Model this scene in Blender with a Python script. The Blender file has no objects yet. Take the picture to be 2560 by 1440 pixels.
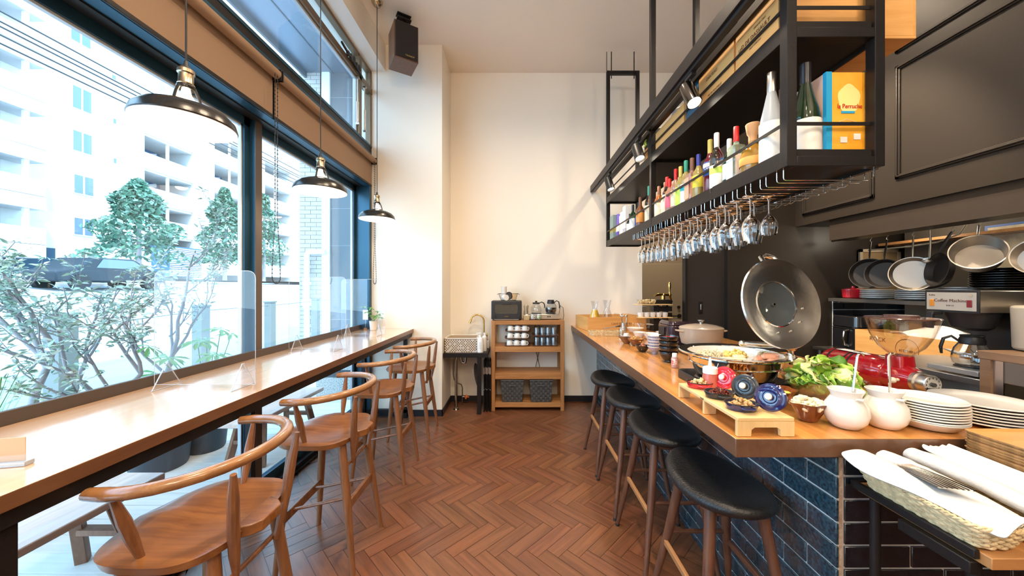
import bpy, math, random
from mathutils import Vector, Matrix, Euler
S = bpy.context.scene
COL = S.collection
PI = math.pi
def R(d): return math.radians(d)

# ---------------------------------------------------------------- camera, world, exposure
F = 870.0                      # focal length in pixels of the 2560 px wide frame
cam_d = bpy.data.cameras.new('camera'); cam = bpy.data.objects.new('camera', cam_d); COL.objects.link(cam)
cam_d.sensor_width = 36; cam_d.lens = F * 36 / 2560
cam.location = (0, 0, 1.5); cam.rotation_euler = (R(90), 0, 0)
cam_d.shift_x = -10 / 2560; cam_d.shift_y = -2 / 2560
cam_d.clip_start = 0.05; cam_d.clip_end = 400
S.camera = cam
S.view_settings.view_transform = 'Standard'; S.view_settings.look = 'None'
S.view_settings.exposure = 0.42; S.view_settings.gamma = 1.0; S.view_settings.use_curve_mapping = False
S.cycles.max_bounces = 10; S.cycles.diffuse_bounces = 5; S.cycles.glossy_bounces = 5
S.cycles.transmission_bounces = 10; S.cycles.transparent_max_bounces = 24
S.cycles.caustics_reflective = False; S.cycles.caustics_refractive = False
S.cycles.sample_clamp_indirect = 6.0
S.cycles.use_denoising = True

w = bpy.data.worlds.new('sky'); S.world = w; w.use_nodes = True
nt = w.node_tree; bg = nt.nodes['Background']
tc = nt.nodes.new('ShaderNodeTexCoord'); sp = nt.nodes.new('ShaderNodeSeparateXYZ')
cr = nt.nodes.new('ShaderNodeValToRGB')
nt.links.new(tc.outputs['Generated'], sp.inputs[0]); nt.links.new(sp.outputs['Z'], cr.inputs[0])
cr.color_ramp.elements[0].color = (0.56, 0.82, 1.0, 1); cr.color_ramp.elements[0].position = 0.0
cr.color_ramp.elements[1].color = (0.30, 0.64, 1.0, 1); cr.color_ramp.elements[1].position = 0.8
nt.links.new(cr.outputs[0], bg.inputs[0]); bg.inputs[1].default_value = 5.6

def light(kind, name, loc, energy, color, **kw):
    d = bpy.data.lights.new(name, kind); d.energy = energy; d.color = color
    o = bpy.data.objects.new(name, d); COL.objects.link(o); o.location = loc
    to = kw.pop('to', None)
    for k, v in kw.items(): setattr(d, k, v)
    if to is not None:
        o.rotation_euler = (Vector(to) - Vector(loc)).to_track_quat('-Z', 'Y').to_euler()
    return o
light('SUN', 'sun', (-20, 0, 30), 4.5, (1.0, 0.97, 0.92), angle=R(3), to=(-34, 14, 0))
WARM = (1.0, 0.80, 0.58)
# recessed ceiling downlights over the aisle, the bar and the kitchen
for x, y in ((-0.4, -1.6), (1.2, -1.6), (-0.4, 0.5), (1.6, 0.45), (0.15, 1.5), (0.15, 2.9), (2.1, 2.0), (2.1, 3.3)):
    light('SPOT', 'downlight_and_fill_bulb', (x, y, 4.28), 32 if (x, y) == (1.6, 0.45) else 125, WARM, spot_size=R(150), spot_blend=1.0, shadow_soft_size=0.07, to=(x, y, 0))
for x, y in ((3.3, 2.2), (3.4, 3.2), (3.0, 1.3)):   # kitchen strip lamps under the hood
    light('POINT', 'kitchen_bulb', (x + .25 if x > 3.2 else 3.55, y, 2.08), 6, (1.0, 0.86, 0.66), shadow_soft_size=0.12)

light('SPOT', 'downlight_and_fill_bulb', (1.75, 2.9, 4.28), 620, WARM, spot_size=R(46), spot_blend=.6, shadow_soft_size=.05, to=(3.35, 2.8, 1.25))  # added spot, aimed to brighten the plates on the kitchen shelf
light('SPOT', 'passage_fill', (2.5, 5.6, 3.6), 110, WARM, spot_size=R(140), spot_blend=1.0, shadow_soft_size=0.1, to=(2.6, 6.2, 0))  # added fill so the passage and its door are not black
for x, y in ((0.0, -1.3), (1.9, -1.1)):     # added unseen fill behind the camera, brightens ceiling and back wall
    light('POINT', 'unseen_fill', (x, y, 3.35), 62, (1.0, .84, .66), shadow_soft_size=.16)
# ---------------------------------------------------------------- helpers
def at(px, py, z):             # a point of the photograph at height z
    Y = F * (1.5 - z) / (py - 718.0)
    return Vector(((px - 1290.0) * Y / F, Y, z))

class G:
    """collects shapes into one mesh"""
    def __init__(s): s.v = []; s.f = []; s.mi = []; s.m = 0; s.X = Matrix.Identity(4)
    def add(s, vs, fs):
        b = len(s.v); s.v += [tuple(s.X @ Vector(q)) for q in vs]
        s.f += [tuple(i + b for i in f) for f in fs]; s.mi += [s.m] * len(fs); return s
    def box(s, x0, x1, y0, y1, z0, z1):
        return s.add([(x0,y0,z0),(x1,y0,z0),(x1,y1,z0),(x0,y1,z0),(x0,y0,z1),(x1,y0,z1),(x1,y1,z1),(x0,y1,z1)],
            [(0,3,2,1),(4,5,6,7),(0,1,5,4),(1,2,6,5),(2,3,7,6),(3,0,4,7)])
    def bar(s, p, q, w, h=None, up=(0,0,1)):       # rectangular bar from p to q
        p = Vector(p); q = Vector(q); h = h or w; d = (q - p).normalized(); u = Vector(up)
        a = d.cross(u)
        if a.length < 1e-4: a = d.cross(Vector((1, 0, 0)))
        a.normalize(); b = a.cross(d).normalized(); a = a * (w / 2); b = b * (h / 2)
        vs = [p-a-b, p+a-b, p+a+b, p-a+b, q-a-b, q+a-b, q+a+b, q-a+b]
        return s.add(vs, [(0,1,2,3),(7,6,5,4),(0,4,5,1),(1,5,6,2),(2,6,7,3),(3,7,4,0)])
    def tube(s, pts, r, n=8, closed=False, flat=1.0, cap=True):
        P = [Vector(p) for p in pts]; k = len(P); rr = r if isinstance(r, (list, tuple)) else [r] * k
        T = []
        for i in range(k):
            a = P[i - 1] if (i or closed) else P[0]; b = P[(i + 1) % k] if (i < k - 1 or closed) else P[-1]
            T.append((b - a).normalized())
        u = T[0].cross(Vector((0, 0, 1)))
        if u.length < .02: u = Vector((1, 0, 0))
        u.normalize(); vs = []
        for i in range(k):
            u = (u - T[i] * u.dot(T[i])); u.normalize(); w_ = T[i].cross(u)
            for j in range(n):
                t = 2 * PI * j / n
                vs.append(P[i] + (u * math.cos(t) + w_ * math.sin(t) * flat) * rr[i])
        fs = []
        for i in range(k if closed else k - 1):
            for j in range(n):
                a = i * n + j; b = i * n + (j + 1) % n; i2 = (i + 1) % k
                fs.append((a, b, i2 * n + (j + 1) % n, i2 * n + j))
        if cap and not closed: fs += [tuple(reversed(range(n))), tuple(range((k - 1) * n, k * n))]
        return s.add(vs, fs)
    def cyl(s, p, q, r0, r1=None, n=20): return s.tube([p, q], [r0, r0 if r1 is None else r1], n)
    def lathe(s, prof, n=32, c=(0, 0, 0), sx=1.0, sy=1.0, fn=None):
        vs = []; rings = []; fs = []
        for r, z in prof:
            if r < 1e-6: rings.append([len(vs)]); vs.append((c[0], c[1], c[2] + z)); continue
            row = []
            for j in range(n):
                t = 2 * PI * j / n; k = fn(t, r, z) if fn else 1.0
                row.append(len(vs)); vs.append((c[0] + r * k * math.cos(t) * sx, c[1] + r * k * math.sin(t) * sy, c[2] + z))
            rings.append(row)
        for A, B in zip(rings, rings[1:]):
            for j in range(n):
                j2 = (j + 1) % n
                if len(A) == 1 and len(B) == 1: continue
                if len(A) == 1: fs.append((A[0], B[j2], B[j]))
                elif len(B) == 1: fs.append((A[j], A[j2], B[0]))
                else: fs.append((A[j], A[j2], B[j2], B[j]))
        return s.add(vs, fs)
    def ball(s, c, r, n=16, m=10, sc=(1, 1, 1), fn=None):
        prof = [(r * math.sin(PI * i / m), -r * math.cos(PI * i / m)) for i in range(m + 1)]
        X = s.X; s.X = X @ Matrix.Translation(c) @ Matrix.Diagonal((*sc, 1)); s.lathe(prof, n, fn=fn); s.X = X; return s
    def prism(s, poly, z0, z1, top=1.0):
        n = len(poly); cx = sum(p[0] for p in poly) / n; cy = sum(p[1] for p in poly) / n
        vs = [(x, y, z0) for x, y in poly] + [(cx + (x - cx) * top, cy + (y - cy) * top, z1) for x, y in poly]
        return s.add(vs, [tuple(reversed(range(n))), tuple(range(n, 2 * n))] + [(i, (i + 1) % n, n + (i + 1) % n, n + i) for i in range(n)])
    def quad(s, a, b, c, d): return s.add([a, b, c, d], [(0, 1, 2, 3)])
    def build(s, name, mats, parent=None, smooth=True, bevel=0, sub=0, seg=2, loc=None, angle=35, attr=None):
        me = bpy.data.meshes.new(name); me.from_pydata(s.v, [], s.f)
        for m_ in (mats if isinstance(mats, (list, tuple)) else [mats]): me.materials.append(m_)
        me.polygons.foreach_set('material_index', s.mi)
        if attr:
            ca = me.color_attributes.new('Col', 'FLOAT_COLOR', 'CORNER'); k = 0
            for pi, p in enumerate(me.polygons):
                c = attr[pi]
                for _ in range(p.loop_total): ca.data[k].color = (*c, 1); k += 1
        me.polygons.foreach_set('use_smooth', [smooth] * len(me.polygons))
        if smooth and not sub: me.set_sharp_from_angle(angle=R(angle))
        me.update(); o = bpy.data.objects.new(name, me); COL.objects.link(o)
        if parent: o.parent = parent
        if loc: o.location = loc
        if bevel:
            b = o.modifiers.new('b', 'BEVEL'); b.width = bevel; b.segments = seg; b.limit_method = 'ANGLE'; b.angle_limit = R(40)
            if not smooth: me.polygons.foreach_set('use_smooth', [True] * len(me.polygons)); me.set_sharp_from_angle(angle=R(35))
        if sub: d = o.modifiers.new('s', 'SUBSURF'); d.levels = sub; d.render_levels = sub
        return o
def rotm(rx=0, ry=0, rz=0, loc=(0, 0, 0)): return Matrix.Translation(loc) @ Euler((R(rx), R(ry), R(rz))).to_matrix().to_4x4()

def tag(o, label, cat, group=None, kind=None):
    o['label'] = label; o['category'] = cat
    if group: o['group'] = group
    if kind: o['kind'] = kind
    return o
def struct(o, label=None):
    o['kind'] = 'structure'
    if label: o['label'] = label
    return o
def T(name, label, cat, loc=(0, 0, 0), rz=0, group=None):
    o = bpy.data.objects.new(name, None); COL.objects.link(o); o.location = loc; o.rotation_euler = (0, 0, R(rz))
    o.empty_display_size = .05
    return tag(o, label, cat, group)
def kids(o): return list(o.children)
def dup(o, label=None, loc=None, rz=None, scale=None, parent=None, mats=None):
    c = o.copy(); COL.objects.link(c)
    if label: c['label'] = label
    if loc is not None: c.location = loc
    if rz is not None: c.rotation_euler = (0, 0, R(rz))
    if scale is not None: c.scale = (scale,) * 3 if isinstance(scale, (int, float)) else scale
    if parent: c.parent = parent
    for k in kids(o):
        if k is c: continue
        dup(k, parent=c)
    return c

# ---------------------------------------------------------------- materials
_mc = {}
def mat(name, col=(.5, .5, .5), rough=.5, metal=0.0, trans=0.0, ior=1.45, em=None, ems=0, coat=0, bump=0, bs=40, var=0, vs=6, spec=.5, sss=0, col2=None, stretch=None, alpha=1):
    if name in _mc: return _mc[name]
    m = bpy.data.materials.new(name); m.use_nodes = True; nt = m.node_tree; b = nt.nodes['Principled BSDF']
    b.inputs['Base Color'].default_value = (*col, 1); b.inputs['Roughness'].default_value = rough
    b.inputs['Metallic'].default_value = metal; b.inputs['Transmission Weight'].default_value = trans; b.inputs['IOR'].default_value = ior
    b.inputs['Coat Weight'].default_value = coat; b.inputs['Coat Roughness'].default_value = .08
    b.inputs['Specular IOR Level'].default_value = spec; b.inputs['Alpha'].default_value = alpha
    if em: b.inputs['Emission Color'].default_value = (*em, 1); b.inputs['Emission Strength'].default_value = ems
    if bump or var:
        tc = nt.nodes.new('ShaderNodeTexCoord'); mp = nt.nodes.new('ShaderNodeMapping')
        nt.links.new(tc.outputs['Object'], mp.inputs[0])
        if stretch: mp.inputs['Scale'].default_value = stretch
    if var:
        nz = nt.nodes.new('ShaderNodeTexNoise'); nz.inputs['Scale'].default_value = vs; nz.inputs['Detail'].default_value = 5
        rp = nt.nodes.new('ShaderNodeValToRGB'); c2 = col2 or tuple(c * (1 - var) for c in col)
        rp.color_ramp.elements[0].position = .35; rp.color_ramp.elements[1].position = .65
        rp.color_ramp.elements[0].color = (*c2, 1); rp.color_ramp.elements[1].color = (*col, 1)
        nt.links.new(mp.outputs[0], nz.inputs[0]); nt.links.new(nz.outputs[0], rp.inputs[0]); nt.links.new(rp.outputs[0], b.inputs['Base Color'])
    if bump:
        nz = nt.nodes.new('ShaderNodeTexNoise'); nz.inputs['Scale'].default_value = bs; nz.inputs['Detail'].default_value = 4
        bp = nt.nodes.new('ShaderNodeBump'); bp.inputs['Strength'].default_value = bump; bp.inputs['Distance'].default_value = .01
        nt.links.new(mp.outputs[0], nz.inputs[0]); nt.links.new(nz.outputs[0], bp.inputs['Height']); nt.links.new(bp.outputs[0], b.inputs['Normal'])
    _mc[name] = m; return m
def wood(name, c1, c2, axis='X', scale=1.0, rough=.4, coat=0.0, plank=None, bump=.15, attr=False):
    """grain stretched along axis; plank=(axis, width) adds strips of slightly different tone"""
    if name in _mc: return _mc[name]
    m = bpy.data.materials.new(name); m.use_nodes = True; nt = m.node_tree; N = nt.nodes; L = nt.links; b = N['Principled BSDF']
    tc = N.new('ShaderNodeTexCoord'); mp = N.new('ShaderNodeMapping'); L.new(tc.outputs['UV' if attr else 'Object'], mp.inputs[0])
    sc = {'X': (1.5, 22, 22), 'Y': (22, 1.5, 22), 'Z': (22, 22, 1.5)}[axis]
    mp.inputs['Scale'].default_value = tuple(k * scale for k in sc)
    n1 = N.new('ShaderNodeTexNoise'); n1.inputs['Scale'].default_value = 1.6; n1.inputs['Detail'].default_value = 6; n1.inputs['Roughness'].default_value = .65
    n1.inputs['Distortion'].default_value = .6
    rp = N.new('ShaderNodeValToRGB'); rp.color_ramp.elements[0].position = .3; rp.color_ramp.elements[1].position = .72
    rp.color_ramp.elements[0].color = (*c2, 1); rp.color_ramp.elements[1].color = (*c1, 1)
    L.new(mp.outputs[0], n1.inputs[0]); L.new(n1.outputs[0], rp.inputs[0]); out = rp.outputs[0]
    if plank:
        ax, wd = plank; s2 = N.new('ShaderNodeSeparateXYZ'); L.new(tc.outputs['Object'], s2.inputs[0])
        d = N.new('ShaderNodeMath'); d.operation = 'DIVIDE'; L.new(s2.outputs[ax], d.inputs[0]); d.inputs[1].default_value = wd
        fl = N.new('ShaderNodeMath'); fl.operation = 'FLOOR'; L.new(d.outputs[0], fl.inputs[0])
        wn = N.new('ShaderNodeTexWhiteNoise'); wn.noise_dimensions = '1D'; L.new(fl.outputs[0], wn.inputs['W'])
        mx = N.new('ShaderNodeHueSaturation'); mr = N.new('ShaderNodeMapRange'); L.new(wn.outputs['Value'], mr.inputs[0])
        mr.inputs['To Min'].default_value = .82; mr.inputs['To Max'].default_value = 1.12
        L.new(mr.outputs[0], mx.inputs['Value']); L.new(out, mx.inputs['Color']); out = mx.outputs[0]
    if attr:
        va = N.new('ShaderNodeVertexColor'); va.layer_name = 'Col'; mm = N.new('ShaderNodeMix'); mm.data_type = 'RGBA'; mm.blend_type = 'MULTIPLY'
        mm.inputs['Factor'].default_value = 1; L.new(out, mm.inputs['A']); L.new(va.outputs[0], mm.inputs['B']); out = mm.outputs['Result']
    L.new(out, b.inputs['Base Color']); b.inputs['Roughness'].default_value = rough; b.inputs['Coat Weight'].default_value = coat
    b.inputs['Coat Roughness'].default_value = .12
    bp = N.new('ShaderNodeBump'); bp.inputs['Strength'].default_value = bump; bp.inputs['Distance'].default_value = .004
    L.new(n1.outputs[0], bp.inputs['Height']); L.new(bp.outputs[0], b.inputs['Normal'])
    _mc[name] = m; return m
def pane(name, tint=(1, 1, 1), base=.04, rough=0.0):     # thin clear sheet: lets light straight through, reflects at grazing angles
    if name in _mc: return _mc[name]
    m = bpy.data.materials.new(name); m.use_nodes = True; nt = m.node_tree; N = nt.nodes; L = nt.links; N.remove(N['Principled BSDF'])
    o = N['Material Output']; t = N.new('ShaderNodeBsdfTransparent'); t.inputs[0].default_value = (*tint, 1)
    g = N.new('ShaderNodeBsdfGlossy'); g.inputs['Roughness'].default_value = rough; g.inputs[0].default_value = (1, 1, 1, 1)
    lw = N.new('ShaderNodeLayerWeight'); lw.inputs[0].default_value = .5; pw = N.new('ShaderNodeMath'); pw.operation = 'POWER'
    pw.inputs[1].default_value = 5; L.new(lw.outputs['Facing'], pw.inputs[0]); ad = N.new('ShaderNodeMath'); ad.operation = 'MULTIPLY_ADD'
    ad.inputs[1].default_value = .7; ad.inputs[2].default_value = base; L.new(pw.outputs[0], ad.inputs[0])
    mx = N.new('ShaderNodeMixShader'); L.new(ad.outputs[0], mx.inputs[0]); L.new(t.outputs[0], mx.inputs[1]); L.new(g.outputs[0], mx.inputs[2]); L.new(mx.outputs[0], o.inputs[0])
    _mc[name] = m; return m

PLASTER = mat('cream_plaster', (.88, .82, .72), .85, bump=.05, bs=60)
CEIL = mat('ceiling_paint', (.88, .80, .70), .9, bump=.05, bs=90)
BLK = mat('black_steel', (.011, .009, .009), .42, spec=.35, bump=.08, bs=60)
BLKG = mat('black_gloss', (.012, .012, .014), .12, coat=.5)
BLKP = mat('black_plastic', (.018, .018, .02), .4)
DARKW = mat('dark_brown_paint', (.026, .021, .017), .38, spec=.4, bump=.04, bs=120)
ALU = mat('daylight_tinted_frame', (.028, .085, .135), .35, metal=.6)  # blue of reflected daylight is tinted into the dark metal
ALUL = mat('pale_gasket', (.55, .58, .60), .5)
STEEL = mat('brushed_steel', (.62, .60, .57), .28, metal=1, bump=.05, bs=30, stretch=(1, 30, 1))
CHROME = mat('chrome', (.80, .79, .77), .07, metal=1)
BRASS = mat('polished_brass', (.78, .52, .16), .16, metal=1)
GLASSM = pane('thin_clear_glass', (.965, .975, .98), .07)
GLASSR = mat('clear_glass', (1, 1, 1), .0, trans=1, ior=1.45)
WHITEC = mat('white_china', (.78, .76, .72), .14, coat=.4)
WHITEP = mat('white_plastic', (.85, .84, .82), .4)
CLOTH = mat('white_cloth', (.62, .61, .59), .9, bump=.25, bs=140)
PAPER = mat('white_paper', (.84, .82, .78), .8)
RUB = mat('black_rubber', (.02, .02, .02), .7)

def font(txt, size, mat_, parent, loc, rot, ext=.0004, name='lettering', align='CENTER', sx=1.0):
    c = bpy.data.curves.new(name, 'FONT'); c.body = txt; c.size = size; c.extrude = ext; c.align_x = align; c.align_y = 'CENTER'
    c.resolution_u = 3; tmp = bpy.data.objects.new('t', c); COL.objects.link(tmp); bpy.context.view_layer.update()
    me = bpy.data.meshes.new_from_object(tmp.evaluated_get(bpy.context.evaluated_depsgraph_get())); me.name = name
    bpy.data.objects.remove(tmp); me.materials.clear(); me.materials.append(mat_); o = bpy.data.objects.new(name, me); COL.objects.link(o); o.parent = parent; o.location = loc
    o.rotation_euler = rot if isinstance(rot, Euler) else tuple(R(a) for a in rot); o.scale = (sx, 1, 1); return o
def arc(c, r, a0, a1, n, plane='XY', ry=None):
    out = []; ry = ry or r
    for i in range(n + 1):
        a = R(a0 + (a1 - a0) * i / n); u = r * math.cos(a); v = ry * math.sin(a)
        out.append((c[0] + u, c[1] + v, c[2]) if plane == 'XY' else (c[0] + u, c[1], c[2] + v) if plane == 'XZ' else (c[0], c[1] + u, c[2] + v))
    return out
def resample(P, n):
    L_ = [0]; m = len(P)
    for i in range(m): L_.append(L_[-1] + math.dist(P[i], P[(i + 1) % m]))
    out = []; k = 0
    for j in range(n):
        d = L_[-1] * j / n
        while L_[k + 1] < d: k += 1
        f = (d - L_[k]) / max(1e-9, L_[k + 1] - L_[k]); a, b = P[k % m], P[(k + 1) % m]; out.append((a[0] + (b[0] - a[0]) * f, a[1] + (b[1] - a[1]) * f))
    return out
def rrect(x0, x1, y0, y1, r, n=5):
    P = []
    for cx, cy, a in ((x1 - r, y1 - r, 0), (x0 + r, y1 - r, 90), (x0 + r, y0 + r, 180), (x1 - r, y0 + r, 270)):
        for i in range(n + 1):
            t = R(a + 90 * i / n); P.append((cx + r * math.cos(t), cy + r * math.sin(t)))
    return P
# ================================================================ ROOM SHELL
H = 4.32
FLW = wood('herringbone_wood', (.245, .095, .042), (.115, .043, .020), 'X', .55, rough=.33, coat=.12, bump=.12, attr=True)
def herringbone():
    g = G(); cols = []; uvs = []; k = 4; W = .0822; rnd = random.Random(4)
    x0, x1, y0, y1 = -1.80, 1.35, -1.0, 4.60; gap = .0016
    def emit(u, v, du, dv, along):
        a = []
        for (p, q) in ((u*W+gap, v*W+gap), ((u+du)*W-gap, v*W+gap), ((u+du)*W-gap, (v+dv)*W-gap), (u*W+gap, (v+dv)*W-gap)):
            X = (p + q) / math.sqrt(2); Y = (q - p) / math.sqrt(2) + 1.0
            a.append((X, Y, 0.0))
        if max(p[0] for p in a) < x0 or min(p[0] for p in a) > x1 or max(p[1] for p in a) < y0 or min(p[1] for p in a) > y1: return
        a = [(max(p[0], x0 - .02), min(max(p[1], y0), 4.59), 0) for p in a]
        g.quad(*a); t = rnd.uniform(.86, 1.14); cols.append((t, t * rnd.uniform(.93, 1.04), t * rnd.uniform(.9, 1.05)))
        o = rnd.uniform(0, 40); L_ = k * W
        uvs.append([(o, o), (o + L_, o), (o + L_, o + W), (o, o + W)] if along else [(o, o + W), (o, o), (o + L_, o), (o + L_, o + W)])
    for j in range(-90, 90):
        for i in range(-14, 14):
            emit(j + 2*k*i, j, k, 1, True); emit(j - 1 + 2*k*i, j, 1, k, False)
    n = len(g.f); cols += [(.35, .32, .3)]; g.quad((x0 - .1, -3.2, -.0012), (5.2, -3.2, -.0012), (5.2, 7.0, -.0012), (x0 - .1, 7.0, -.0012)); uvs.append([(0, 0)] * 4)
    o = g.build('floor', FLW, smooth=False, attr=cols)
    uv = o.data.uv_layers.new(name='UVMap'); q = 0
    for u in uvs:
        for c in u: uv.data[q].uv = c; q += 1
    return o
struct(herringbone())
struct(G().box(-2.0, 5.2, -3.2, 7.0, -.08, -.004).build('floor_slab', mat('floor_core', (.05, .03, .02), .8), smooth=False))
struct(G().box(-1.9, 5.2, -3.2, 7.0, H, H + .1).build('ceiling', CEIL, smooth=False))
# back wall with the passage opening at its right end
g = G(); g.box(-1.5, 1.66, 4.58, 4.70, 0, H); g.box(1.66, 2.25, 4.58, 4.70, 2.32, H); g.box(2.25, 5.0, 4.58, 4.70, 0, H)
struct(g.build('wall_back', PLASTER, smooth=False))
struct(G().box(-2.0, 5.2, -3.3, -3.2, 0, H).build('wall_behind_camera', PLASTER, smooth=False))
struct(G().box(5.0, 5.1, -3.2, 7.0, 0, H).build('wall_right', DARKW, smooth=False))
# white pier between the window and the wash basin
struct(G().box(-1.90, -.861, 4.05, 4.62, 0, H).build('wall_left_pier', PLASTER, smooth=False))
struct(G().box(-1.90, -1.516, -3.2, 4.05, 4.01, H).build('wall_left_beam', PLASTER, smooth=False))
g = G(); g.box(-2.05, -1.68, -3.2, -.9, 0, H)
struct(g.build('wall_left', PLASTER, smooth=False))
BB = mat('dark_skirting', (.014, .014, .018), .4)
struct(G().box(-.861, 1.06, 4.568, 4.582, 0, .075).build('baseboard_back', BB, smooth=False))
g = G(); g.box(-1.70, -.852, 4.040, 4.052, 0, .075); g.box(-.862, -.850, 4.04, 4.57, 0, .075)
struct(g.build('baseboard_left', BB, smooth=False))
# passage behind: beige door, header, dark sliding door
BEIGE = mat('beige_door_paint', (.36, .31, .24), .5)
struct(G().box(1.2, 5.0, 6.52, 6.62, 0, H).build('wall_passage', mat('beige_wall', (.30, .25, .19), .7), smooth=False))
struct(G().box(1.54, 1.66, 4.70, 6.52, 0, H).build('wall_passage_left', PLASTER, smooth=False))
d = struct(G().box(2.33, 3.17, 6.47, 6.515, 0, 1.935).build('door_1', BEIGE, smooth=False, bevel=.004), 'beige service door at the end of the passage')
g = G(); g.cyl((3.03, 6.47, .97), (3.03, 6.44, .97), .035); g.cyl((3.03, 6.44, .97), (3.03, 6.40, .97), .012); g.tube([(3.03, 6.40, .97), (2.98, 6.40, .97), (2.86, 6.405, .97)], .010, 10)
g.build('lever_handle', mat('dark_metal', (.06, .055, .05), .3, metal=.9), d)
g = G(); g.cyl((3.02, 6.47, 1.13), (3.02, 6.445, 1.13), .028); g.build('lock', mat('dark_metal'), d)
# dark walls beside the passage
struct(G().box(2.25, 2.40, 3.80, 4.57, 0, H).build('wall_dark_return', DARKW, smooth=False))
g = G(); g.box(2.25, 3.34, 3.70, 3.80, 0, H); g.box(3.34, 5.0, 3.70, 3.80, 0, H)
struct(g.build('wall_dark_kitchen', DARKW, smooth=False))
d = struct(G().box(1.845, 2.30, 3.76, 3.80, 0, 2.35).build('door_2', mat('near_black_door', (.030, .026, .024), .4), smooth=False, bevel=.003), 'near-black flush door left of the kitchen wall')
g = G(); g.box(1.975, 2.015, 3.752, 3.762, 1.215, 1.345); g.m = 1; g.box(1.988, 2.002, 3.748, 3.754, 1.255, 1.315)
g.build('recessed_pull', [BLK, STEEL], d, smooth=False, bevel=.002)
struct(G().box(1.82, 1.845, 3.74, 3.81, 0, 2.36).build('door_jamb', BLK, smooth=False))
# bulkhead over the kitchen pass: panelled, with a lower fascia
XB = 2.97
g = G(); g.box(XB, 4.9, -3.0, 3.70, 2.14, H)
struct(g.build('wall_bulkhead', DARKW, smooth=False))
struct(G().box(XB + .03, 3.2, -3.0, 3.33, 1.945, 2.14).build('trim_1', mat('dark_fascia', (.040, .032, .026), .34), smooth=False), 'dark glossy fascia under the panelled bulkhead')
def moulding(y0, y1, z0, z1, i):
    g = G()
    for off, wd, dp in ((0, .035, .012), (.012, .012, .022)):
        a, b, c, d = y0 + off, y1 - off, z0 + off, z1 - off
        x = XB
        for (p0, p1, q0, q1) in ((a, b, c, c + wd), (a, b, d - wd, d), (a, a + wd, c, d), (b - wd, b, c, d)):
            g.box(x - dp, x + .001, p0, p1, q0, q1)
    struct(g.build('trim_%d' % i, DARKW, smooth=False, bevel=.003), 'raised rectangular moulding on the dark bulkhead')
moulding(1.30, 2.72, 2.34, 3.22, 2); moulding(1.30, 2.72, 3.32, 4.22, 3); moulding(2.88, 3.60, 2.24, 3.05, 4); moulding(-.6, 1.16, 2.34, 3.22, 5); moulding(-.6, 1.16, 3.32, 4.22, 6); moulding(2.88, 3.60, 3.2, 4.22, 7)
# ---------------------------------------------------------------- window wall
# lower windows: header, floor track, jamb, mullion, panes, gaskets
g = G(); g.box(-1.90, -1.68, -.9, 4.05, 2.66, 3.06); g.m = 1
g.box(-1.822, -1.755, -.9, 3.99, 2.652, 2.661)
f1 = struct(g.build('window_1', [ALU, BLK], smooth=False), 'tall shopfront window wall')
g = G(); g.box(-1.93, -1.78, -.9, 4.05, .0, .055); g.box(-1.86, -1.76, -.9, 4.05, -.01, .022); g.build('floor_track', [BLK], f1, smooth=False, bevel=.003)
g = G(); g.box(-1.90, -1.68, 3.99, 4.052, 0, 2.66); g.build('end_jamb', ALU, f1, smooth=False, bevel=.002)
g = G(); g.box(-1.905, -1.80, 2.40, 2.46, 0, 2.66); g.m = 1; g.box(-1.80, -1.795, 2.40, 2.46, 0, 2.66); g.build('mullion', [ALU, mat('brown_frame', (.085, .06, .045), .4)], f1, smooth=False)
for y0, y1 in ((-.9, 2.40), (2.46, 3.99)):
    fr = G()
    fr.box(-1.875, -1.835, y0, y1, 2.60, 2.66); fr.box(-1.875, -1.835, y0, y1, .05, .12)
    fr.box(-1.875, -1.835, y1 - .05, y1, .05, 2.66)
    if y0 > 0: fr.box(-1.875, -1.835, y0, y0 + .035, .05, 2.66)
    fr.m = 1; fr.box(-1.870, -1.848, y1 - .062, y1 - .05, .12, 2.60); fr.box(-1.870, -1.848, y0, y1 - .05, 2.588, 2.60)
    fr.build('sash', [ALU, ALUL], f1, smooth=False)
    G().box(-1.861, -1.853, y0, y1 - .05, .12, 2.60).build('pane', pane('window_glass', (.97, .985, 1.0), .03), f1, smooth=False)
# upper windows
UB = mat('bronze_frame', (.20, .13, .075), .35, metal=.5)
g = G(); g.box(-1.74, -1.68, -.9, 4.05, 3.06, 3.115); g.m = 1; g.box(-1.74, -1.675, -.9, 4.05, 3.115, 3.14)
g.m = 2; g.box(-1.74, -1.68, -.9, 4.05, 3.975, 4.012); g.box(-1.74, -1.672, -.9, 4.05, 3.735, 3.80)
g.box(-1.74, -1.672, 3.72, 3.775, 3.14, 4.0); g.box(-1.74, -1.68, 4.02, 4.052, 3.14, 4.0)
f2 = struct(g.build('window_2', [BLK, ALU, UB], smooth=False, bevel=.002), 'upper bronze-framed window over the blinds')
for y0, y1, z0, z1 in ((-.9, 3.72, 3.14, 3.735), (3.775, 4.02, 3.14, 3.735), (-.9, 4.02, 3.80, 3.975)):
    G().box(-1.722, -1.716, y0, y1, z0, z1).build('pane', pane('upper_glass', (.93, .965, 1.0), .05), f2, smooth=False)
g = G(); g.box(-1.728, -1.70, 3.695, 3.72, 3.14, 3.735); g.box(-1.728, -1.70, -.9, 3.72, 3.715, 3.735); g.build('gasket', ALUL, f2, smooth=False)
for y in (3.66, 3.83):
    g = G(); g.cyl((-1.665, y, 3.22), (-1.665, y, 3.70), .008); g.cyl((-1.665, y, 3.22), (-1.665, y, 3.45), .013); g.bar((-1.68, y, 3.70), (-1.65, y, 3.70), .02); g.bar((-1.68, y, 3.22), (-1.65, y, 3.22), .02)
    g.build('gas_stay', STEEL, f2)
g = G()
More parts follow.
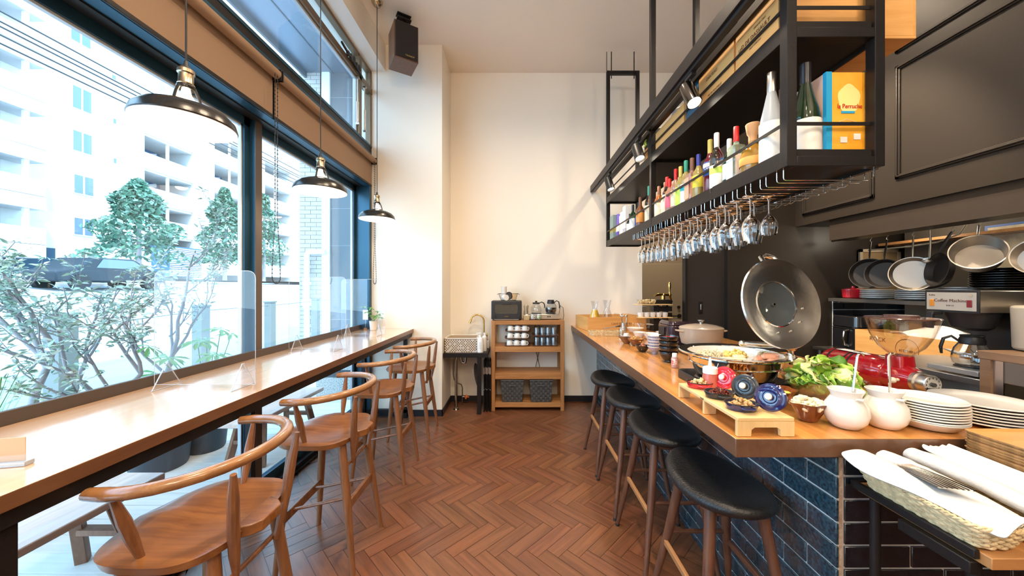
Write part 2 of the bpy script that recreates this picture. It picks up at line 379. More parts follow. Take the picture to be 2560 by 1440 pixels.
for k in range(5): g.box(-1.672, -1.645, 3.42 + k * .06, 3.455 + k * .06, 3.79 - .01 * (k % 2), 3.83 + .012 * (k % 3))
g.bar((-1.655, 3.3, 3.83), (-1.655, 3.75, 3.76), .018); g.build('hinge_hardware', mat('dark_metal'), f2, smooth=False, bevel=.003)
# ---------------------------------------------------------------- roller blinds
BROWN = mat('brown_blind_cloth', (.30, .19, .118), .8, bump=.15, bs=260)
def blind(y0, y1, label, chain_y, cz):
    t = T('roller_blind', label, 'blind', (0, 0, 0), group='brown roller blinds over the window')
    g = G(); g.box(-1.664, -1.661, y0, y1, 2.675, 2.95); g.build('cloth', BROWN, t, smooth=False)
    g = G(); g.cyl((-1.628, y0 + .005, 2.948), (-1.628, y1 - .005, 2.948), .031, n=28); g.build('tube', BROWN, t)
    g = G(); g.box(-1.669, -1.656, y0, y1, 2.655, 2.677); g.build('bottom_bar', BLK, t, smooth=False, bevel=.002)
    for y in (y0, y1): g = G(); g.box(-1.68, -1.60, y - .004, y + .004, 2.91, 2.985); g.build('bracket', BLK, t, smooth=False, bevel=.002)
    g = G(); pts = []
    n = 54; h = 2.94 - cz
    for i in range(n): pts.append((-1.605 , chain_y - .012 - .028 * math.sin(PI * min(1, max(0, (i / n - .72) / .28)) * .5) * 1.0, 2.94 - h * i / n))
    rb = pts[-1]; rr = abs(rb[1] - chain_y)
    for i in range(1, 12): a = PI * i / 12; pts.append((-1.605, chain_y - rr * math.cos(a), rb[2] - rr * math.sin(a)))
    for p in reversed(pts[:n]): pts.append((p[0], 2 * chain_y - p[1], p[2]))
    g.tube(pts, .0018, 5)
    for p in pts: g.ball(p, .0048, 6, 4)
    g.build('bead_chain', BLKP, t)
    return t
blind(.10, 2.375, 'brown roller blind nearest the camera, over the first big window', 2.33, 1.54)
blind(2.395, 4.00, 'brown roller blind ending at the white pier, over the second window', 3.955, 1.55)
# ---------------------------------------------------------------- pendant lamps
SH_OUT = mat('gunmetal_enamel', (.045, .042, .040), .22, metal=.6, bump=.06, bs=300)
SH_IN = mat('white_enamel', (.92, .90, .86), .35)
NICK = mat('aged_nickel', (.55, .44, .30), .25, metal=1)
def pendant(X, Y, zr, label):
    t = T('pendant_lamp', label, 'lamp', (X, Y, zr), group='pendant lamps over the window counter')
    g = G()
    prof = [(.169, 0), (.171, .004), (.163, .033), (.140, .057), (.104, .073), (.072, .082), (.052, .088), (.050, .094)]
    g.lathe(prof, 48); g.m = 1
    g.lathe([(r - .002, z - .0025) for r, z in reversed(prof)], 48)
    for k in range(3):                     # three ribs carrying the shade
        a = R(25 + 120 * k); ca, sa = math.cos(a), math.sin(a)
        g.m = 0; g.tube([(.050 * ca, .050 * sa, .082), (.040 * ca, .040 * sa, .125), (.027 * ca, .027 * sa, .160)], [.0065, .006, .006], 8)
    g.m = 0; g.lathe([(.030, .150), (.032, .158), (.030, .166), (.0, .166)], 24)
    g.build('shade', [SH_OUT, SH_IN], t)
    g = G(); g.lathe([(.0, .163), (.027, .163), (.029, .170), (.025, .176), (.025, .212), (.029, .216), (.028, .230), (.018, .240), (.0, .240)], 24); g.build('socket', NICK, t)
    g = G(); g.cyl((0, 0, .238), (0, 0, .268), .011, .006); g.cyl((0, 0, .262), (0, 0, H - zr - .02), .0036, n=8); g.build('cord', BLKP, t)
    g = G(); g.lathe([(.0, H - zr - .055), (.012, H - zr - .054), (.035, H - zr - .045), (.052, H - zr - .02), (.055, H - zr - .001)], 28); g.build('canopy', NICK, t)
    g = G(); g.lathe([(.0, .052), (.022, .058), (.033, .078), (.030, .105), (.017, .130), (.013, .155), (0, .158)], 24)
    b = g.build('bulb', mat('lit_bulb', (1, .9, .75), .3, em=(1.0, .83, .60), ems=14), t)
    light('POINT', 'pendant_bulb_light', (X, Y, zr + .045), 7.5, WARM, shadow_soft_size=.032)
pendant(-1.37, 1.445, 2.17, 'nearest and largest-looking black pendant lamp hanging over the window counter')
pendant(-1.37, 2.44, 2.17, 'middle black pendant lamp, hanging before the brick column outside')
pendant(-1.37, 3.43, 2.17, 'farthest black pendant lamp, next to the white pier')
# ---------------------------------------------------------------- speaker
t = T('loudspeaker', 'walnut-sided loudspeaker with black grille hung from the ceiling', 'speaker', (-1.17, 3.62, 3.80), rz=32)
WALN = wood('walnut_veneer', (.17, .075, .04), (.09, .04, .022), 'Z', 1.2, .35)
G().box(-.12, .12, -.12, .14, 0, .37).build('cabinet', WALN, t, smooth=False, bevel=.003)
G().box(-.11, .11, -.135, -.12, .012, .358).build('grille', mat('speaker_cloth', (.025, .02, .018), .95, bump=.3, bs=500), t, smooth=False, bevel=.006)
font('TANNOY', .022, BRASS, t, (0.03, -.137, .035), (90, 0, 0))
g = G(); g.cyl((0, 0, .37), (0, 0, .46), .016); g.box(-.07, .07, -.05, .05, .46, .475); g.box(-.05, .05, -.012, .012, .475, .515); g.box(-.07, .07, -.04, .04, .510, .52); g.build('ceiling_bracket', BLK, t, smooth=False, bevel=.003)
# ================================================================ WINDOW COUNTER
OAKT = wood('glare_lightened_oak_top', (.72, .47, .30), (.62, .38, .23), 'Y', .6, rough=.16, coat=1.0, bump=.03)  # base colour lightened to carry the bright window reflection
BROWNE = wood('brown_edge', (.20, .085, .038), (.13, .055, .026), 'Y', .8, rough=.3, coat=.2)
t = T('window_counter', 'long oak-topped counter running along the window', 'counter')
g = G(); g.box(-1.775, -1.19, -.6, 4.045, .975, 1.018)
o = g.build('worktop', [OAKT, BROWNE], t, smooth=False, bevel=.002)
o.data.polygons[3].material_index = 1
o.data.polygons.foreach_set('material_index', [1 if abs(p.normal.x) > .5 or abs(p.normal.y) > .5 else 0 for p in o.data.polygons])
G().box(-1.795, -1.776, -.6, 4.045, .93, 1.068).build('upstand', mat('dark_upstand', (.065, .05, .042), .45, bump=.1, bs=20), t, smooth=False, bevel=.002)
G().box(-1.24, -1.205, -.6, 4.03, .930, .975).build('front_rail', BLK, t, smooth=False)
for x, y in ((-1.235, .83), (-1.27, 4.0), (-1.74, 2.28), (-1.74, .83), (-1.74, 3.98)):
    G().box(x - .02, x + .02, y - .02, y + .02, 0, .975).build('leg', BLK, t, smooth=False, bevel=.002)
for y in (.83, 4.0): G().box(-1.72, -1.25, y - .02, y + .02, .06, .10).build('foot_rail', BLK, t, smooth=False, bevel=.002)

# ================================================================ ARMCHAIR BAR STOOLS
CH = wood('chestnut_oak', (.33, .135, .042), (.17, .062, .022), 'X', 1.1, rough=.3, coat=.35, bump=.08)
CHZ = wood('chestnut_oak_legs', (.30, .125, .050), (.15, .06, .027), 'Z', 1.1, rough=.35, coat=.25, bump=.1)
CHR = wood('chestnut_oak_rail', (.38, .18, .070), (.22, .095, .036), 'Y', 1.0, rough=.25, coat=.4, bump=.02)
def armchair(label, Y):
    # local +x faces the window (rotated 180 degrees when placed), z up from the floor
    t = T('bar_armchair', label, 'chair', (-1.05, Y, 0), rz=180, group='wooden bar armchairs at the window counter')
    # saddle seat: outline sampled in polar rows
    top = []; N = 48; rings = 9; g = G(); vs = []; fs = []
    def outline(a):
        c, s_ = math.cos(a), math.sin(a)
        x = .262 * abs(c) ** .62 if c > 0 else -.172 * abs(c) ** .62
        y = .240 * abs(s_) ** .80 * (1 if s_ > 0 else -1)
        if c > 0: y *= 1 - .10 * (c ** 2)
        return x, y
    def ztop(x, y, k):
        dish = -.020 * math.exp(-((x + .01) / .13) ** 2) * math.exp(-(y / .16) ** 2)
        front = -.016 * max(0, (x - .10) / .14) ** 1.5
        ridge = .010 * math.exp(-(y / .05) ** 2) * max(0, x / .24)
        return .70 + dish + front + ridge - (.004 if k == rings else 0)
    for k in range(rings + 1):
        f = k / rings
        for j in range(N):
            x, y = outline(2 * PI * j / N); vs.append((x * f, y * f, ztop(x * f, y * f, k)))
    for k in range(rings):
        for j in range(N):
            a = k * N + j; b = k * N + (j + 1) % N; fs.append((a, b, b + N, a + N))
    base = len(vs)
    for j in range(N):
        x, y = outline(2 * PI * j / N); vs.append((x * .97, y * .97, .668))
    for j in range(N):
        vs.append((0, 0, .664)) if j == 0 else None
    e = rings * N
    for j in range(N):
        fs.append((e + j, e + (j + 1) % N, base + (j + 1) % N, base + j)); fs.append((base + j, base + (j + 1) % N, base + N))
    g.add(vs, fs); g.build('seat', CH, t, angle=50)
    g = G(); g.prism([(-.14, -.095), (-.14, .095), (-.185, .072), (-.212, .045), (-.212, -.045), (-.185, -.072)], .668, .706)
    tg = g.build('seat_tongue', CH, t, smooth=False, bevel=.004)
    G().box(-.2135, -.211, -.011, .011, .677, .697).build('brass_plate', BRASS, tg, smooth=False)
    # horseshoe rail
    pts = [(.115, .268, .925), (.06, .275, .928)]
    for i in range(17):
        a = R(90 + 180 * i / 16); pts.append((.04 + .245 * math.cos(a) , .275 * math.sin(a), .928 + .012 * max(0, -math.cos(a))))
    pts += [(.06, -.275, .928), (.115, -.268, .925)]
    rr = [.019, .0215] + [.021 + .001 * math.sin(PI * i / 16) for i in range(17)] + [.0215, .019]
    G().tube(pts, rr, 14, flat=.85).build('arm_rail', CHR, t)
    def spindle(p, q, a=.009, m=.017, b=.010):
        p = Vector(p); q = Vector(q)
        return G().tube([p.lerp(q, f) for f in (0, .12, .4, .65, .88, 1)], [a, a * 1.25, m, m * .96, b * 1.2, b], 10)
    for s_ in (-1, 1):
        spindle((.055, .262 * s_, .915), (.045, .195 * s_, .690)).build('arm_post', CHZ, t)
        # rear posts pass the seat edge and run down to the upper back rail
        G().tube([(-.200, .158 * s_, .920), (-.190, .146 * s_, .84), (-.178, .130 * s_, .72), (-.170, .116 * s_, .64), (-.157, .092 * s_, .540)], [.009, .016, .018, .016, .008], 10).build('back_post', CHZ, t)
        G().tube([(-.115, .135 * s_, .672), (-.155, .155 * s_, .36), (-.200, .185 * s_, 0)], [.021, .021, .013], 12).build('leg', CHZ, t)
        G().tube([(.140, .150 * s_, .672), (.168, .175 * s_, .36), (.197, .20 * s_, 0)], [.021, .021, .013], 12).build('leg', CHZ, t)
        G().cyl((.172, .10 * s_, .285), (-.158, .095 * s_, .355), .0085, .0085, 10).build('side_stretcher', CHZ, t)
    G().cyl((-.140, -.140, .545), (-.140, .140, .545), .0095, n=10).build('upper_back_stretcher', CHZ, t)
    G().bar((.172, -.182, .28), (.172, .182, .28), .019, .048).build('footrest', CHZ, t, smooth=False, bevel=.004)
    G().bar((-.155, -.155, .335), (-.155, .155, .335), .019, .048).build('back_stretcher', CHZ, t, smooth=False, bevel=.004)
    return t
ch = armchair('nearest wooden bar armchair with a curved arm rail, cut by the bottom of the picture', 1.235)
ch.location.x = -1.075
dup(ch, 'wooden bar armchair second from the camera, its four feet on the herringbone floor', (-1.05, 2.0, 0))
dup(ch, 'wooden bar armchair third from the camera along the window counter', (-1.05, 2.83, 0))
dup(ch, 'farthest wooden bar armchair, beside the white pier', (-1.05, 3.58, 0))

# ================================================================ BLACK STOOLS
WAL = wood('walnut_legs', (.16, .065, .034), (.075, .03, .018), 'Z', 1.1, rough=.38, coat=.15)
LEATH = mat('black_leather', (.013, .013, .014), .36, bump=.35, bs=70, stretch=(1, 3, 1), var=.3, vs=30)
def stool(label, Y):
    t = T('bar_stool', label, 'stool', (.83, Y, 0), group='black leather bar stools along the bar')
    g = G(); vs = []; fs = []; N = 48
    rows = [(0.0, .012), (.2, .012), (.4, .0125), (.6, .014), (.78, .0155), (.90, .014), (.97, .006), (1.0, -.008), (.985, -.020), (.92, -.030), (.7, -.034), (0.0, -.034)]
    for f, z in rows:
        for j in range(N):
            a = 2 * PI * j / N; x = .180 * math.cos(a); y = .250 * math.sin(a); x += -.02 * (y / .25) ** 2
            zz = .70 + z + .030 * ((y * f) / .25) ** 2 - .006 * (x * f / .18)
            vs.append((x * f, y * f, zz))
    for k in range(len(rows) - 1):
        for j in range(N): a = k * N + j; b = k * N + (j + 1) % N; fs.append((a, b, b + N, a + N))
    g.add(vs, fs); g.build('seat', LEATH, t, angle=60)
    g = G(); g.prism(rrect(-.115, .115, -.135, .135, .05), .645, .672); g.build('seat_frame', WAL, t, smooth=False, bevel=.004)
    for sx in (-1, 1):
        for sy in (-1, 1):
            g = G(); g.tube([(.095 * sx, .115 * sy, .672), (.13 * sx, .16 * sy, .40), (.190 * sx, .232 * sy, .012)], [.0215, .019, .0105], 14); l = g.build('leg', WAL, t)
            G().cyl((.192 * sx, .2335 * sy, 0), (.190 * sx, .232 * sy, .013), .0125, n=12).build('glide', RUB, l)
    light_w = wood('worn_footrest', (.46, .22, .085), (.30, .13, .05), 'Y', 1, rough=.4)
    G().bar((-.145, -.178, .335), (-.145, .178, .335), .017, .027).build('footrest', light_w, t, smooth=False, bevel=.004)
    G().bar((.145, -.178, .335), (.145, .178, .335), .017, .027).build('footrest', WAL, t, smooth=False, bevel=.004)
    for sy in (-1, 1): G().cyl((-.132, .162 * sy, .385), (.132, .162 * sy, .385), .0095, n=10).build('cross_rail', WAL, t)
    return t
st = stool('black bar stool nearest the camera, under the corner of the bar', 1.43)
dup(st, 'second black bar stool counted from the camera', (.83, 1.96, 0))
dup(st, 'third black bar stool counted from the camera', (.83, 2.475, 0))
dup(st, 'farthest black bar stool, nearest to the cream back wall', (.83, 2.99, 0))

# ================================================================ BAR
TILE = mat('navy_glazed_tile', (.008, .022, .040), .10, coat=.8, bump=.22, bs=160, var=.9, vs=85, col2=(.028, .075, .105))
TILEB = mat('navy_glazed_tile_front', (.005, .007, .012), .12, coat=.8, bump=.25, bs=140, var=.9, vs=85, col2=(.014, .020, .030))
GROUT = mat('white_grout', (.62, .61, .60), .8, bump=.2, bs=100)
RUST = mat('rusty_grout', (.36, .25, .18), .85, var=.5, vs=60, col2=(.55, .45, .36))
g = G(); TX, TY = 1.058, 1.150
g.m = 0; g.box(TX + .006, 2.03, TY + .006, 3.69, 0, .935); g.box(TX + .006, 1.81, 3.69, 4.575, 0, .935)
rnd = random.Random(2); bh, bl, gr = .0765, .222, .0075
for r_ in range(13):
    z0 = r_ * bh - .04; z1 = z0 + bh - gr
    if z1 < 0: continue
    z0 = max(z0, 0); z1 = min(z1, .937)
    off = (r_ % 2) * bl / 2; y = TY + .012 + off - bl
    while y < 4.57:
        a = max(y, TY + .012); b = min(y + bl - gr, 4.57)
        if b - a > .02: g.m = 1; g.box(TX, TX + .02, a, b, z0, z1)
        y += bl
    x = TX + .030 + off - bl
    while x < 2.03:
        a = max(x, TX + .030); b = min(x + bl - gr, 2.03)
        if b - a > .02: g.m = 2; g.box(a, b, TY, TY + .02, z0, z1)
        x += bl
    g.m = 1; g.box(TX - .001, TX + .009, TY - .001, TY + .02, z0, z1)
g.m = 3; g.box(TX + .009, TX + .024, TY + .002, TY + .02, 0, .937)
tag(g.build('brick_tiled_bar', [GROUT, TILE, TILEB, RUST], smooth=False, bevel=.0015, seg=1), 'navy glazed brick-tile front of the bar with white grout lines', 'bar')
OAKB = wood('amber_oak_top', (.70, .33, .095), (.52, .21, .05), 'Y', .7, rough=.16, coat=.55, plank=('X', .05), bump=.03)
EDGE = wood('walnut_bar_edge', (.17, .085, .048), (.12, .055, .03), 'Y', .8, rough=.33, coat=.2)
o = G().prism([(.725, 1.148), (2.05, 1.148), (2.05, 3.69), (1.82, 3.69), (1.82, 4.578), (.725, 4.578)], .937, 1.0).build('bar_countertop', [OAKB, EDGE], smooth=False, bevel=.003)
o.data.polygons.foreach_set('material_index', [0 if p.normal.z > .5 else 1 for p in o.data.polygons])
tag(o, 'long amber wooden bar top carrying the breakfast buffet', 'countertop')

# ================================================================ OVERHEAD STEEL SHELF
t = T('hanging_bar_shelf', 'black steel two-tier shelf frame hung from the ceiling over the bar', 'shelf', (0, 0, 0))
X0, X1 = 1.083, 1.475; FR = .04
def post(x, y, z0, z1): G().box(x, x + FR, y, y + FR, z0, z1).build('upright', BLK, t, smooth=False, bevel=.002)
YS = (1.39, 2.79, 4.15)
for y in YS:
    for x in (X0, X1 - FR): post(x, y, 1.985, 4.085)
    for z in (1.985, 2.50, 4.045): G().box(X0 + FR, X1 - FR, y, y + FR, z, z + .04).build('cross_rail', BLK, t, smooth=False, bevel=.002)
    for x in (X0 + .06, X1 - .06): G().cyl((x, y + .02, 4.0), (x, y + .02, H), .006, n=8).build('hanger_rod', BLK, t)
    G().cyl((X0 + .004, y + .02, 4.08), (X0 + .004, y + .02, H), .004, n=8).build('hanger_rod', BLK, t)
for z in (2.000, 2.515): G().box(X0 + .005, X1 - .005, 1.40, 4.185, z, z + .022).build('shelf_board', BLK, t, smooth=False)
for z in (1.985, 2.50):
    for x in (X0, X1 - .012): G().box(x + .002, x + .012, 1.43, 4.15, z, z + .068).build('edge_strip', BLK, t, smooth=False)
    G().box(X0 + FR, X1 - FR - .005, 1.400, 1.41, z + .04, z + .070).build('edge_strip', BLK, t, smooth=False)
for z in (2.155, 2.625):
    for x in (X0 + .004, X1 - .008): G().box(x, x + .004, 1.41, 4.16, z, z + .014).build('guard_rail', BLK, t, smooth=False)
    G().box(X0 + .02, X1 - .02, 1.408, 1.412, z, z + .014).build('guard_rail', BLK, t, smooth=False)
G().box(X0, X0 + .04, 1.43, 4.15, 2.755, 2.795).build('upper_rail', BLK, t, smooth=False)
# track beam and spotlights
t = T('lighting_track', 'long black track beam carrying spotlights, fixed in front of the hanging shelf', 'track light rail', (0, 0, 0))
G().box(.975, 1.032, -.5, 4.57, 2.745, 2.825).build('beam', BLK, t, smooth=False, bevel=.002)
G().box(.990, 1.022, -.5, 4.50, 2.725, 2.746).build('track', BLKP, t, smooth=False)
for y in (1.41, 2.81, 4.17): G().box(1.031, 1.0825, y - .015, y + .015, 2.77, 2.80).build('arm', BLK, t, smooth=False)
CHD = mat('dark_chrome', (.20, .185, .17), .12, metal=1)
def spot(y, aim, label, m, e=34):
    t = T('track_spotlight', label, 'spotlight', (1.007, y, 2.725), group='spotlights on the black track')
    g = G(); g.box(-.014, .014, -.04, .04, -.02, 0); g.cyl((0, 0, -.02), (0, 0, -.10), .0055, n=10); g.build('stem', BLKP, t, smooth=False)
    d = (Vector(aim) - Vector((1.007, y, 2.62))).normalized(); q = d.to_track_quat('Z', 'Y').to_matrix().to_4x4()
    g = G(); g.X = Matrix.Translation((0, 0, -.115)) @ q
    g.lathe([(.0, -.075), (.037, -.075), (.040, -.068), (.042, .070), (.037, .070), (.035, .05), (0, .05)], 28); g.build('head', m, t)
    g = G(); g.X = Matrix.Translation((0, 0, -.115)) @ q; g.lathe([(0, .052), (.034, .0525), (.034, .055), (0, .055)], 20); g.build('lens', mat('lit_lens', (1, .95, .85), .3, em=(1, .88, .70), ems=9), t)
    p = Vector((1.007, y, 2.61)) + d * .085
    light('SPOT', 'track_bulb', tuple(p), e, (1.0, .82, .60), spot_size=R(62), spot_blend=.5, shadow_soft_size=.022, to=tuple(p + d))
spot(2.01, (1.2, 1.2, 1.0), 'chrome track spotlight in front of the blue book', CHD)
spot(2.87, (1.15, 2.1, 1.0), 'black track spotlight in front of the middle shelf upright', BLKP)
spot(3.75, (1.30, 3.2, 1.0), 'farthest black track spotlight', BLKP)
spot(1.14, (1.45, 1.25, 1.0), 'added unseen track spotlight above the near end of the shelf', BLKP, 8)  # added head out of view, kept for the light it gives

# wine glass rack under the shelf
t = T('wine_glass_rack', 'chromed wire rack under the hanging shelf holding upside-down wine glasses', 'glass rack', (0, 0, 0))
PITCH = .0985
for k in range(19):
    for dy in (0, .036):
        y = 1.415 + k * PITCH + dy
        g = G(); g.tube([(1.088, y, 1.9845), (1.088, y, 1.945), (1.090, y, 1.938), (1.096, y, 1.935), (1.43, y, 1.935), (1.455, y, 1.95), (1.455, y, 1.9845)], .0022, 6); g.build('wire', CHROME, t)
    if k in (0, 6, 12, 18):
        g = G(); g.tube([(1.455, 1.415 + k * PITCH - .02, 1.975), (1.455, min(1.415 + k * PITCH + .56, 3.26), 1.975)], .0022, 6); g.build('wire', CHROME, t)
def wine_glass(kind):
    t = T('wine_glass', '', 'glass', (0, 0, 1.938), group='wine glasses hanging from the rack')
    s = kind
    # hanging upside down: foot on top (z=0), bowl below
    pr = [(0, .004), (.034, .002), (.035, .0), (.030, -.003), (.010, -.008), (.0042, -.018), (.0036, -.075), (.006, -.088)]
    if s == 0: bowl = [(.020, -.102), (.033, -.125), (.0385, -.150), (.0375, -.175), (.030, -.215)]
    elif s == 1: bowl = [(.018, -.100), (.030, -.118), (.0365, -.138), (.036, -.155), (.031, -.186)]
    else: bowl = [(.013, -.100), (.021, -.120), (.0255, -.150), (.025, -.180), (.0215, -.218)]
    inner = [(r - .0013, z) for r, z in reversed(bowl)] + [(.0, -.094)]
    G().lathe(pr + bowl + inner, 24).build('glass_body', GLASSR, t)
    return t
protos = [wine_glass(k) for k in range(3)]; used = [0, 0, 0]
ORD = ['first', 'second', 'third', 'fourth', 'fifth', 'sixth', 'seventh', 'eighth', 'ninth', 'tenth', 'eleventh', 'twelfth', 'thirteenth', 'fourteenth', 'fifteenth', 'sixteenth', 'seventeenth', 'eighteenth', 'nineteenth', 'twentieth', 'twenty-first']
rnd = random.Random(8)
for k in range(16):
    for c, x in enumerate((1.135, 1.215, 1.30)):
        if c == 2 and (k < 3 or k % 2): continue
        kind = (1 if (k + c) % 3 == 1 else 0) if k < 9 else (2 if k < 14 else 0)
        y = 1.415 + .036 + .031 + (k + 2) * PITCH
        lb = '%s upside-down wine glass of the %s row of the rack counted from the camera' % (('front', 'middle', 'inner')[c], ORD[k])
        g_ = protos[kind] if not used[kind] else dup(protos[kind]); used[kind] = 1
        g_.location = (x + rnd.uniform(-.006, .006), y, 1.938); g_['label'] = lb
# ================================================================ BOTTLES AND BOXES ON THE HANGING SHELF
def gl(name, col, rough=.02): return mat(name, col, rough, trans=1, ior=1.45)
G_CLEAR = GLASSR; G_GREEN = gl('green_glass', (.05, .35, .10)); G_DKGREEN = mat('dark_green_bottle', (.012, .03, .012), .06, coat=.6)
G_AMBER = mat('amber_spirit', (.75, .38, .05), .05, trans=.55, coat=.6); G_BROWN = mat('brown_spirit', (.30, .10, .03), .06, trans=.4, coat=.6)
G_ROSE = mat('rose_spirit', (.70, .36, .24), .06, trans=.5, coat=.6); G_RED = mat('deep_red_spirit', (.16, .008, .02), .06, trans=.2, coat=.6)
G_FROST = mat('frosted_glass', (.62, .66, .68), .32, trans=.35); G_WATER = mat('pale_green_spirit', (.62, .74, .55), .05, trans=.7, coat=.5)
G_YEL = mat('yellow_spirit', (.80, .62, .18), .05, trans=.6, coat=.6); G_BLACK = mat('black_bottle', (.008, .008, .008), .06, coat=.6)
def colr(n, c, r=.45, **k): return mat(n, c, r, **k)
C_RED = colr('red_cap', (.55, .02, .02), .3); C_YEL = colr('gold_cap', (.62, .50, .12), .3); C_GRN = colr('green_cap', (.04, .30, .20), .3); C_WHT = colr('white_cap', (.85, .83, .80), .35)
C_BLU = colr('blue_cap', (.04, .05, .30), .3); C_BRN = colr('brown_cap', (.20, .09, .05), .4); C_CORK = colr('cork', (.62, .33, .15), .7, bump=.2); C_BLK = colr('black_cap', (.02, .02, .025), .3)
C_PNK = colr('peach_label', (.85, .45, .30)); L_WHT = colr('white_label', (.86, .84, .79), .6); L_YEL = colr('yellow_label', (.85, .70, .06), .5); L_BLU = colr('navy_label', (.03, .08, .30), .5)
L_ORG = colr('orange_label', (.85, .36, .08), .5); L_CRM = colr('cream_label', (.80, .70, .52), .6); L_TEAL = colr('teal_label', (.04, .55, .58), .5); L_PNK = colr('pink_label', (.75, .15, .22), .5); L_LIM = colr('lime_label', (.60, .78, .12), .5)
SZ = 2.0225
def bottle(label, Y, X, h, r, glass, cap, lab, style='std', band=None, txt=None, lz=(.12, .5), name='bottle', z=SZ, inn=None):
    t = T(name, label, 'bottle', (X, Y, z), group='bottles on the hanging shelf')
    if style == 'std': p = [(0, 0), (r*.92, 0), (r, .02*h), (r, .55*h), (r*.93, .62*h), (r*.55, .70*h), (r*.36, .76*h), (r*.34, .90*h), (0, .90*h)]
    elif style == 'slope': p = [(0, 0), (r*.95, 0), (r, .02*h), (r, .42*h), (r*.90, .52*h), (r*.62, .66*h), (r*.36, .80*h), (r*.34, .93*h), (0, .93*h)]
    elif style == 'round': p = [(0, 0), (r*.7, 0), (r*.95, .12*h), (r*1.05, .28*h), (r, .42*h), (r*.75, .55*h), (r*.36, .63*h), (r*.32, .78*h), (0, .78*h)]
    elif style == 'square': p = [(0, 0), (r*.97, 0), (r, .02*h), (r, .60*h), (r*.95, .66*h), (r*.40, .70*h), (r*.34, .74*h), (r*.34, .88*h), (0, .88*h)]
    n = 28
    sq = (lambda a, q, zz: (1.0 / max(abs(math.cos(a)), abs(math.sin(a))) ** .75 if q > r * .6 else 1)) if style == 'square' else None
    G().lathe(p, n, fn=sq).build('glass_body', glass, t)
    nz = p[-2][1]; nr = p[-2][0]
    G().lathe([(0, nz - .14 * h), (nr * 1.08, nz - .14 * h), (nr * 1.10, nz - .13 * h), (nr * 1.12, h - .003), (nr * 1.0, h), (0, h)] if style != 'round' else
              [(0, nz - .1*h), (nr*1.1, nz - .1*h), (nr*1.1, nz), (nr*1.5, nz + .01), (nr*1.9, h - .004), (nr*1.7, h), (0, h)], 24).build('cap', cap, t)
    if lab:
        a, b = lz; k = 1.015 if style != 'round' else 1.08
        if style == 'square': g = G(); g.box(-r * .8, r * .8, -r * 1.02 - .0008, -r * 1.02, a * h, b * h); g.box(-r * 1.02 - .0008, -r*1.02, -r * .8, r * .8, a * h, b * h)
        else: g = G(); g.lathe([(r * k, a * h), (r * k + .0004, a * h + .001), (r * k + .0004, b * h - .001), (r * k, b * h)], n)
        l = g.build('label', lab, t, smooth=style != 'square')
        if band: G().lathe([(r * k + .0008, (a + (b - a) * .62) * h), (r * k + .001, (a + (b - a) * .7) * h), (r * k + .0008, (a + (b - a) * .9) * h)], n).build('label_band', band, t)
        if txt:
            s_ = font(txt[0], txt[1], txt[2], t, (-r * 1.06 * math.sin(R(35)) , -r * 1.06 * math.cos(R(35)), txt[3] * h), (90, 0, -35), sx=.8)
    return t
bottle('tall frosted sake bottle with a large white label, nearest the end upright', 1.546, 1.135, .43, .046, G_FROST, STEEL, L_WHT, 'slope', lz=(.03, .47))
bottle('round amber spirit bottle with a flared cork stopper', 1.672, 1.138, .262, .052, G_AMBER, C_CORK, L_ORG, 'round', lz=(.22, .36))
bottle('square clear gin bottle with a tall red cap', 1.785, 1.130, .30, .034, G_WATER, C_RED, L_WHT, 'square', lz=(.1, .5))
bottle('bright green glass bottle with a white cap, beside the square red-capped one', 1.875, 1.150, .275, .032, G_GREEN, C_WHT, L_WHT, lz=(.2, .5))
bottle('clear bottle with a red-topped white cap, left of the green glass one', 1.938, 1.118, .335, .035, G_CLEAR, C_WHT, L_WHT, lz=(.08, .45), band=L_LIM)
bottle('dark red aperitif bottle with gold cap and blue label', 2.025, 1.130, .335, .036, G_RED, C_YEL, L_BLU, lz=(.36, .60), band=L_WHT, txt=('CAMPARI', .017, L_WHT, .48))
bottle('small dark bottle with black cap behind the gold-capped one', 2.085, 1.175, .31, .033, G_BROWN, C_BLK, None)
bottle('pale bottle with blue and yellow cap and yellow label', 2.150, 1.128, .297, .034, G_YEL, C_BLU, L_YEL, lz=(.30, .55))
bottle('brown liqueur bottle with white label beside the blue-capped bottle', 2.130, 1.190, .26, .034, G_BROWN, C_BLK, L_WHT)
bottle('rose bottle with peach label and brown cap', 2.232, 1.130, .305, .036, G_ROSE, C_BRN, C_PNK, 'square', lz=(.14, .58))
bottle('bottle with teal cap and white and teal label', 2.312, 1.130, .318, .035, G_YEL, C_GRN, L_WHT, lz=(.12, .5), band=L_TEAL)
bottle('bottle with yellow cap and lime label', 2.388, 1.130, .305, .034, G_YEL, C_YEL, L_LIM, lz=(.12, .52))
bottle('rose bottle with dark red cap next to the yellow-capped one', 2.460, 1.130, .312, .034, G_ROSE, C_RED, L_CRM, lz=(.15, .5))
bottle('short bottle with pink cap and white label', 2.530, 1.118, .265, .032, G_ROSE, C_RED, L_PNK, lz=(.2, .5))
bottle('clear apricot spirit bottle with bright red cap and cream label', 2.600, 1.130, .30, .034, G_CLEAR, C_RED, L_CRM, lz=(.08, .55), txt=('APRICOT', .012, L_ORG, .6))
bottle('slim bottle with gold foil cap, right behind the middle upright', 2.680, 1.150, .285, .032, G_YEL, C_BRN, L_CRM)
bottle('dark wine-coloured bottle with a cream label beside the middle upright', 2.735, 1.125, .27, .035, G_BROWN, C_BRN, L_CRM)
bottle('clear gin bottle with dark green stopper, beyond the middle upright', 2.955, 1.130, .335, .036, G_CLEAR, C_GRN, L_CRM, lz=(.08, .5))
bottle('cream-labelled clear bottle with wooden cap beyond the middle upright', 3.045, 1.165, .25, .034, G_CLEAR, C_CORK, L_CRM)
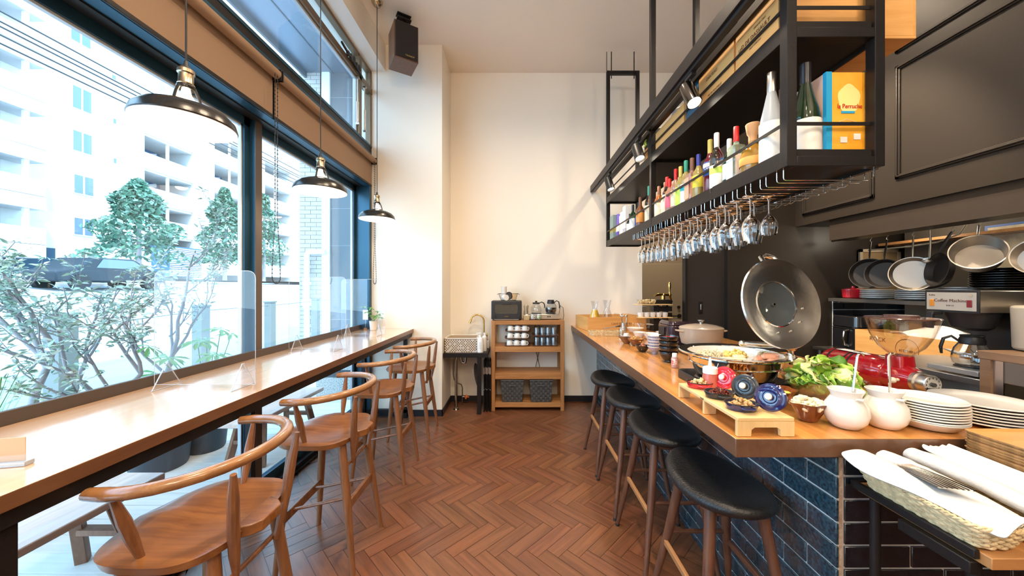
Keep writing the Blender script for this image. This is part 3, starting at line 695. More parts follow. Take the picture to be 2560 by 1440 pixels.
bottle('round-shouldered bottle with yellow label and copper cap', 3.165, 1.130, .295, .037, G_BROWN, C_BRN, L_ORG, 'std', lz=(.22, .52))
bottle('green wine bottle with black cap, left one of two', 3.345, 1.125, .27, .034, G_GREEN, C_BLK, L_WHT)
bottle('green wine bottle with black cap, right one of two', 3.262, 1.150, .27, .034, G_GREEN, C_BLK, L_BLU)
bottle('black bottle with a white script label beside the white cartons', 3.43, 1.125, .20, .034, G_BLACK, C_BLK, L_WHT)
bottle('large black sparkling-wine bottle with white label in the shelf end', 1.485, 1.235, .43, .052, G_DKGREEN, C_BLK, L_WHT, 'slope', lz=(.03, .42))
bottle('dark bottle standing behind the frosted sake bottle', 1.585, 1.215, .38, .040, G_BLACK, C_BRN, L_CRM, 'slope')
def carton(label, X0, X1, Y0, Y1, h, m, z=SZ, band=None, name='carton', extra=None):
    t = T(name, label, 'box', ((X0+X1)/2, (Y0+Y1)/2, z), group=None)
    a, b = (X1-X0)/2, (Y1-Y0)/2
    G().box(-a, a, -b, b, 0, h).build('box_body', m, t, smooth=False, bevel=.0015)
    if band: g = G(); g.box(-a - .0006, a + .0006, -b - .0006, b + .0006, h * band[1], h * band[2]); g.build('printed_band', band[0], t, smooth=False)
    return t
carton('white spirits carton standing beside the black script bottle', 1.10, 1.18, 3.50, 3.585, .30, L_WHT, band=(colr('grey_print', (.45, .45, .5)), .05, .25))
carton('slightly shorter white carton, left neighbour of the tall white one', 1.10, 1.175, 3.60, 3.68, .26, L_WHT, band=(colr('gold_print', (.6, .45, .2)), .1, .16))
carton('violet and white narrow carton', 1.10, 1.17, 3.76, 3.83, .27, colr('violet_card', (.12, .08, .42)), band=(L_WHT, .3, .55))
carton('grey carton between the violet one and the white ones', 1.11, 1.18, 3.69, 3.75, .24, colr('grey_card', (.40, .37, .36)))
carton('sage green carton with a golden motif at the far end of the shelf', 1.10, 1.19, 3.95, 4.08, .30, colr('sage_card', (.30, .40, .36)), band=(C_YEL, .35, .5))
# orange sugar box
t = T('sugar_box', 'orange sugar carton with a blue edge in the near end of the shelf', 'box', (1.360, 1.53, SZ))
ORG = mat('orange_card', (.90, .36, .015), .42, var=.2, vs=8, col2=(.95, .48, .05)); BLU = colr('bright_blue_card', (.02, .36, .68)); PNKC = colr('pale_pink_card', (.80, .58, .50), .6)
G().box(-.078, .082, -.095, .11, 0, .365).build('box_body', [ORG], t, smooth=False, bevel=.003)
G().box(-.0815, -.058, -.0965, -.080, .001, .366).build('blue_edge', BLU, t, smooth=False)
G().box(-.0812, -.0775, -.08, .11, .001, .364).build('pink_side', PNKC, t, smooth=False)
g = G(); P = []
for i in range(40):
    a = 2 * PI * i / 40; r_ = .056 * (1 + .05 * math.sin(5 * a)); P.append((.012 + r_ * math.cos(a) * .82, .255 + r_ * math.sin(a) * 1.05))
g.add([(x, -.0962, z) for x, z in P] + [(.012, -.0964, .255)], [((i + 1) % 40, i, 40) for i in range(40)]); g.build('sun_motif', mat('pale_yellow_print', (.98, .80, .30), .5), t, smooth=False)
font('la Perruche', .026, C_RED, t, (.014, -.0978, .222), (90, 0, 0), sx=.86)
G().box(-.02, .035, -.0972, -.0962, .194, .203).build('blue_strip', BLU, t, smooth=False)
for c in ((-.01, .085), (.045, .098)):
    g = G(); g.box(c[0] - .014, c[0] + .014, -.0972, -.0962, c[1] - .012, c[1] + .012); g.build('sugar_cube_print', L_WHT, t, smooth=False)
g = G()
g.tube([(-.05, -.0968, .15), (.0, -.0968, .17), (.05, -.0968, .155)], .0008, 4); g.build('white_print', L_WHT, t, smooth=False)
# ------------------------------------------------ wooden wine crates on the upper tier
PINE = wood('pine_crate', (.80, .46, .16), (.66, .32, .09), 'Y', .6, rough=.55, bump=.1); PINEX = wood('pine_crate_x', (.80, .46, .16), (.66, .32, .09), 'X', .6, rough=.55, bump=.1)
INK = colr('burnt_ink', (.14, .05, .025), .7)
def crate(label, X0, X1, Y0, Y1, z, h, m=PINE, th=.012, rz=0, name='wine_crate', lid=False, cat='crate'):
    t = T(name, label, cat, ((X0+X1)/2, (Y0+Y1)/2, z), rz)
    a, b = (X1-X0)/2, (Y1-Y0)/2
    G().box(-a, a, -b, b, 0, th).build('bottom', PINEX, t, smooth=False, bevel=.001)
    for s_ in (-1, 1):
        G().box(min(s_*a, s_*(a-th)), max(s_*a, s_*(a-th)), -b, b, th, h).build('side_panel', PINE, t, smooth=False, bevel=.001)
        G().box(-a+th, a-th, min(s_*b, s_*(b-th)), max(s_*b, s_*(b-th)), th, h).build('end_panel', PINEX, t, smooth=False, bevel=.001)
    if lid: G().box(-a, a, -b, b, h, h + .008).build('lid', PINEX, t, smooth=False, bevel=.001)
    return t
UZ = 2.538
t = crate('large pine wine crate with burnt lettering overhanging the right side of the shelf', 1.095, 1.67, 1.452, 1.735, UZ + .0, .195, lid=True)
font('D DE DASSAULT', .026, INK, t, (-.2895, -.0, .12), (90, 0, -90), ext=.0003); font('LE', .02, INK, t, (-.2895, .105, .115), (90, 0, -90), ext=.0003)
font('GRAND CRU', .013, INK, t, (-.2895, -.03, .15), (90, 0, -90), ext=.0003); font('SAINT-EMILION', .011, INK, t, (-.2895, 0, .075), (90, 0, -90), ext=.0003)
g = G()
for z in (.03, .172): g.box(-.2893, -.2888, -.125, .125, z, z + .0015)
g.build('ink_line', INK, t, smooth=False)
t = crate('pine wine crate stuffed with a white cloth, middle of the upper shelf', 1.095, 1.45, 1.750, 2.085, UZ, .205)
font('CHATEAU', .024, INK, t, (-.1795, .03, .15), (90, 0, -90), ext=.0003); font('MIS EN BOUTEILLE', .016, INK, t, (-.1795, 0, .05), (90, 0, -90), ext=.0003)
def cloth_heap(name, label, c, rx, ry, rz_, seed, m=CLOTH, cat='cloth', lump=.28):
    rnd = random.Random(seed); ph = [rnd.uniform(0, 6) for _ in range(6)]
    g = G(); g.ball((0, 0, 0), 1.0, 40, 22, (rx, ry, rz_), fn=lambda a, r, z: 1 + lump * (.5 * math.sin(3 * a + ph[0] + 4 * z) + .3 * math.sin(7 * a + ph[1] - 5 * z) + .2 * math.sin(12 * a + ph[2])))
    o = g.build(name, m, sub=1); o.location = c; return tag(o, label, cat)
cloth_heap('folded_cloth', 'white cloth heaped in the middle pine crate', (1.26, 1.92, UZ + .195), .14, .14, .075, 3, lump=.12)
t = crate('plain pine crate beyond the blue book on the upper shelf', 1.095, 1.42, 2.27, 2.73, UZ, .165)
cloth_heap('folded_cloth', 'grey-white cloths piled in the farther pine crate', (1.25, 2.48, UZ + .18), .13, .17, .085, 9, lump=.2)
t = T('blue_box', 'dark blue flat box between the two wine crates, behind the chrome spotlight', 'box', (1.115, 2.175, UZ))
G().box(-.015, .10, -.075, .075, 0, .235).build('box_body', colr('petrol_blue', (.02, .09, .16)), t, smooth=False, bevel=.002); G().box(-.0155, .1005, -.0755, .0755, .018, .024).build('orange_line', L_ORG, t, smooth=False)
font('C', .02, L_PNK, t, (-.0158, 0, .12), (90, 0, -90), ext=.0003)
t = T('wine_box', 'orange and black wine carton printed with green grapes, beyond the middle upright', 'box', (1.16, 2.93, UZ))
G().box(-.05, .06, -.07, .08, 0, .27).build('box_body', colr('black_card', (.03, .03, .03)), t, smooth=False, bevel=.002); G().box(-.0512, -.02, .0, .082, .0, .14).build('orange_panel', L_ORG, t, smooth=False)
g = G(); rnd = random.Random(1)
for i in range(16): g.ball((-.052, .05 + rnd.uniform(-.022, .022), .21 + rnd.uniform(-.04, .04)), .009, 8, 6)
g.build('grape_print', L_LIM, t)
bottle('dark bottle standing between the grape carton and the middle upright', 2.80 + .055, 1.20, .26, .034, G_BLACK, C_BLK, None, z=UZ)
# ================================================================ BUFFET ON THE BAR  (bar top at z = 1.0)
BZ = 1.0015
def stack_things(name, mk, labels, cat, group, xyz, n, dz, rot=7, sc=None):
    """n copies of one thing piled up, every one an object"""
    first = mk(labels(0)); first['category'] = cat; first['group'] = group; first.location = xyz; out = [first]
    for i in range(1, n):
        out.append(dup(first, labels(i), (xyz[0] + .0015 * math.sin(i * rot), xyz[1] + .0015 * math.cos(i * rot), xyz[2] + dz * i), rot * i % 360))
    return out
def one(name, label, cat, g, m, loc=(0, 0, 0), group=None, **k):
    o = g.build(name, m, **k); o.location = loc; return tag(o, label, cat, group)
NTH = ['lowest', 'second from the bottom', 'third from the bottom', 'fourth from the bottom', 'fifth from the bottom', 'sixth from the bottom', 'seventh from the bottom', 'eighth from the bottom', 'ninth from the bottom', 'tenth from the bottom', 'eleventh from the bottom', 'twelfth from the bottom', '13th from the bottom', '14th from the bottom', '15th from the bottom', '16th from the bottom', '17th from the bottom', '18th from the bottom', '19th from the bottom', '20th from the bottom']
def nth(i, n): return 'topmost' if i == n - 1 else NTH[i]
# --- white plates
def plate_mesh(r, h=.014, deep=0, th=.0035):
    return G().lathe([(0, .002), (r * .52, .002), (r * .54, 0), (r * .58, .001), (r * .75, .005 + deep * .3), (r, h + deep), (r + .0015, h + deep + .001), (r + .0015, h + deep + th - .001), (r - .002, h + deep + th), (r * .74, .009 + deep * .35), (r * .60, .006), (0, .006)], 56)
def plates(x, y, z, r, n, dz, desc, group, th=.0045):
    stack_things('dinner_plate', lambda l: one('dinner_plate', l, 'plate', plate_mesh(r, th=th), WHITEC, group=group), lambda i: '%s white plate, %s' % (nth(i, n), desc), 'plate', group, (x, y, z), n, dz)
o = one('deep_plate', 'lowest, deeper white plate under the stack beside the ceramic jars', 'plate', plate_mesh(.098, .03), WHITEC, (1.478, 1.252, BZ), 'white plates beside the ceramic jars')
plates(1.478, 1.252, BZ + .021, .098, 8, .0092, 'pile beside the ceramic jars', 'white plates beside the ceramic jars')
plates(1.745, 1.30, BZ, .135, 7, .0105, 'larger pile behind the wooden trays', 'large white plates behind the trays')
# --- two ceramic jars with ladles
def jar(label, X, Y):
    t = T('ceramic_jar', label, 'jar', (X, Y, BZ))
    G().lathe([(0, 0), (.034, 0), (.040, .002), (.058, .025), (.0645, .050), (.060, .078), (.047, .100), (.042, .108), (.043, .116), (.050, .130), (.0515, .133), (.049, .134), (.041, .119), (.039, .108), (.056, .078), (.060, .05), (.036, .008), (0, .006)], 48).build('body', WHITEC, t)
    g = G(); g.tube([(-.012 + .0, -.050, .112), (.004, -.0555, .1105), (.024, -.048, .112)], [.003, .005, .003], 8); g.build('lug', WHITEC, t)
    return t
def ladle(label, X, Y, dx, dy):
    g = G(); p0 = Vector((X + dx * .2, Y, BZ + .04)); p1 = Vector((X + dx, Y + dy, BZ + .245))
    pts = [p0.lerp(p1, f) for f in (0, .5, 1)]; c = p1 + Vector((.013, 0, 0))
    pts += [c + Vector((-.013 * math.cos(a), 0, .014 * math.sin(a))) for a in (.5, 1.1, 1.6, 2.2, 2.8)]
    g.tube(pts, [.0045, .0045, .0042] + [.0038] * 5, 8, flat=.5)
    g.lathe([(0, 0), (.018, .004), (.024, .018), (.0225, .018), (.016, .006), (0, .003)], 20, c=(p0.x, p0.y, p0.z - .02))
    one('ladle', label, 'ladle', g, CHROME)
jar('white round-bellied ceramic jar, left of the pair', 1.18, 1.245); ladle('steel ladle standing in the left ceramic jar', 1.19, 1.25, .045, .01)
jar('white round-bellied ceramic jar, right of the pair, next to the plates', 1.318, 1.245); ladle('steel ladle standing in the right ceramic jar', 1.345, 1.25, .005, .01)
# --- salad bowl
t = T('salad_bowl', 'large clear glass bowl heaped with salad', 'bowl', (1.335, 1.515, BZ))
G().lathe([(0, 0), (.07, 0), (.085, .012), (.125, .055), (.148, .100), (.151, .104), (.146, .104), (.121, .058), (.082, .018), (0, .010)], 56).build('glass_body', pane('bowl_glass', (.95, .965, .96), .14), t)
LEAF = [mat('lettuce_green', (.22, .42, .03), .45, var=.5, vs=25, col2=(.42, .58, .10), sss=.1), mat('lettuce_pale', (.62, .68, .22), .5, var=.4, vs=20, col2=(.78, .78, .45)), mat('lettuce_purple', (.14, .05, .05), .5, var=.4, vs=30, col2=(.25, .28, .05)), mat('lettuce_dark', (.08, .24, .02), .5, var=.4, vs=30)]
def leafy(name, label, R0, H0, n, seed, size, mats, loc, wt=(5, 4, 1, 2)):
    rnd = random.Random(seed); g = G(); pool = [i for i, k in enumerate(wt) for _ in range(k)]
    for _ in range(n):
        f = rnd.random(); a = rnd.uniform(0, 2 * PI); r_ = R0 * math.sqrt(rnd.random()) * .98; top = H0 * (1 - (r_ / R0) ** 2 * .75)
        zc = rnd.uniform(.35, 1.0) * top; s_ = size * rnd.uniform(.6, 1.3)
        g.m = rnd.choice(pool); g.X = rotm(rnd.uniform(-70, 70), rnd.uniform(-70, 70), rnd.uniform(0, 360), (r_ * math.cos(a), r_ * math.sin(a), zc))
        vs = []; nu, nv = 6, 5; ph = rnd.uniform(0, 6); w_ = rnd.uniform(.55, .9)
        for i in range(nu + 1):
            for j in range(nv + 1):
                u = i / nu * 2 - 1; v = j / nv; wd = w_ * math.sin(PI * min(.97, .15 + .75 * v)) ; 
                z = .16 * math.cos(u * 2.2 + ph) + .12 * math.sin(9 * v + 4 * u + ph) * abs(u) + .09 * math.sin(14 * v + ph) * u * u - .25 * v * v
                vs.append((u * wd * s_ * .6, (v - .4) * s_, z * s_ * .55))
        g.add(vs, [(i * (nv + 1) + j, (i + 1) * (nv + 1) + j, (i + 1) * (nv + 1) + j + 1, i * (nv + 1) + j + 1) for i in range(nu) for j in range(nv)])
    o = g.build(name, mats, angle=80); o.location = loc; m = o.modifiers.new('s', 'SOLIDIFY'); m.thickness = .0008; return o
o = leafy('salad_leaves', '', .118, .155, 200, 3, .066, LEAF, (1.335, 1.515, BZ + .045))
tag(o, 'mixed green and purple salad leaves piled in the glass bowl', 'salad', kind='stuff')
# --- chafing dish on its induction plate
CX, CY = 1.115, 1.785
t = T('induction_plate', 'flat black induction plate under the chafing dish', 'induction hob', (CX, CY, BZ))
g = G(); g.prism(rrect(-.215, .215, -.17, .17, .03), 0, .042); g.build('housing', BLKP, t, smooth=False, bevel=.004)
g = G(); g.prism(rrect(-.205, .205, -.16, .16, .02), .0425, .045); g.build('glass_top', BLKG, t, smooth=False)
t = T('chafing_dish', 'large round chromed chafing dish with its lid open, holding sausages and eggs', 'chafing dish', (CX, CY, BZ + .046)); t.scale = (1.04, 1.04, 1.0)
g = G(); g.lathe([(0, .0), (.145, 0), (.165, .008), (.180, .035), (.193, .060), (.196, .064), (.192, .068), (.205, .098), (.222, .112), (.243, .116), (.246, .121), (.242, .126), (.205, .122), (.203, .118)], 72); g.build('water_pan', CHROME, t)
g = G(); g.lathe([(.203, .1185), (.198, .118), (.190, .085), (.182, .078), (0, .078)], 64); g.build('white_insert', WHITEC, t)
lt = G(); X = Matrix.Translation((.190, -.055, .372)) @ Euler((R(80), 0, R(12))).to_matrix().to_4x4() @ Matrix.Scale(-1, 4, (0, 0, 1))
lt.X = X; lt.lathe([(.115, .030), (.122, .030), (.165, .022), (.200, .008), (.222, .0), (.226, -.006), (.222, -.012), (.200, -.003), (.165, .010), (.120, .018), (.113, .020)], 72)
lid = lt.build('lid', mat('satin_chrome', (.78, .75, .70), .22, metal=1, bump=.12, bs=14), t)
g = G(); g.X = X; g.lathe([(.0, .052), (.06, .048), (.100, .034), (.116, .026), (.116, .022), (.098, .028), (.06, .042), (0, .046)], 56); g.build('lid_window', mat('smoked_lid_glass', (.10, .12, .13), .03, trans=.35, coat=.6), lid)
g = G(); g.X = X; g.lathe([(.112, .036), (.117, .036), (.119, .030), (.117, .018), (.112, .016), (.110, .026), (.112, .036)], 56); g.build('lid_ring', CHROME, lid)
g = G(); g.X = X; g.tube([(-.045, .212, .010), (-.036, .242, .028), (0, .256, .036), (.036, .242, .028), (.045, .212, .010)], [.010, .012, .013, .012, .010], 12); g.build('handle', CHROME, lid)
g = G(); g.X = X; g.cyl((0, 0, .030), (0, 0, .04), .006); g.build('vent_knob', CHROME, lid)
for k in range(4):
    g = G(); g.X = X; a = R(20 + 30 * k + 240); g.cyl((.145 * math.cos(a), .145 * math.sin(a), .005), (.145 * math.cos(a), .145 * math.sin(a), .016), .004, n=8); g.build('rivet', STEEL, lid)
g = G(); g.cyl((.10, .085, .15), (.27, -.01, .15), .016, n=20); g.ball((.275, -.012, .148), .024, 20, 12); g.cyl((.275, -.012, .06), (.275, -.012, .13), .012); g.cyl((.24, .0, .07), (.16, .02, .07), .012)
g.ball((.10, .085, .15), .018, 16, 10); g.build('hinge', CHROME, t)
# food in the dish
SAUS = mat('pink_sausage', (.72, .34, .22), .35, coat=.3, var=.25, vs=20); HAM = mat('salmon_pink', (.80, .40, .26), .5, var=.4, vs=40, col2=(.88, .58, .42)); EGG = mat('scrambled_egg', (.90, .70, .22), .6, var=.3, vs=50)
BEAN = mat('pale_sprouts', (.80, .72, .50), .6, var=.3, vs=50); FISH = mat('grilled_fish', (.50, .38, .20), .45, var=.6, vs=40)
fz = BZ + .046 + .082; rnd = random.Random(6)
for k, (x, y, a) in enumerate(((.075, -.085, 20), (.115, -.06, 35), (.135, -.09, 15), (.095, -.055, 60), (.145, -.065, -20), (.110, -.095, 0))):
    g = G(); L_ = .034; zz = .018 + .014 * (k > 3)
    g.X = rotm(0, 0, a, (CX + x, CY + y, fz + zz)); g.tube([(-L_, 0, -.003), (-L_ * .8, 0, 0), (0, 0, .003), (L_ * .8, 0, 0), (L_, 0, -.003)], [.004, .012, .0135, .012, .004], 12)
    one('sausage', ('plump pink sausage lying on the small black tray', )[0], 'sausage', g, SAUS, group='sausages in the chafing dish')
for k, (x, y, a) in enumerate(((-.06, -.04, 10), (-.03, -.075, -15), (.0, -.045, 25), (.01, -.085, 5), (-.075, -.08, -30))):
    g = G(); g.X = rotm(6, 4 * (k - 2), a, (CX + x, CY + y, fz + .010 + .007 * (k % 3))); g.ball((0, 0, 0), 1, 20, 8, (.042, .022, .007), fn=lambda t_, r_, z_: 1 + .08 * math.sin(4 * t_))
    one('salmon_slice', 'slice of pink grilled salmon in the chafing dish', 'salmon slice', g, HAM, group='salmon slices in the chafing dish')
one('sausage_tray', 'small black tray under the sausages in the chafing dish', 'tray', G().lathe([(0, 0), (.055, 0), (.068, .008), (.066, .010), (.053, .003), (0, .003)], 36, sy=.62), BLKG, (CX + .11, CY - .075, fz - .002))
def crumbs(name, label, cat, c, rx, ry, h, n, size, m, seed, kind='stuff', sh='blob', rz=0):
    rnd = random.Random(seed); g = G()
    for _ in range(n):
        a = rnd.uniform(0, 2 * PI); q = math.sqrt(rnd.random()); z = rnd.uniform(0, 1) * h * (1 - q * q * .8); s_ = size * rnd.uniform(.6, 1.3)
        g.X = Matrix.Translation(c) @ rotm(0, 0, rz) @ rotm(rnd.uniform(0, 180), rnd.uniform(0, 180), rnd.uniform(0, 360), (q * rx * math.cos(a), q * ry * math.sin(a), z + size * .4))
        g.m = rnd.randrange(len(m)) if isinstance(m, list) else 0
        if sh == 'blob': g.ball((0, 0, 0), s_, 8, 5, (1, .75, .6))
        elif sh == 'stick': g.tube([(-s_ * 1.6, 0, 0), (0, s_ * .3, 0), (s_ * 1.6, 0, 0)], s_ * .22, 5)
        elif sh == 'flake': g.ball((0, 0, 0), s_, 7, 4, (1, .8, .25))
    return tag(g.build(name, m, angle=70), label, cat, kind=kind)
crumbs('scrambled_egg', 'yellow scrambled egg at the back of the chafing dish', 'egg', (CX + .045, CY + .07, fz), .062, .05, .035, 170, .010, EGG, 1)
crumbs('bean_sprouts', 'pale stir-fried sprouts at the left of the chafing dish', 'vegetables', (CX - .085, CY + .055, fz), .06, .055, .028, 150, .012, BEAN, 2, sh='stick')
crumbs('grilled_vegetables', 'browned grilled vegetable slices at the right of the chafing dish', 'vegetables', (CX + .155, CY - .0, fz), .032, .04, .025, 26, .016, [FISH, mat('leaf_green')if 0 else EGG], 4, sh='flake')
# --- squeeze bottle, spoon jar, little spice bottle
t = T('squeeze_bottle', 'squeeze bottle of red dressing with white nozzle cap', 'bottle', (.845, 1.515, BZ))
G().lathe([(0, 0), (.032, 0), (.035, .005), (.035, .035), (.030, .11), (.027, .125), (0, .125)], 36).build('body', mat('pinkish_dressing', (.52, .13, .09), .35, coat=.2), t)
g = G(); g.lathe([(0, .125), (.029, .125), (.029, .148), (.025, .152), (.010, .154), (.008, .158), (.004, .192), (0, .193)], 36, fn=lambda a, r, z: 1 + (.03 * math.sin(24 * a) if .12 < z < .15 else 0)); g.build('nozzle_cap', WHITEP, t)
one('teaspoon', 'thin steel spoon leaning behind the squeeze bottle', 'spoon', G().tube([(.878, 1.575, BZ + .03), (.905, 1.585, BZ + .105), (.925, 1.59, BZ + .150)], [.0025, .0018, .0022], 8), STEEL)
t = T('sauce_glass', 'small glass pot holding the thin spoon beside the squeeze bottle', 'jar', (.885, 1.590, BZ)); G().lathe([(0, 0), (.02, 0), (.022, .004), (.024, .045), (.022, .045), (.018, .005), (0, .004)], 24).build('glass_body', GLASSM, t)
t = T('spice_bottle', 'little glass spice bottle with red and white label and white cap', 'bottle', (.985, 2.16, BZ))
G().lathe([(0, 0), (.0185, 0), (.0195, .003), (.0195, .058), (.017, .066), (.013, .070), (0, .070)], 24).build('glass_body', mat('pink_salt_glass', (.80, .50, .45), .1, trans=.4), t)
g = G(); g.lathe([(.0198, .018), (.0201, .019), (.0201, .055), (.0198, .056)], 24); g.build('label', colr('red_white_label', (.60, .06, .05), .5, var=.9, vs=90, col2=(.85, .8, .75)), t)
g = G(); g.lathe([(0, .068), (.015, .068), (.015, .086), (.013, .089), (0, .089)], 24); g.build('cap', WHITEP, t)
# --- bamboo riser with three little cocottes and their lids
BAM = wood('bamboo', (.86, .60, .29), (.78, .50, .21), 'Y', .9, rough=.4, bump=.04); BAMX = wood('bamboo_x', (.86, .60, .29), (.76, .49, .21), 'Z', 1.2, rough=.4, bump=.04)
RX0, RX1, RY0, RY1 = .740, .930, 1.162, 1.585
t = T('bamboo_riser', 'low bamboo serving riser at the corner of the bar', 'riser', (0, 0, BZ))
G().box(RX0, RX1, RY0, RY1, .050, .0625).build('top_board', BAM, t, smooth=False, bevel=.002)
for y in (RY0, (RY0 + RY1) / 2 - .006, RY1 - .013):
    P = [(RX0, 0), (RX0 + .045, 0), (RX0 + .047, .022), (RX0 + .058, .030), (RX1 - .058, .030), (RX1 - .047, .022), (RX1 - .045, 0), (RX1, 0), (RX1, .050), (RX0, .050)]
    g = G(); g.add([(x, y, z) for x, z in P] + [(x, y + .013, z) for x, z in P], [(0, 1, 2, 9), (2, 3, 9), (3, 4, 8, 9), (4, 5, 8), (5, 6, 7, 8)] + [tuple(reversed([10 + i for i in f])) for f in ((0, 1, 2, 9), (2, 3, 9), (3, 4, 8, 9), (4, 5, 8), (5, 6, 7, 8))] + [(i, i + 10, (i + 1) % 10 + 10, (i + 1) % 10) for i in range(10)])
    g.build('foot', BAMX, t, smooth=False)
font('staub', .012, INK, t, (RX0 - .0006, 1.385, .0565), (90, 0, -90), ext=.0002)
EN_R = mat('cherry_enamel', (.55, .015, .03), .15, coat=.7); EN_K = mat('matt_black_enamel', (.020, .022, .026), .3, coat=.3); EN_B = mat('dark_blue_enamel', (.008, .012, .09), .08, coat=1)
def cocotte(col, food, y, x, lx, ly, name, cname, lidrot, fsh='blob', fs=.0065, nfood=110):
    t = T('mini_cocotte', 'little oval %s cocotte holding %s' % (cname, food[1]), 'cocotte', (x, y, BZ + .0632), rz=-6); t.scale = (1.22, 1.22, .95)
    g = G(); g.lathe([(0, 0), (.036, 0), (.040, .003), (.044, .018), (.0455, .023), (.043, .024), (.0405, .019), (.036, .009), (0, .008)], 40, sy=.78); g.m = 1
    g.lathe([(.0435, .0245), (.0462, .0235), (.0462, .0265), (.0435, .0265), (.0405, .020), (.0435, .0245)], 40, sy=.78); g.build('pot', [col, EN_K], t)
    for s_ in (-1, 1): g = G(); g.tube([(-.016, s_ * .035, .017), (-.011, s_ * .044, .017), (.011, s_ * .044, .017), (.016, s_ * .035, .017)], .0048, 8, flat=.7); g.build('handle', col, t)
    cr = crumbs(name, '%s filling the %s cocotte' % (food[1], cname), 'topping', (x, y, BZ + .071), .042, .032, .030, nfood, fs, food[0], int(y * 100), sh=fsh)
    t = T('cocotte_lid', 'round %s lid with pale knob, propped upright behind its cocotte' % cname, 'lid', (lx, ly, BZ + .064), rz=lidrot); t.scale = (1.12,) * 3
    X = rotm(-68, 0, 0, (0, 0, .042)) @ Matrix.Scale(-1, 4, (0, 0, 1)) if 0 else rotm(72, 0, 0, (0, 0, .043))
    g = G(); g.X = X; g.lathe([(0, 0), (.038, 0), (.0425, .002), (.043, .006), (.038, .010), (.033, .0085), (.029, .011), (.020, .0115), (.019, .010), (.017, .013), (0, .014)], 44); l = g.build('lid_disc', col, t)
    g = G(); g.X = X; g.cyl((0, 0, .012), (0, 0, .022), .0035); g.lathe([(0, .021), (.008, .021), (.0105, .025), (.009, .029), (0, .030)], 20); g.build('knob', mat('ivory_knob', (.75, .68, .55), .3), t)
    for k in range(14):
        a = 2 * PI * k / 14
        if k % 7 in (5, 6): continue
        g = G(); g.X = X; g.box(.0245 * math.cos(a) - .0018, .0245 * math.cos(a) + .0018, .0245 * math.sin(a) - .0018, .0245 * math.sin(a) + .0018, .0105, .0122); g.build('raised_letter', col, l, smooth=False)
YEL = mat('pale_crumb', (.80, .64, .34), .7, var=.3, vs=60); REDB = mat('dark_red_grains', (.20, .03, .015), .6, var=.4, vs=80); WALNF = mat('walnut_pieces', (.62, .40, .18), .6, var=.5, vs=50, col2=(.40, .20, .07))
cocotte(EN_R, (YEL, 'pale yellow crumbs'), 1.515, .800, .888, 1.480, 'yellow_crumbs', 'cherry red', -58)
cocotte(EN_K, (REDB, 'dark red grains'), 1.375, .803, .890, 1.350, 'red_grains', 'black', -55, fs=.0042, nfood=200)
cocotte(EN_B, (WALNF, 'walnut pieces'), 1.243, .805, .892, 1.218, 'walnut_pieces', 'dark blue', -52, fs=.0085, nfood=70)
# --- brown glazed star-shaped bowls
BRNG = mat('brown_glaze', (.22, .065, .018), .08, coat=.9, var=.4, vs=12, col2=(.12, .03, .01))
def star_bowl(label, X, Y, r, rz=0, m=None, h=.07, name='glazed_bowl'):
    t = T(name, label, 'bowl', (X, Y, BZ), rz=rz)
    def fn(a, q, z): return 1 + .10 * math.cos(6 * a) * min(1, q / r) * (1 if z > h * .3 else 0)
    g = G(); prof = [(0, 0), (r * .42, 0), (r * .46, .004), (r * .70, h * .55), (r * .98, h), (r, h * 1.02), (r * .96, h * 1.02), (r * .66, h * .58), (r * .40, .010), (0, .008)]
    g.lathe(prof, 48, fn=fn, sy=.82); g.build('body', m or BRNG, t, angle=60); return t
POT = mat('potato_salad', (.86, .78, .60), .55, var=.2, vs=40)
star_bowl('brown glazed star-shaped bowl of white tofu beside the ceramic jar', 1.095, 1.305, .072, 10); crumbs('tofu_pieces', 'white crumbled tofu in the front brown bowl', 'tofu', (1.095, 1.305, BZ + .045), .058, .046, .038, 120, .011, POT, 7)
star_bowl('brown glazed bowl of corn between the front one and the salad', 1.105, 1.465, .072, 30); crumbs('sweet_corn', 'yellow corn in the second brown bowl', 'corn', (1.105, 1.465, BZ + .045), .048, .038, .016, 110, .0065, mat('corn_yellow', (.90, .60, .10), .4), 8)
star_bowl('brown glazed bowl right behind the red cocotte lid', 1.03, 1.585, .066, 5); crumbs('carrot_shreds', 'orange carrot shreds in the third brown bowl', 'carrot', (1.03, 1.585, BZ + .045), .045, .036, .012, 60, .008, mat('carrot', (.85, .30, .04), .4), 9, sh='stick')
star_bowl('brown glazed bowl half hidden behind the black cocotte lid', .985, 1.46, .058, 15)
# --- black lacquer bowls and striped rice bowls
LACQ = mat('black_lacquer', (.010, .009, .009), .12, coat=.8); LACR = mat('red_lacquer', (.40, .015, .012), .2, coat=.6)
def lacq(l):
    g = G(); g.lathe([(0, 0), (.030, 0), (.031, .006), (.029, .010), (.046, .022), (.0585, .050), (.061, .068), (.0605, .0695), (.059, .0695), (.0575, .060)], 44); g.m = 1; g.lathe([(.0575, .060), (.0565, .052), (.044, .026), (0, .018)], 44)
    return one('lacquer_bowl', l, 'bowl', g, [LACQ, LACR if 'topmost' in l else LACQ])
stack_things('lacquer_bowl', lacq, lambda i: '%s black lacquer bowl of the pile with red insides' % NTH[i], 'bowl', 'stacked black lacquer bowls', (1.020, 2.33, BZ), 3, .0345)
_o = lacq('topmost black lacquer bowl of the pile with red insides'); _o['group'] = 'stacked black lacquer bowls'; _o.location = (1.021, 2.331, BZ + .1035)
STR = mat('striped_china', (.84, .83, .82), .2, coat=.4)
nt = STR.node_tree; tc_ = nt.nodes.new('ShaderNodeTexCoord'); sp_ = nt.nodes.new('ShaderNodeSeparateXYZ'); nt.links.new(tc_.outputs['Object'], sp_.inputs[0])
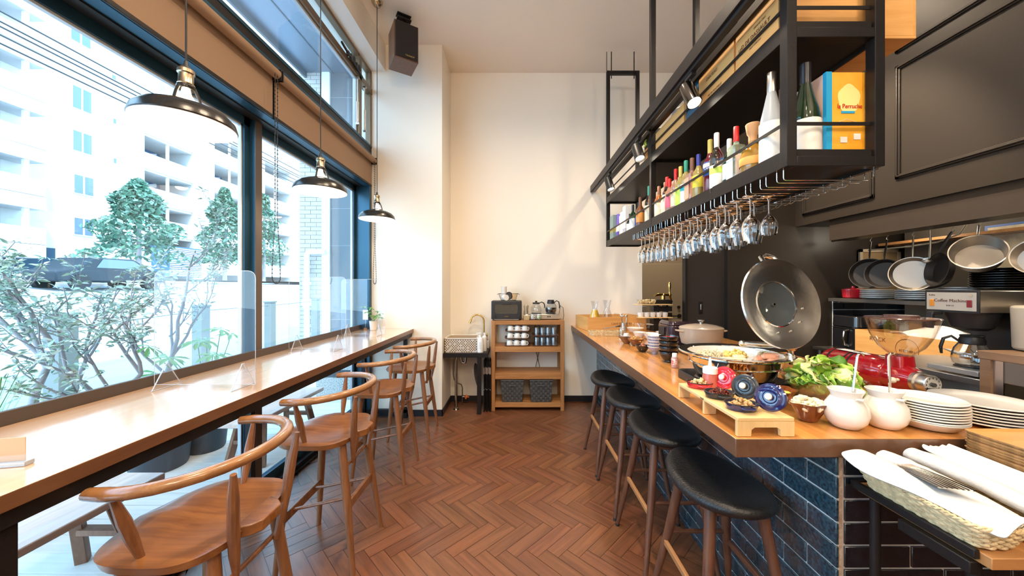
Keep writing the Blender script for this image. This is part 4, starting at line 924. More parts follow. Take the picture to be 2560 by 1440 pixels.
at2 = nt.nodes.new('ShaderNodeMath'); at2.operation = 'ARCTAN2'; nt.links.new(sp_.outputs[0], at2.inputs[0]); nt.links.new(sp_.outputs[1], at2.inputs[1])
m1 = nt.nodes.new('ShaderNodeMath'); m1.operation = 'MULTIPLY'; m1.inputs[1].default_value = 36; nt.links.new(at2.outputs[0], m1.inputs[0])
m2 = nt.nodes.new('ShaderNodeMath'); m2.operation = 'SINE'; nt.links.new(m1.outputs[0], m2.inputs[0])
rp_ = nt.nodes.new('ShaderNodeValToRGB'); rp_.color_ramp.elements[0].position = .48; rp_.color_ramp.elements[1].position = .55; rp_.color_ramp.elements[0].color = (.16, .15, .30, 1); rp_.color_ramp.elements[1].color = (.84, .83, .82, 1)
nt.links.new(m2.outputs[0], rp_.inputs[0]); nt.links.new(rp_.outputs[0], nt.nodes['Principled BSDF'].inputs['Base Color'])
def striped(l):
    g = G(); g.lathe([(.0, .0), (.018, 0), (.019, .010), (.040, .030), (.052, .050)], 44); g.m = 1; g.lathe([(.052, .050), (.054, .055), (.052, .056), (.049, .050), (.037, .033), (0, .018)], 44)
    return one('rice_bowl', l, 'bowl', g, [STR, WHITEC])
stack_things('rice_bowl', striped, lambda i: '%s bowl of the blue-striped white pile' % nth(i, 5), 'bowl', 'stacked striped rice bowls', (1.045, 2.62, BZ), 5, .0210)
# --- cast-iron casserole, rice cooker, black pot base
t = T('casserole', 'big greige enamelled casserole with steel knob', 'casserole', (1.435, 2.70, BZ + .055)); t.scale = (.92, .92, 1)
CAS = mat('greige_enamel', (.42, .33, .25), .25, coat=.5)
G().lathe([(0, 0), (.14, 0), (.155, .01), (.168, .06), (.172, .125), (.168, .125), (.160, .06), (.145, .015), (0, .012)], 56, sy=.9).build('pot', CAS, t)
g = G(); g.lathe([(.174, .124), (.175, .130), (.165, .138), (.11, .152), (.05, .160), (0, .162)], 56, sy=.9); l = g.build('lid', CAS, t)
G().lathe([(0, .162), (.012, .162), (.012, .172), (.026, .186), (.026, .190), (0, .194)], 28).build('knob', STEEL, l)
for s_ in (-1, 1): g = G(); g.tube([(s_ * .165, -.04, .105), (s_ * .195, -.03, .108), (s_ * .195, .03, .108), (s_ * .165, .04, .105)], .011, 10, flat=.6); g.build('handle', CAS, t)
t = T('induction_hob', 'black portable hob with side display under the casserole', 'induction hob', (1.44, 2.70, BZ)); g = G(); g.prism(rrect(-.19, .16, -.18, .18, .03), 0, .05); g.build('housing', BLKG, t, smooth=False, bevel=.004)
g = G(); g.box(-.1915, -.189, -.12, .0, .015, .04); g.build('display', mat('dim_display', (.10, .13, .15), .2), t, smooth=False)
t = T('rice_cooker', 'dark plum rice cooker behind the lacquer bowls', 'rice cooker', (1.42, 3.08, BZ))
PLUM = mat('dark_plum_gloss', (.035, .018, .025), .12, coat=.8)
g = G(); g.prism(rrect(-.125, .125, -.14, .14, .06, 8), .0, .17, .96); g.build('body', PLUM, t, bevel=.008)
g = G(); g.prism(rrect(-.12, .12, -.135, .135, .06, 8), .172, .205, .86); l = g.build('lid', PLUM, t, bevel=.008)
g = G(); g.box(-.135, -.122, -.05, .06, .03, .15); g.build('handle', BLKP, t, smooth=False, bevel=.003)
# --- cups, bowls with dips
def cone_bowl(label, X, Y, r=.062, h=.062, fill=None, m=WHITEC, group='white bowls at the far end of the bar'):
    t = T('white_bowl', label, 'bowl', (X, Y, BZ), group=group)
    G().lathe([(0, 0), (r * .45, 0), (r * .48, .006), (r * .95, h * .9), (r, h), (r * .96, h), (r * .42, .012), (0, .010)], 36).build('body', m, t)
    if fill: G().lathe([(r * .84, h * .80), (0, h * .92)], 30).build('filling', fill, t)
YOG = mat('yogurt_white', (.90, .89, .86), .4); MISO = mat('dressing_tan', (.70, .48, .24), .5)
P = at(1598, 846, BZ); cone_bowl('white cone-shaped bowl, left of three on the far bar', P.x, P.y, .062, fill=YOG)
P = at(1627, 849, BZ); cone_bowl('white cone-shaped bowl, middle of three on the far bar', P.x, P.y, .075, fill=MISO)
P = at(1656, 845, BZ); cone_bowl('white cone-shaped bowl, right of three on the far bar', P.x, P.y, .062, fill=YOG)
P = at(1563, 851, BZ); t = T('saucer_with_cup', 'white saucer under the upturned white cup', 'saucer', (P.x, P.y, BZ)); plate_mesh(.055, .010).build('dish', WHITEC, t)
t['category'] = 'saucer'; t.name = 'saucer'
one('small_cup', 'small white cup turned upside down on the saucer', 'cup', G().lathe([(0, .055), (.020, .055), (.024, .052), (.036, .001), (.038, 0), (.035, 0), (.020, .048), (0, .050)], 32), WHITEC, (P.x + .012, P.y, BZ + .0135))
P = at(1586, 864, BZ); star_bowl('octagonal wooden bowl with black seeds', P.x - .03, P.y + .12, .062, 0, wood('dark_wood_bowl', (.30, .13, .05), (.18, .07, .03), 'X', 1.5, .4), .055, 'wooden_bowl')
star_bowl('octagonal wooden bowl heaped with golden granola flakes', P.x + .02, P.y + .02, .075, 20, wood('dark_wood_bowl'if 0 else 'dark_wood_bowl', (.30, .13, .05), (.18, .07, .03)), .055, 'wooden_bowl')
crumbs('granola', 'golden fried flakes heaped in the octagonal wooden bowl', 'granola', (P.x + .02, P.y + .02, BZ + .035), .062, .05, .035, 150, .010, mat('granola_gold', (.72, .38, .12), .6, var=.4, vs=60), 12, sh='flake')
crumbs('black_seeds', 'black seeds in the farther wooden bowl', 'seeds', (P.x - .03, P.y + .12, BZ + .040), .042, .036, .014, 90, .006, mat('seed_black', (.03, .02, .015), .5), 13)
P = at(1606, 879, BZ); t = T('black_bowl', 'small black bowl of brown nuts beside the striped bowls', 'bowl', (P.x, P.y, BZ)); G().lathe([(0, 0), (.025, 0), (.028, .004), (.048, .030), (.055, .05), (.052, .05), (.042, .028), (0, .008)], 40, sy=.9).build('body', LACQ, t)
for k, (dx, dy, dz) in enumerate(((-.018, 0, 0), (.016, .006, 0), (0, -.016, .004), (.002, .018, .002), (0, 0, .016))):
    g = G(); g.ball((0, 0, 0), .0125, 12, 8, (1.1, .9, .9)); one('pickled_plum', 'brown pickled plum in the small black bowl', 'plum', g, mat('plum_brown', (.36, .12, .05), .35), (P.x + dx, P.y + dy, BZ + .038 + dz), 'brown plums in the black bowl')
# --- wicker tray, tongs, glass bowl, jars, cereal dispenser
WICK = mat('pale_wicker', (.78, .60, .34), .7, bump=.3, bs=120, var=.35, vs=60)
def basket(name, label, cat, c, a, b, h, flare, m=WICK, rz=0, rings=7, waves=34, th=.0032):
    t = T(name, label, cat, c, rz)
    g = G()
    for k in range(rings):
        f = k / (rings - 1); ea, eb = a + flare * f, b + flare * f; P = resample(rrect(-ea, ea, -eb, eb, min(ea, eb) * .55, 14), 96); pts = []; n = len(P)
        for i, (x, y) in enumerate(P):
            w_ = .0022 * (1 if (i // 2 + k) % 2 else -1); q_ = math.hypot(x, y); pts.append((x + x / q_ * w_, y + y / q_ * w_, h * f + th))
        g.tube(pts, th * 1.15, 5, closed=True, flat=1.2)
    P = resample(rrect(-a, a, -b, b, min(a, b) * .55, 14), 96); n = len(P); Q = resample(rrect(-a - flare, a + flare, -b - flare, b + flare, min(a + flare, b + flare) * .55, 14), 96)
    for i in range(0, n, 2): g.tube([(*P[i], 0), (*Q[i], h + th)], th * .55, 4)
    g.build('woven_wall', m, t, angle=80)
    g = G(); g.prism(P, .0, .004); g.build('base', m, t, smooth=False)
    g = G()
    for s_ in (0, PI):
        pts = []
        for i in range(n * 2):
            x, y = Q[(i // 2) % n]; x2, y2 = Q[(i // 2 + 1) % n]; f = (i % 2) / 2; ph = i * 1.1 + s_
            x, y = x + (x2 - x) * f, y + (y2 - y) * f; k = 1 + .02 * math.cos(ph); pts.append((x + x / math.hypot(x, y) * .002 * math.cos(ph), y + y / math.hypot(x, y) * .002 * math.cos(ph), h + th * 2.0 + th * 1.1 * math.sin(ph)))
        g.tube(pts, th * 1.1, 5, closed=True)
    g.build('twisted_rim', m, t, angle=80); return t
P = at(1511, 838, BZ); basket('wicker_tray', 'long low wicker tray in front of the wooden drinks box', 'basket', (P.x, P.y, BZ), .150, .050, .035, .008, rings=4)
t = T('tongs', 'steel tongs with black grip lying across the wicker tray', 'tongs', (P.x + .10, P.y + .05, BZ + .065), rz=25); g = G(); g.bar((-.12, 0, 0), (.06, .01, .012), .012, .003); g.bar((-.12, 0, .006), (.06, -.01, .02), .012, .003); g.build('arms', STEEL, t, smooth=False); G().bar((.04, 0, .015), (.10, 0, .022), .022, .012).build('grip', BLKP, t, smooth=False, bevel=.003)
P = at(1588, 833, BZ); t = T('glass_bowl', 'clear glass bowl of white yogurt before the cereal dispenser', 'bowl', (P.x, P.y, BZ)); G().lathe([(0, 0), (.055, 0), (.065, .01), (.10, .07), (.108, .10), (.104, .10), (.094, .07), (.06, .016), (0, .012)], 40).build('glass_body', GLASSM, t); G().lathe([(0, .014), (.058, .018), (.088, .060), (0, .064)], 36).build('yogurt', YOG, t)
P = at(1556, 841, BZ)
FLK = mat('cereal_gold', (.72, .42, .16), .6, var=.4, vs=60, col2=(.85, .62, .32))
def glass_jar(label, X, Y, r, h, fill, fh, cat='jar', z=BZ, name='glass_jar', lid=None):
    t = T(name, label, cat, (X, Y, z)); G().lathe([(0, 0), (r, 0), (r * 1.02, .004), (r, h * .8), (r * .85, h * .9), (r * .88, h), (r * .84, h), (r * .94, h * .78), (r * .95, .006), (0, .004)], 28).build('glass_body', GLASSM, t)
    if fill: rn = random.Random(int(X * 1000)); g = G(); [g.ball((rn.uniform(-.6, .6) * r, rn.uniform(-.6, .6) * r, rn.uniform(.01, fh)), r * .2, 7, 4, (1, .8, .5)) for _ in range(70)]; o = g.build('contents', fill, t, angle=70); o['kind'] = 'stuff'
    if lid: G().lathe([(0, h), (r * .9, h), (r * .9, h + .012), (0, h + .014)], 24).build('lid', lid, t)
    return t
glass_jar('glass jar of pale muesli at the right end of the wicker tray', P.x, P.y, .038, .095, mat('muesli', (.78, .58, .32), .7, var=.4, vs=80), .075)
P = at(1598, 808, BZ)
t = T('cereal_dispenser', 'clear pitcher filled with golden cereal flakes', 'cereal container', (P.x, P.y, BZ), rz=15)
g = G(); g.box(-.075, .075, -.055, .055, 0, .225); g.box(-.072, .072, -.052, .052, .003, .222); g.build('clear_body', pane('clear_plastic', (.97, .98, 1), .08), t, smooth=False)
g = G(); rnd = random.Random(3); [g.ball((rnd.uniform(-.062, .062), rnd.uniform(-.045, .045), rnd.uniform(.012, .145)), .011, 7, 4, (1, .9, .35)) for _ in range(330)]; o = g.build('cereal', FLK, t, angle=70); o['kind'] = 'stuff'
g = G(); g.box(-.078, .078, -.058, .058, .225, .235); g.box(-.05, .03, -.03, .03, .235, .25); g.build('flip_lid', mat('smoky_lid', (.55, .60, .68), .3, trans=.4), t, smooth=False, bevel=.003)
# --- tiered stand
t = T('tiered_stand', 'black wooden block tower with two pale bamboo shelves', 'stand', (at(1652, 826, BZ).x, at(1652, 826, BZ).y, BZ), rz=0)
TXs, TYs = t.location.x, t.location.y
for k in range(5):
    z = k * .075; w_ = .105
    G().box(-w_, w_, -.06, .06, z, z + .055).build('block', BLK, t, smooth=False, bevel=.002); 
    if k < 4: G().box(-.06, -.045, -.06, .06, z + .055, z + .075).build('spacer', BLK, t, smooth=False); G().box(.04, .06, -.06, .06, z + .055, z + .075).build('spacer', BLK, t, smooth=False)
G().box(-.30, .075, -.145, -.061, .155, .163).build('bamboo_shelf', BAM, t, smooth=False, bevel=.001); G().box(-.34, .075, -.145, -.061, .300, .308).build('bamboo_shelf', BAM, t, smooth=False, bevel=.001)
for k in range(5):
    t = T('ramekin', '%s of the white ramekins on the lower bamboo shelf, counted from the left' % ORD[k], 'ramekin', (TXs - .27 + k * .068, TYs - .103, BZ + .1645), group='white ramekins on the bamboo shelf')
    G().lathe([(0, 0), (.026, 0), (.028, .003), (.034, .048), (.0345, .05), (.031, .05), (.026, .010), (0, .008)], 30, fn=lambda a, r, z: 1 + (.02 * math.sin(20 * a) if .003 < z < .045 and r > .026 else 0)).build('cup', WHITEC, t); G().lathe([(.0295, .038), (0, .042)], 24).build('filling', YOG, t)
t = T('glass_dish', 'boat-shaped glass dish of cut fruit on the upper bamboo shelf', 'dish', (TXs - .20, TYs - .103, BZ + .3095)); G().lathe([(0, 0), (.07, 0), (.085, .01), (.115, .05), (.112, .05), (.08, .012), (0, .006)], 36, sy=.38).build('glass_body', GLASSM, t); 
g = G(); rnd = random.Random(4); [g.ball((rnd.uniform(-.085, .085), rnd.uniform(-.022, .022), rnd.uniform(.015, .045)), .012, 7, 5) for _ in range(60)]; o = g.build('cut_fruit', mat('pale_fruit', (.86, .68, .36), .4, var=.3, vs=40), t, angle=70); o['kind'] = 'stuff'
# --- brass beer tap
t = T('beer_tap', 'polished brass beer tap with upright handle above the black tower', 'beer tap', (TXs + .07, TYs + .10, BZ))
g = G(); g.cyl((0, 0, 0), (0, 0, .40), .022); g.lathe([(0, .40), (.026, .40), (.028, .41), (.02, .425), (0, .43)], 24); g.build('column', BRASS, t)
g = G(); g.tube([(-.12, -.02, .395), (-.10, -.02, .405), (-.05, 0, .412), (.02, 0, .412), (.075, 0, .408)], [.006, .013, .016, .016, .018], 14); g.ball((.075, 0, .408), .022, 16, 10); g.tube([(.075, 0, .40), (.085, 0, .365), (.105, 0, .32)], [.014, .012, .009], 12); g.build('spout', BRASS, t)
g = G(); g.lathe([(0, .425), (.010, .425), (.008, .45), (.015, .49), (.017, .52), (.010, .56), (0, .565)], 20, c=(.075, 0, 0)); g.build('handle', BRASS, t)
# --- drinks box with carafes
t = crate('long pale wooden box holding the juice carafes at the far end of the bar', .78, 1.50, 4.02, 4.44, BZ, .155, rz=9, name='drinks_box', cat='box')
font('CAVE DES OURS', .034, INK, t, (.05, -.2105, .075), (90, 0, 0), ext=.0003)
def carafe(label, X, Y, juice=None, z=BZ + .02, s_=1.0):
    t = T('carafe', label, 'carafe', (X, Y, z), group=None); k = s_
    pr = [(0, 0), (.048*k, 0), (.055*k, .006), (.056*k, .05*k), (.045*k, .10*k), (.028*k, .145*k), (.025*k, .17*k), (.034*k, .215*k), (.042*k, .235*k)]
    G().lathe(pr + [(r - .002, z_ + .001) for r, z_ in reversed(pr[2:])] + [(0, .006)], 32).build('glass_body', GLASSM, t)
    if juice: G().lathe([(0, .008), (.051*k, .010), (.0535*k, .05*k), (.043*k, .10*k), (.026*k, .147*k), (.0225*k, .155*k), (0, .155*k)], 30).build('juice', juice, t)
carafe('glass carafe half full of orange juice', .955, 4.22, mat('orange_juice', (.98, .55, .03), .3), s_=1.32); carafe('empty glass carafe beside the orange juice one', 1.12, 4.28, None, s_=1.36)
t = T('milk_jug', 'glass jug with a loop handle and white milk in the drinks box', 'jug', (1.24, 4.20, BZ + .02)); G().lathe([(0, 0), (.05, 0), (.055, .01), (.055, .12), (.05, .15), (.054, .165), (.051, .165), (.047, .15), (.051, .12), (.051, .01), (0, .008)], 32).build('glass_body', GLASSM, t)
G().tube([(.052, 0, .14), (.085, 0, .14), (.09, 0, .09), (.056, 0, .05)], .006, 8).build('handle', GLASSM, t); G().lathe([(0, .009), (.0495, .010), (.0495, .09), (0, .09)], 30).build('milk', YOG, t)
t = T('cutlery_pot', 'small steel pot bristling with spoons and whisks in front of the cereal dispenser', 'utensil pot', (at(1560, 826, BZ).x, at(1560, 826, BZ).y, BZ)); G().lathe([(0, 0), (.035, 0), (.04, .09), (.038, .09), (.033, .004), (0, .004)], 28).build('pot', STEEL, t)
for k in range(5): a = k * 1.3; g = G(); g.cyl((.01 * math.cos(a), .01 * math.sin(a), .01), (.032 * math.cos(a), .032 * math.sin(a), .16), .0022, n=6); g.ball((.034 * math.cos(a), .034 * math.sin(a), .165), .012, 10, 6, (1, .5, 1.5)); one('serving_spoon', 'steel spoon standing in the small utensil pot', 'spoon', g, STEEL, tuple(t.location), 'spoons in the utensil pot')
# small black plates pile behind the glass bowl
for k in range(5): one('small_plate', '%s small white plate of the pile right of the yogurt bowl' % nth(k, 5), 'plate', plate_mesh(.075, .012), WHITEC, (at(1625, 822, BZ).x, at(1625, 822, BZ).y, BZ + .01 * k), 'small white plates right of the yogurt bowl')
# ================================================================ RED COFFEE GRINDER
RED = mat('grinder_red', (.36, .008, .014), .12, coat=.9)
t = T('coffee_grinder', 'red horizontal coffee grinder with clear hopper', 'coffee grinder', (1.72, 1.47, BZ))
g = G(); g.X = rotm(-90, 0, 0, (0, .0, .095))     # axis along +y
g.lathe([(0, .12), (.060, .12), (.066, .125), (.078, .16), (.082, .20), (.080, .25), (.080, .40), (.070, .425), (0, .43)], 48); g.lathe([(0, .02), (.046, .02), (.060, .05), (.062, .12), (0, .125)], 40); g.build('body', RED, t)
for z in (.262, .285, .372): g = G(); g.X = rotm(-90, 0, 0, (0, 0, .095)); g.lathe([(.0795, z), (.0825, z + .001), (.0825, z + .007), (.0795, z + .008)], 48); g.build('dark_band', BLKP, t)
g = G(); g.X = rotm(-90, 0, 0, (0, 0, .095)); g.lathe([(0, -.035), (.036, -.035), (.038, -.032), (.038, .0), (.045, .004), (.045, .022), (0, .024)], 40); g.build('adjusting_dial', STEEL, t)
for k in range(12):
    a = 2 * PI * k / 12; g = G(); g.X = rotm(-90, 0, 0, (0, 0, .095)); g.box(.028 * math.cos(a) - .0012, .028 * math.cos(a) + .0012, .028 * math.sin(a) - .004, .028 * math.sin(a) + .004, -.0357, -.035); g.build('dial_mark', BLKP, t, smooth=False)
g = G(); g.X = rotm(-90, 0, 0, (0, 0, .095)); g.cyl((0, 0, -.042), (0, 0, -.035), .009, n=6); g.build('dial_nut', BLKP, t, smooth=False)
g = G(); g.prism(rrect(-.038, .038, -.035, .045, .015), .14, .195, .9); g.X = rotm(0, 0, 0, (0, .095, 0)); g.v = [(x, y + .085, z) for x, y, z in g.v]; g.build('hopper_neck', RED, t, smooth=False, bevel=.004)
g = G(); g.cyl((-.075, .03, .10), (-.098, .025, .10), .007); g.ball((-.103, .024, .10), .013, 14, 10); g.build('lever_knob', mat('ivory_knob'), t)
g = G(); g.lathe([(.033, .19), (.040, .20), (.075, .235), (.100, .285), (.118, .345), (.120, .36), (.118, .36), (.098, .285), (.073, .237), (.038, .203), (.031, .19)], 56, c=(0, .085, 0)); h_ = g.build('hopper', pane('hopper_plastic', (.95, .94, .93), .09, .05), t)
g = G(); g.lathe([(0, .368), (.055, .368), (.055, .360), (.118, .357), (.122, .361), (.118, .364), (.058, .366), (.056, .374), (0, .374)], 56, c=(0, .085, 0)); g.build('hopper_lid', mat('smoky_brown_plastic', (.20, .10, .08), .1, trans=.5), h_)
g = G(); g.box(-.081, -.070, .20, .36, .075, .105); g.build('green_badge', mat('green_gold_badge', (.02, .16, .06), .3, var=.8, vs=70, col2=(.55, .42, .10)), t, smooth=False)
g = G(); g.prism(rrect(-.05, .05, .10, .38, .03), 0, .03); g.build('foot', BLKP, t, smooth=False, bevel=.003)
g = G(); g.box(-.035, .01, .20, .36, .174, .1755); g.build('paper_label', L_WHT, t, smooth=False)
# ================================================================ SIDE TABLE WITH TRAYS AND CUTLERY BASKETS
TZ = .866
t = T('side_table', 'small black-framed side table with a wooden top in front of the bar', 'table')
WT = wood('amber_table_top', (.55, .27, .10), (.40, .18, .06), 'X', .9, rough=.3, coat=.3)
G().box(1.115, 1.92, .815, 1.135, TZ - .030, TZ - .002).build('tabletop', WT, t, smooth=False, bevel=.002)
g = G(); g.box(1.100, 1.114, .835, 1.140, TZ - .020, TZ + .003); g.box(1.10, 1.93, 1.136, 1.146, TZ - .02, TZ + .003); g.build('frame', BLK, t, smooth=False, bevel=.002)
g = G(); g.bar((1.107, 1.00, TZ - .045), (1.107, .84, TZ - .045), .022, .03); g.build('bracket', BLK, t, smooth=False, bevel=.002)
for x, y in ((1.125, 1.09), (1.125, .855), (1.90, 1.09), (1.90, .855)): G().cyl((x, y, 0), (x, y, TZ - .03), .013, n=16).build('leg', BLK, t)
# wooden trays
TRW = wood('tray_veneer', (.66, .36, .12), (.50, .24, .07), 'X', .8, rough=.32, coat=.2); TRE = mat('tray_edge_ply', (.42, .24, .10), .5, var=.4, vs=80)
def tray(l):
    g = G(); P = rrect(-.225, .225, -.152, .152, .022, 6); n = len(P); k = .985
    vs = [(x * .975, y * .965, 0) for x, y in P] + [(x, y, .0105) for x, y in P] + [(x * k, y * k, .0105) for x, y in P] + [(x * .955, y * .94, .003) for x, y in P]
    g.m = 1; g.add(vs, [(i, (i + 1) % n, (i + 1) % n + n, i + n) for i in range(n)] + [(i + n, (i + 1) % n + n, (i + 1) % n + 2 * n, i + 2 * n) for i in range(n)])
    b = len(g.v); g.m = 0; g.add(vs, [(i + 2 * n, (i + 1) % n + 2 * n, (i + 1) % n + 3 * n, i + 3 * n) for i in range(n)] + [tuple(range(3 * n, 4 * n)), tuple(reversed(range(n)))])
    return one('serving_tray', l, 'tray', g, [TRW, TRE], smooth=True)
NTR = 20
tr = stack_things('serving_tray', tray, lambda i: '%s wooden tray of the tall pile on the side table' % nth(i, NTR), 'tray', 'stacked wooden trays', (1.664, .974, TZ + .0005), NTR, .0087, rot=0)
for i, o in enumerate(tr): o.location.x = 1.664 + .0018 * math.sin(i * 2.3); o.location.y = .974 + .0015 * math.sin(i * 3.1)
# two long cutlery baskets
basket('cutlery_basket', 'long pale wicker basket holding napkin rolls and forks, left one of two', 'basket', (1.160, .972, TZ + .0045), .048, .135, .052, .022, rings=8)
basket('cutlery_basket', 'long pale wicker basket holding knives and paper packs, right one of two', 'basket', (1.312, .972, TZ + .0045), .046, .135, .052, .020, rings=8)
def roll(label, p, q, r, seed, flat=.75):
    rnd = random.Random(seed); g = G(); p = Vector(p); q = Vector(q); n = 14; pts = []; rr = []
    for i in range(n + 1):
        f = i / n; pts.append(p.lerp(q, f) + Vector((rnd.uniform(-.0012, .0012), 0, rnd.uniform(-.0012, .0012) + .008 * math.sin(PI * f)))); rr.append(r * (1 + .07 * math.sin(5 * f + seed)) * (.88 if i in (0, n) else 1))
    g.tube(pts, rr, 20, flat=flat)
    for e, s_ in ((pts[0], -1), (pts[-1], 1)):       # spiral fold seen at the ends
        d = (q - p).normalized() * s_; sp = [e + d * .003 + Vector((math.cos(a * 1.0) * r * (.15 + .10 * a / 2), 0, math.sin(a) * r * flat * (.15 + .10 * a / 2))) for a in [i * .5 for i in range(28)]]
        sp = [(v if abs(v.x - e.x) < r else e) for v in sp]; g.tube(sp, .0016, 5)
    return one('napkin_roll', label, 'napkin', g, CLOTH, group=None)
def drape(name, label, pts_, mat_=CLOTH, cat='napkin'):       # pts_: rows of 3-D points
    g = G(); nu = len(pts_); nv = len(pts_[0]); g.add([p for row in pts_ for p in row], [(i * nv + j, (i + 1) * nv + j, (i + 1) * nv + j + 1, i * nv + j + 1) for i in range(nu - 1) for j in range(nv - 1)])
    o = g.build(name, mat_, sub=2); m = o.modifiers.new('s', 'SOLIDIFY'); m.thickness = .0025; return tag(o, label, cat)
z = TZ + .058
roll('white napkin roll right of the forks in the left basket', (1.175, 1.115, z + .035), (1.196, .832, z + .012), .027, 1)
roll('thick white napkin roll in the right basket, beside the knives', (1.268, 1.118, z + .040), (1.300, .822, z + .014), .029, 2)
roll('slim white napkin roll tucked behind the thick one in the right basket', (1.318, 1.125, z + .030), (1.372, .835, z + .012), .022, 3)
rows = []
for i in range(9):
    f = i / 8; y = 1.125 - .335 * f; row = []
    for j in range(7):
        u = j / 6; x = 1.055 + .098 * u + .050 * f * (1 - .3 * u) - .012 * math.sin(f * 6) * (1 - u); zz = z + .022 + .026 * math.sin(u * PI * .85) * (1 - .35 * f) - .020 * (1 - u) * f - .004 * math.sin(9 * f + 4 * u) + (.016 * max(0, f - .85) * 6 * u)
        if i == 0: zz += .018 * (1 - u); x -= .012 * (1 - u)
        row.append((x, y, zz))
    rows.append(row)
drape('folded_napkin', 'white folded napkin spread along the left rim of the left basket', rows)
# forks
FK = mat('fork_steel', (.72, .68, .62), .16, metal=1)
def fork():
    t = T('fork', '', 'fork', (0, 0, 0), group='forks between the napkins in the left basket')
    g = G(); w_ = .0105
    for k in range(4): x = -w_ + k * (2 * w_ / 3); g.tube([(x, .118, .004), (x, .098, .0), (x, .076, .003)], [.0008, .0012, .0014], 6)
    g.tube([(0, .078, .003), (0, .066, .004), (0, .055, .008), (0, .03, .009), (0, -.03, .006), (0, -.085, .001)], [.011, .011, .005, .0028, .0038, .006], 10, flat=.18)
    g.build('fork_body', FK, t); return t
fk = fork(); fks = [fk] + [dup(fk) for _ in range(7)]
for i, o in enumerate(fks):
    o.location = (1.128 + .0042 * i, 1.00 - .006 * i, z + .036 + .0026 * i); o.rotation_euler = (R(-7), R(10 - 4 * i), R(-9 + 1.2 * i)); o['label'] = 'steel fork lying in the left basket, %s from the rim side' % ORD[i]
# knives with dark handles
KN = mat('dark_knife_handle', (.045, .045, .045), .25, metal=.5)
def knife():
    t = T('table_knife', '', 'knife', group='knives in the right basket')
    g = G(); g.tube([(0, -.10, 0), (0, -.09, 0), (0, -.02, 0), (0, 0, 0)], [.004, .0062, .0052, .004], 10, flat=.6); g.build('handle', KN, t)
    g = G(); g.tube([(0, 0, 0), (0, .03, 0), (0, .09, 0), (.003, .118, 0)], [.004, .007, .007, .002], 8, flat=.14); g.build('blade', FK, t); return t
kn = knife()
for i in range(5):
    o = kn if i == 0 else dup(kn); o.location = (1.312 + .006 * i, .945 - .003 * i, z + .030 - .0015 * i); o.rotation_euler = (R(-6), R(70), R(-12 + i)); o['label'] = 'dark-handled knife in the right basket, %s from the napkin roll' % ORD[i]
# paper packs
for i in range(4):
    rows = []; x0 = 1.318 + .024 * i
    for a in range(6):
        f = a / 5; rows.append([(x0 + .035 * u + .042 * f, 1.135 - .26 * f, z + .050 + .014 * math.sin(u * PI) - .020 * f + .008 * math.sin(7 * u + i) * (1 - f)) for u in (0, .25, .5, .75, 1)])
    drape('paper_pack', '%s of the crinkled white paper cutlery packs beside the wooden trays, counted from the left' % ORD[i], rows, PAPER, 'paper pack')['group'] = 'paper cutlery packs in the right basket'
# ================================================================ WOODEN RACK AT THE BACK WALL
RK = wood('old_teak', (.50, .23, .075), (.30, .12, .035), 'X', .9, rough=.5, bump=.15); RKZ = wood('old_teak_z', (.46, .21, .07), (.26, .11, .035), 'Z', .9, rough=.5, bump=.15)
x0, x1, y0, y1 = -.298, .585, 4.21, 4.555
t = T('wooden_rack', 'warm reclaimed-wood rack with four shelves against the back wall', 'shelf rack')
for x in (x0, x1 - .045):
    for y in (y0, y1 - .04): G().box(x, x + .045, y, y + .04, 0, 1.095).build('post', RKZ, t, smooth=False, bevel=.003)
for z, h, w_ in ((1.045, .052, 1), (.715, .065, 1), (.385, .072, 1), (.045, .055, 1)):
    g = G(); g.box(x0 + .045, x1 - .045, y0 + .003, y0 + .028, z, z + h); g.build('front_rail', RK, t, smooth=False, bevel=.003)
    g = G(); g.box(x0 + .045, x1 - .045, y1 - .028, y1 - .003, z, z + h); g.build('back_rail', RK, t, smooth=False, bevel=.003)
    for k in range(3): G().box(x0 + .006, x1 - .006, y0 + .029 + k * .096, y0 + .029 + k * .096 + .094, z + h - .018, z + h - .0005).build('shelf_board', RK, t, smooth=False, bevel=.002)
    for x in (x0 + .01, x1 - .035): G().box(x, x + .025, y0 + .04, y1 - .04, z, z + h - .02).build('side_rail', RK, t, smooth=False)
RT = 1.098
# toaster oven
t = T('toaster_oven', 'matt black toaster oven on top of the wooden rack', 'toaster oven', (-.115, 4.345, RT))
OV = mat('matt_black_metal', (.022, .022, .023), .42)
G().box(-.185, .185, -.13, .15, .012, .235).build('body', OV, t, smooth=False, bevel=.008, seg=3)
g = G(); P = rrect(-.133, .133, .085, .187, .02); g.add([(x, -.1315, z) for x, z in P], [tuple(reversed(range(len(P))))]); g.build('window', mat('oven_window', (.05, .045, .035), .08, coat=.6), t, smooth=False)
g = G(); g.tube([(x, -.133, z) for x, z in P], .0035, 6, closed=True); g.build('window_frame', mat('bronze_trim', (.16, .13, .09), .35, metal=.6), t)
g = G(); g.box(-.055, .055, -.150, -.132, .196, .206); g.build('handle', OV, t, smooth=False, bevel=.003)
for x in (-.150, .150): g = G(); g.X = rotm(90, 0, 0, (x, -.13, .052)); g.lathe([(0, 0), (.020, 0), (.019, .016), (0, .017)], 24); g.build('dial', BLKP, t)
g = G(); g.box(-.15, .15, -.133, -.13, .008, .014); g.build('crumb_tray', STEEL, t, smooth=False); font('BALMUDA', .010, BRASS, t, (0, -.1315, .047), (90, 0, 0), ext=.0002)
for x in (-.15, .15): g = G(); g.cyl((x, -.1, 0), (x, -.1, .014), .012); g.build('foot', RUB, t)
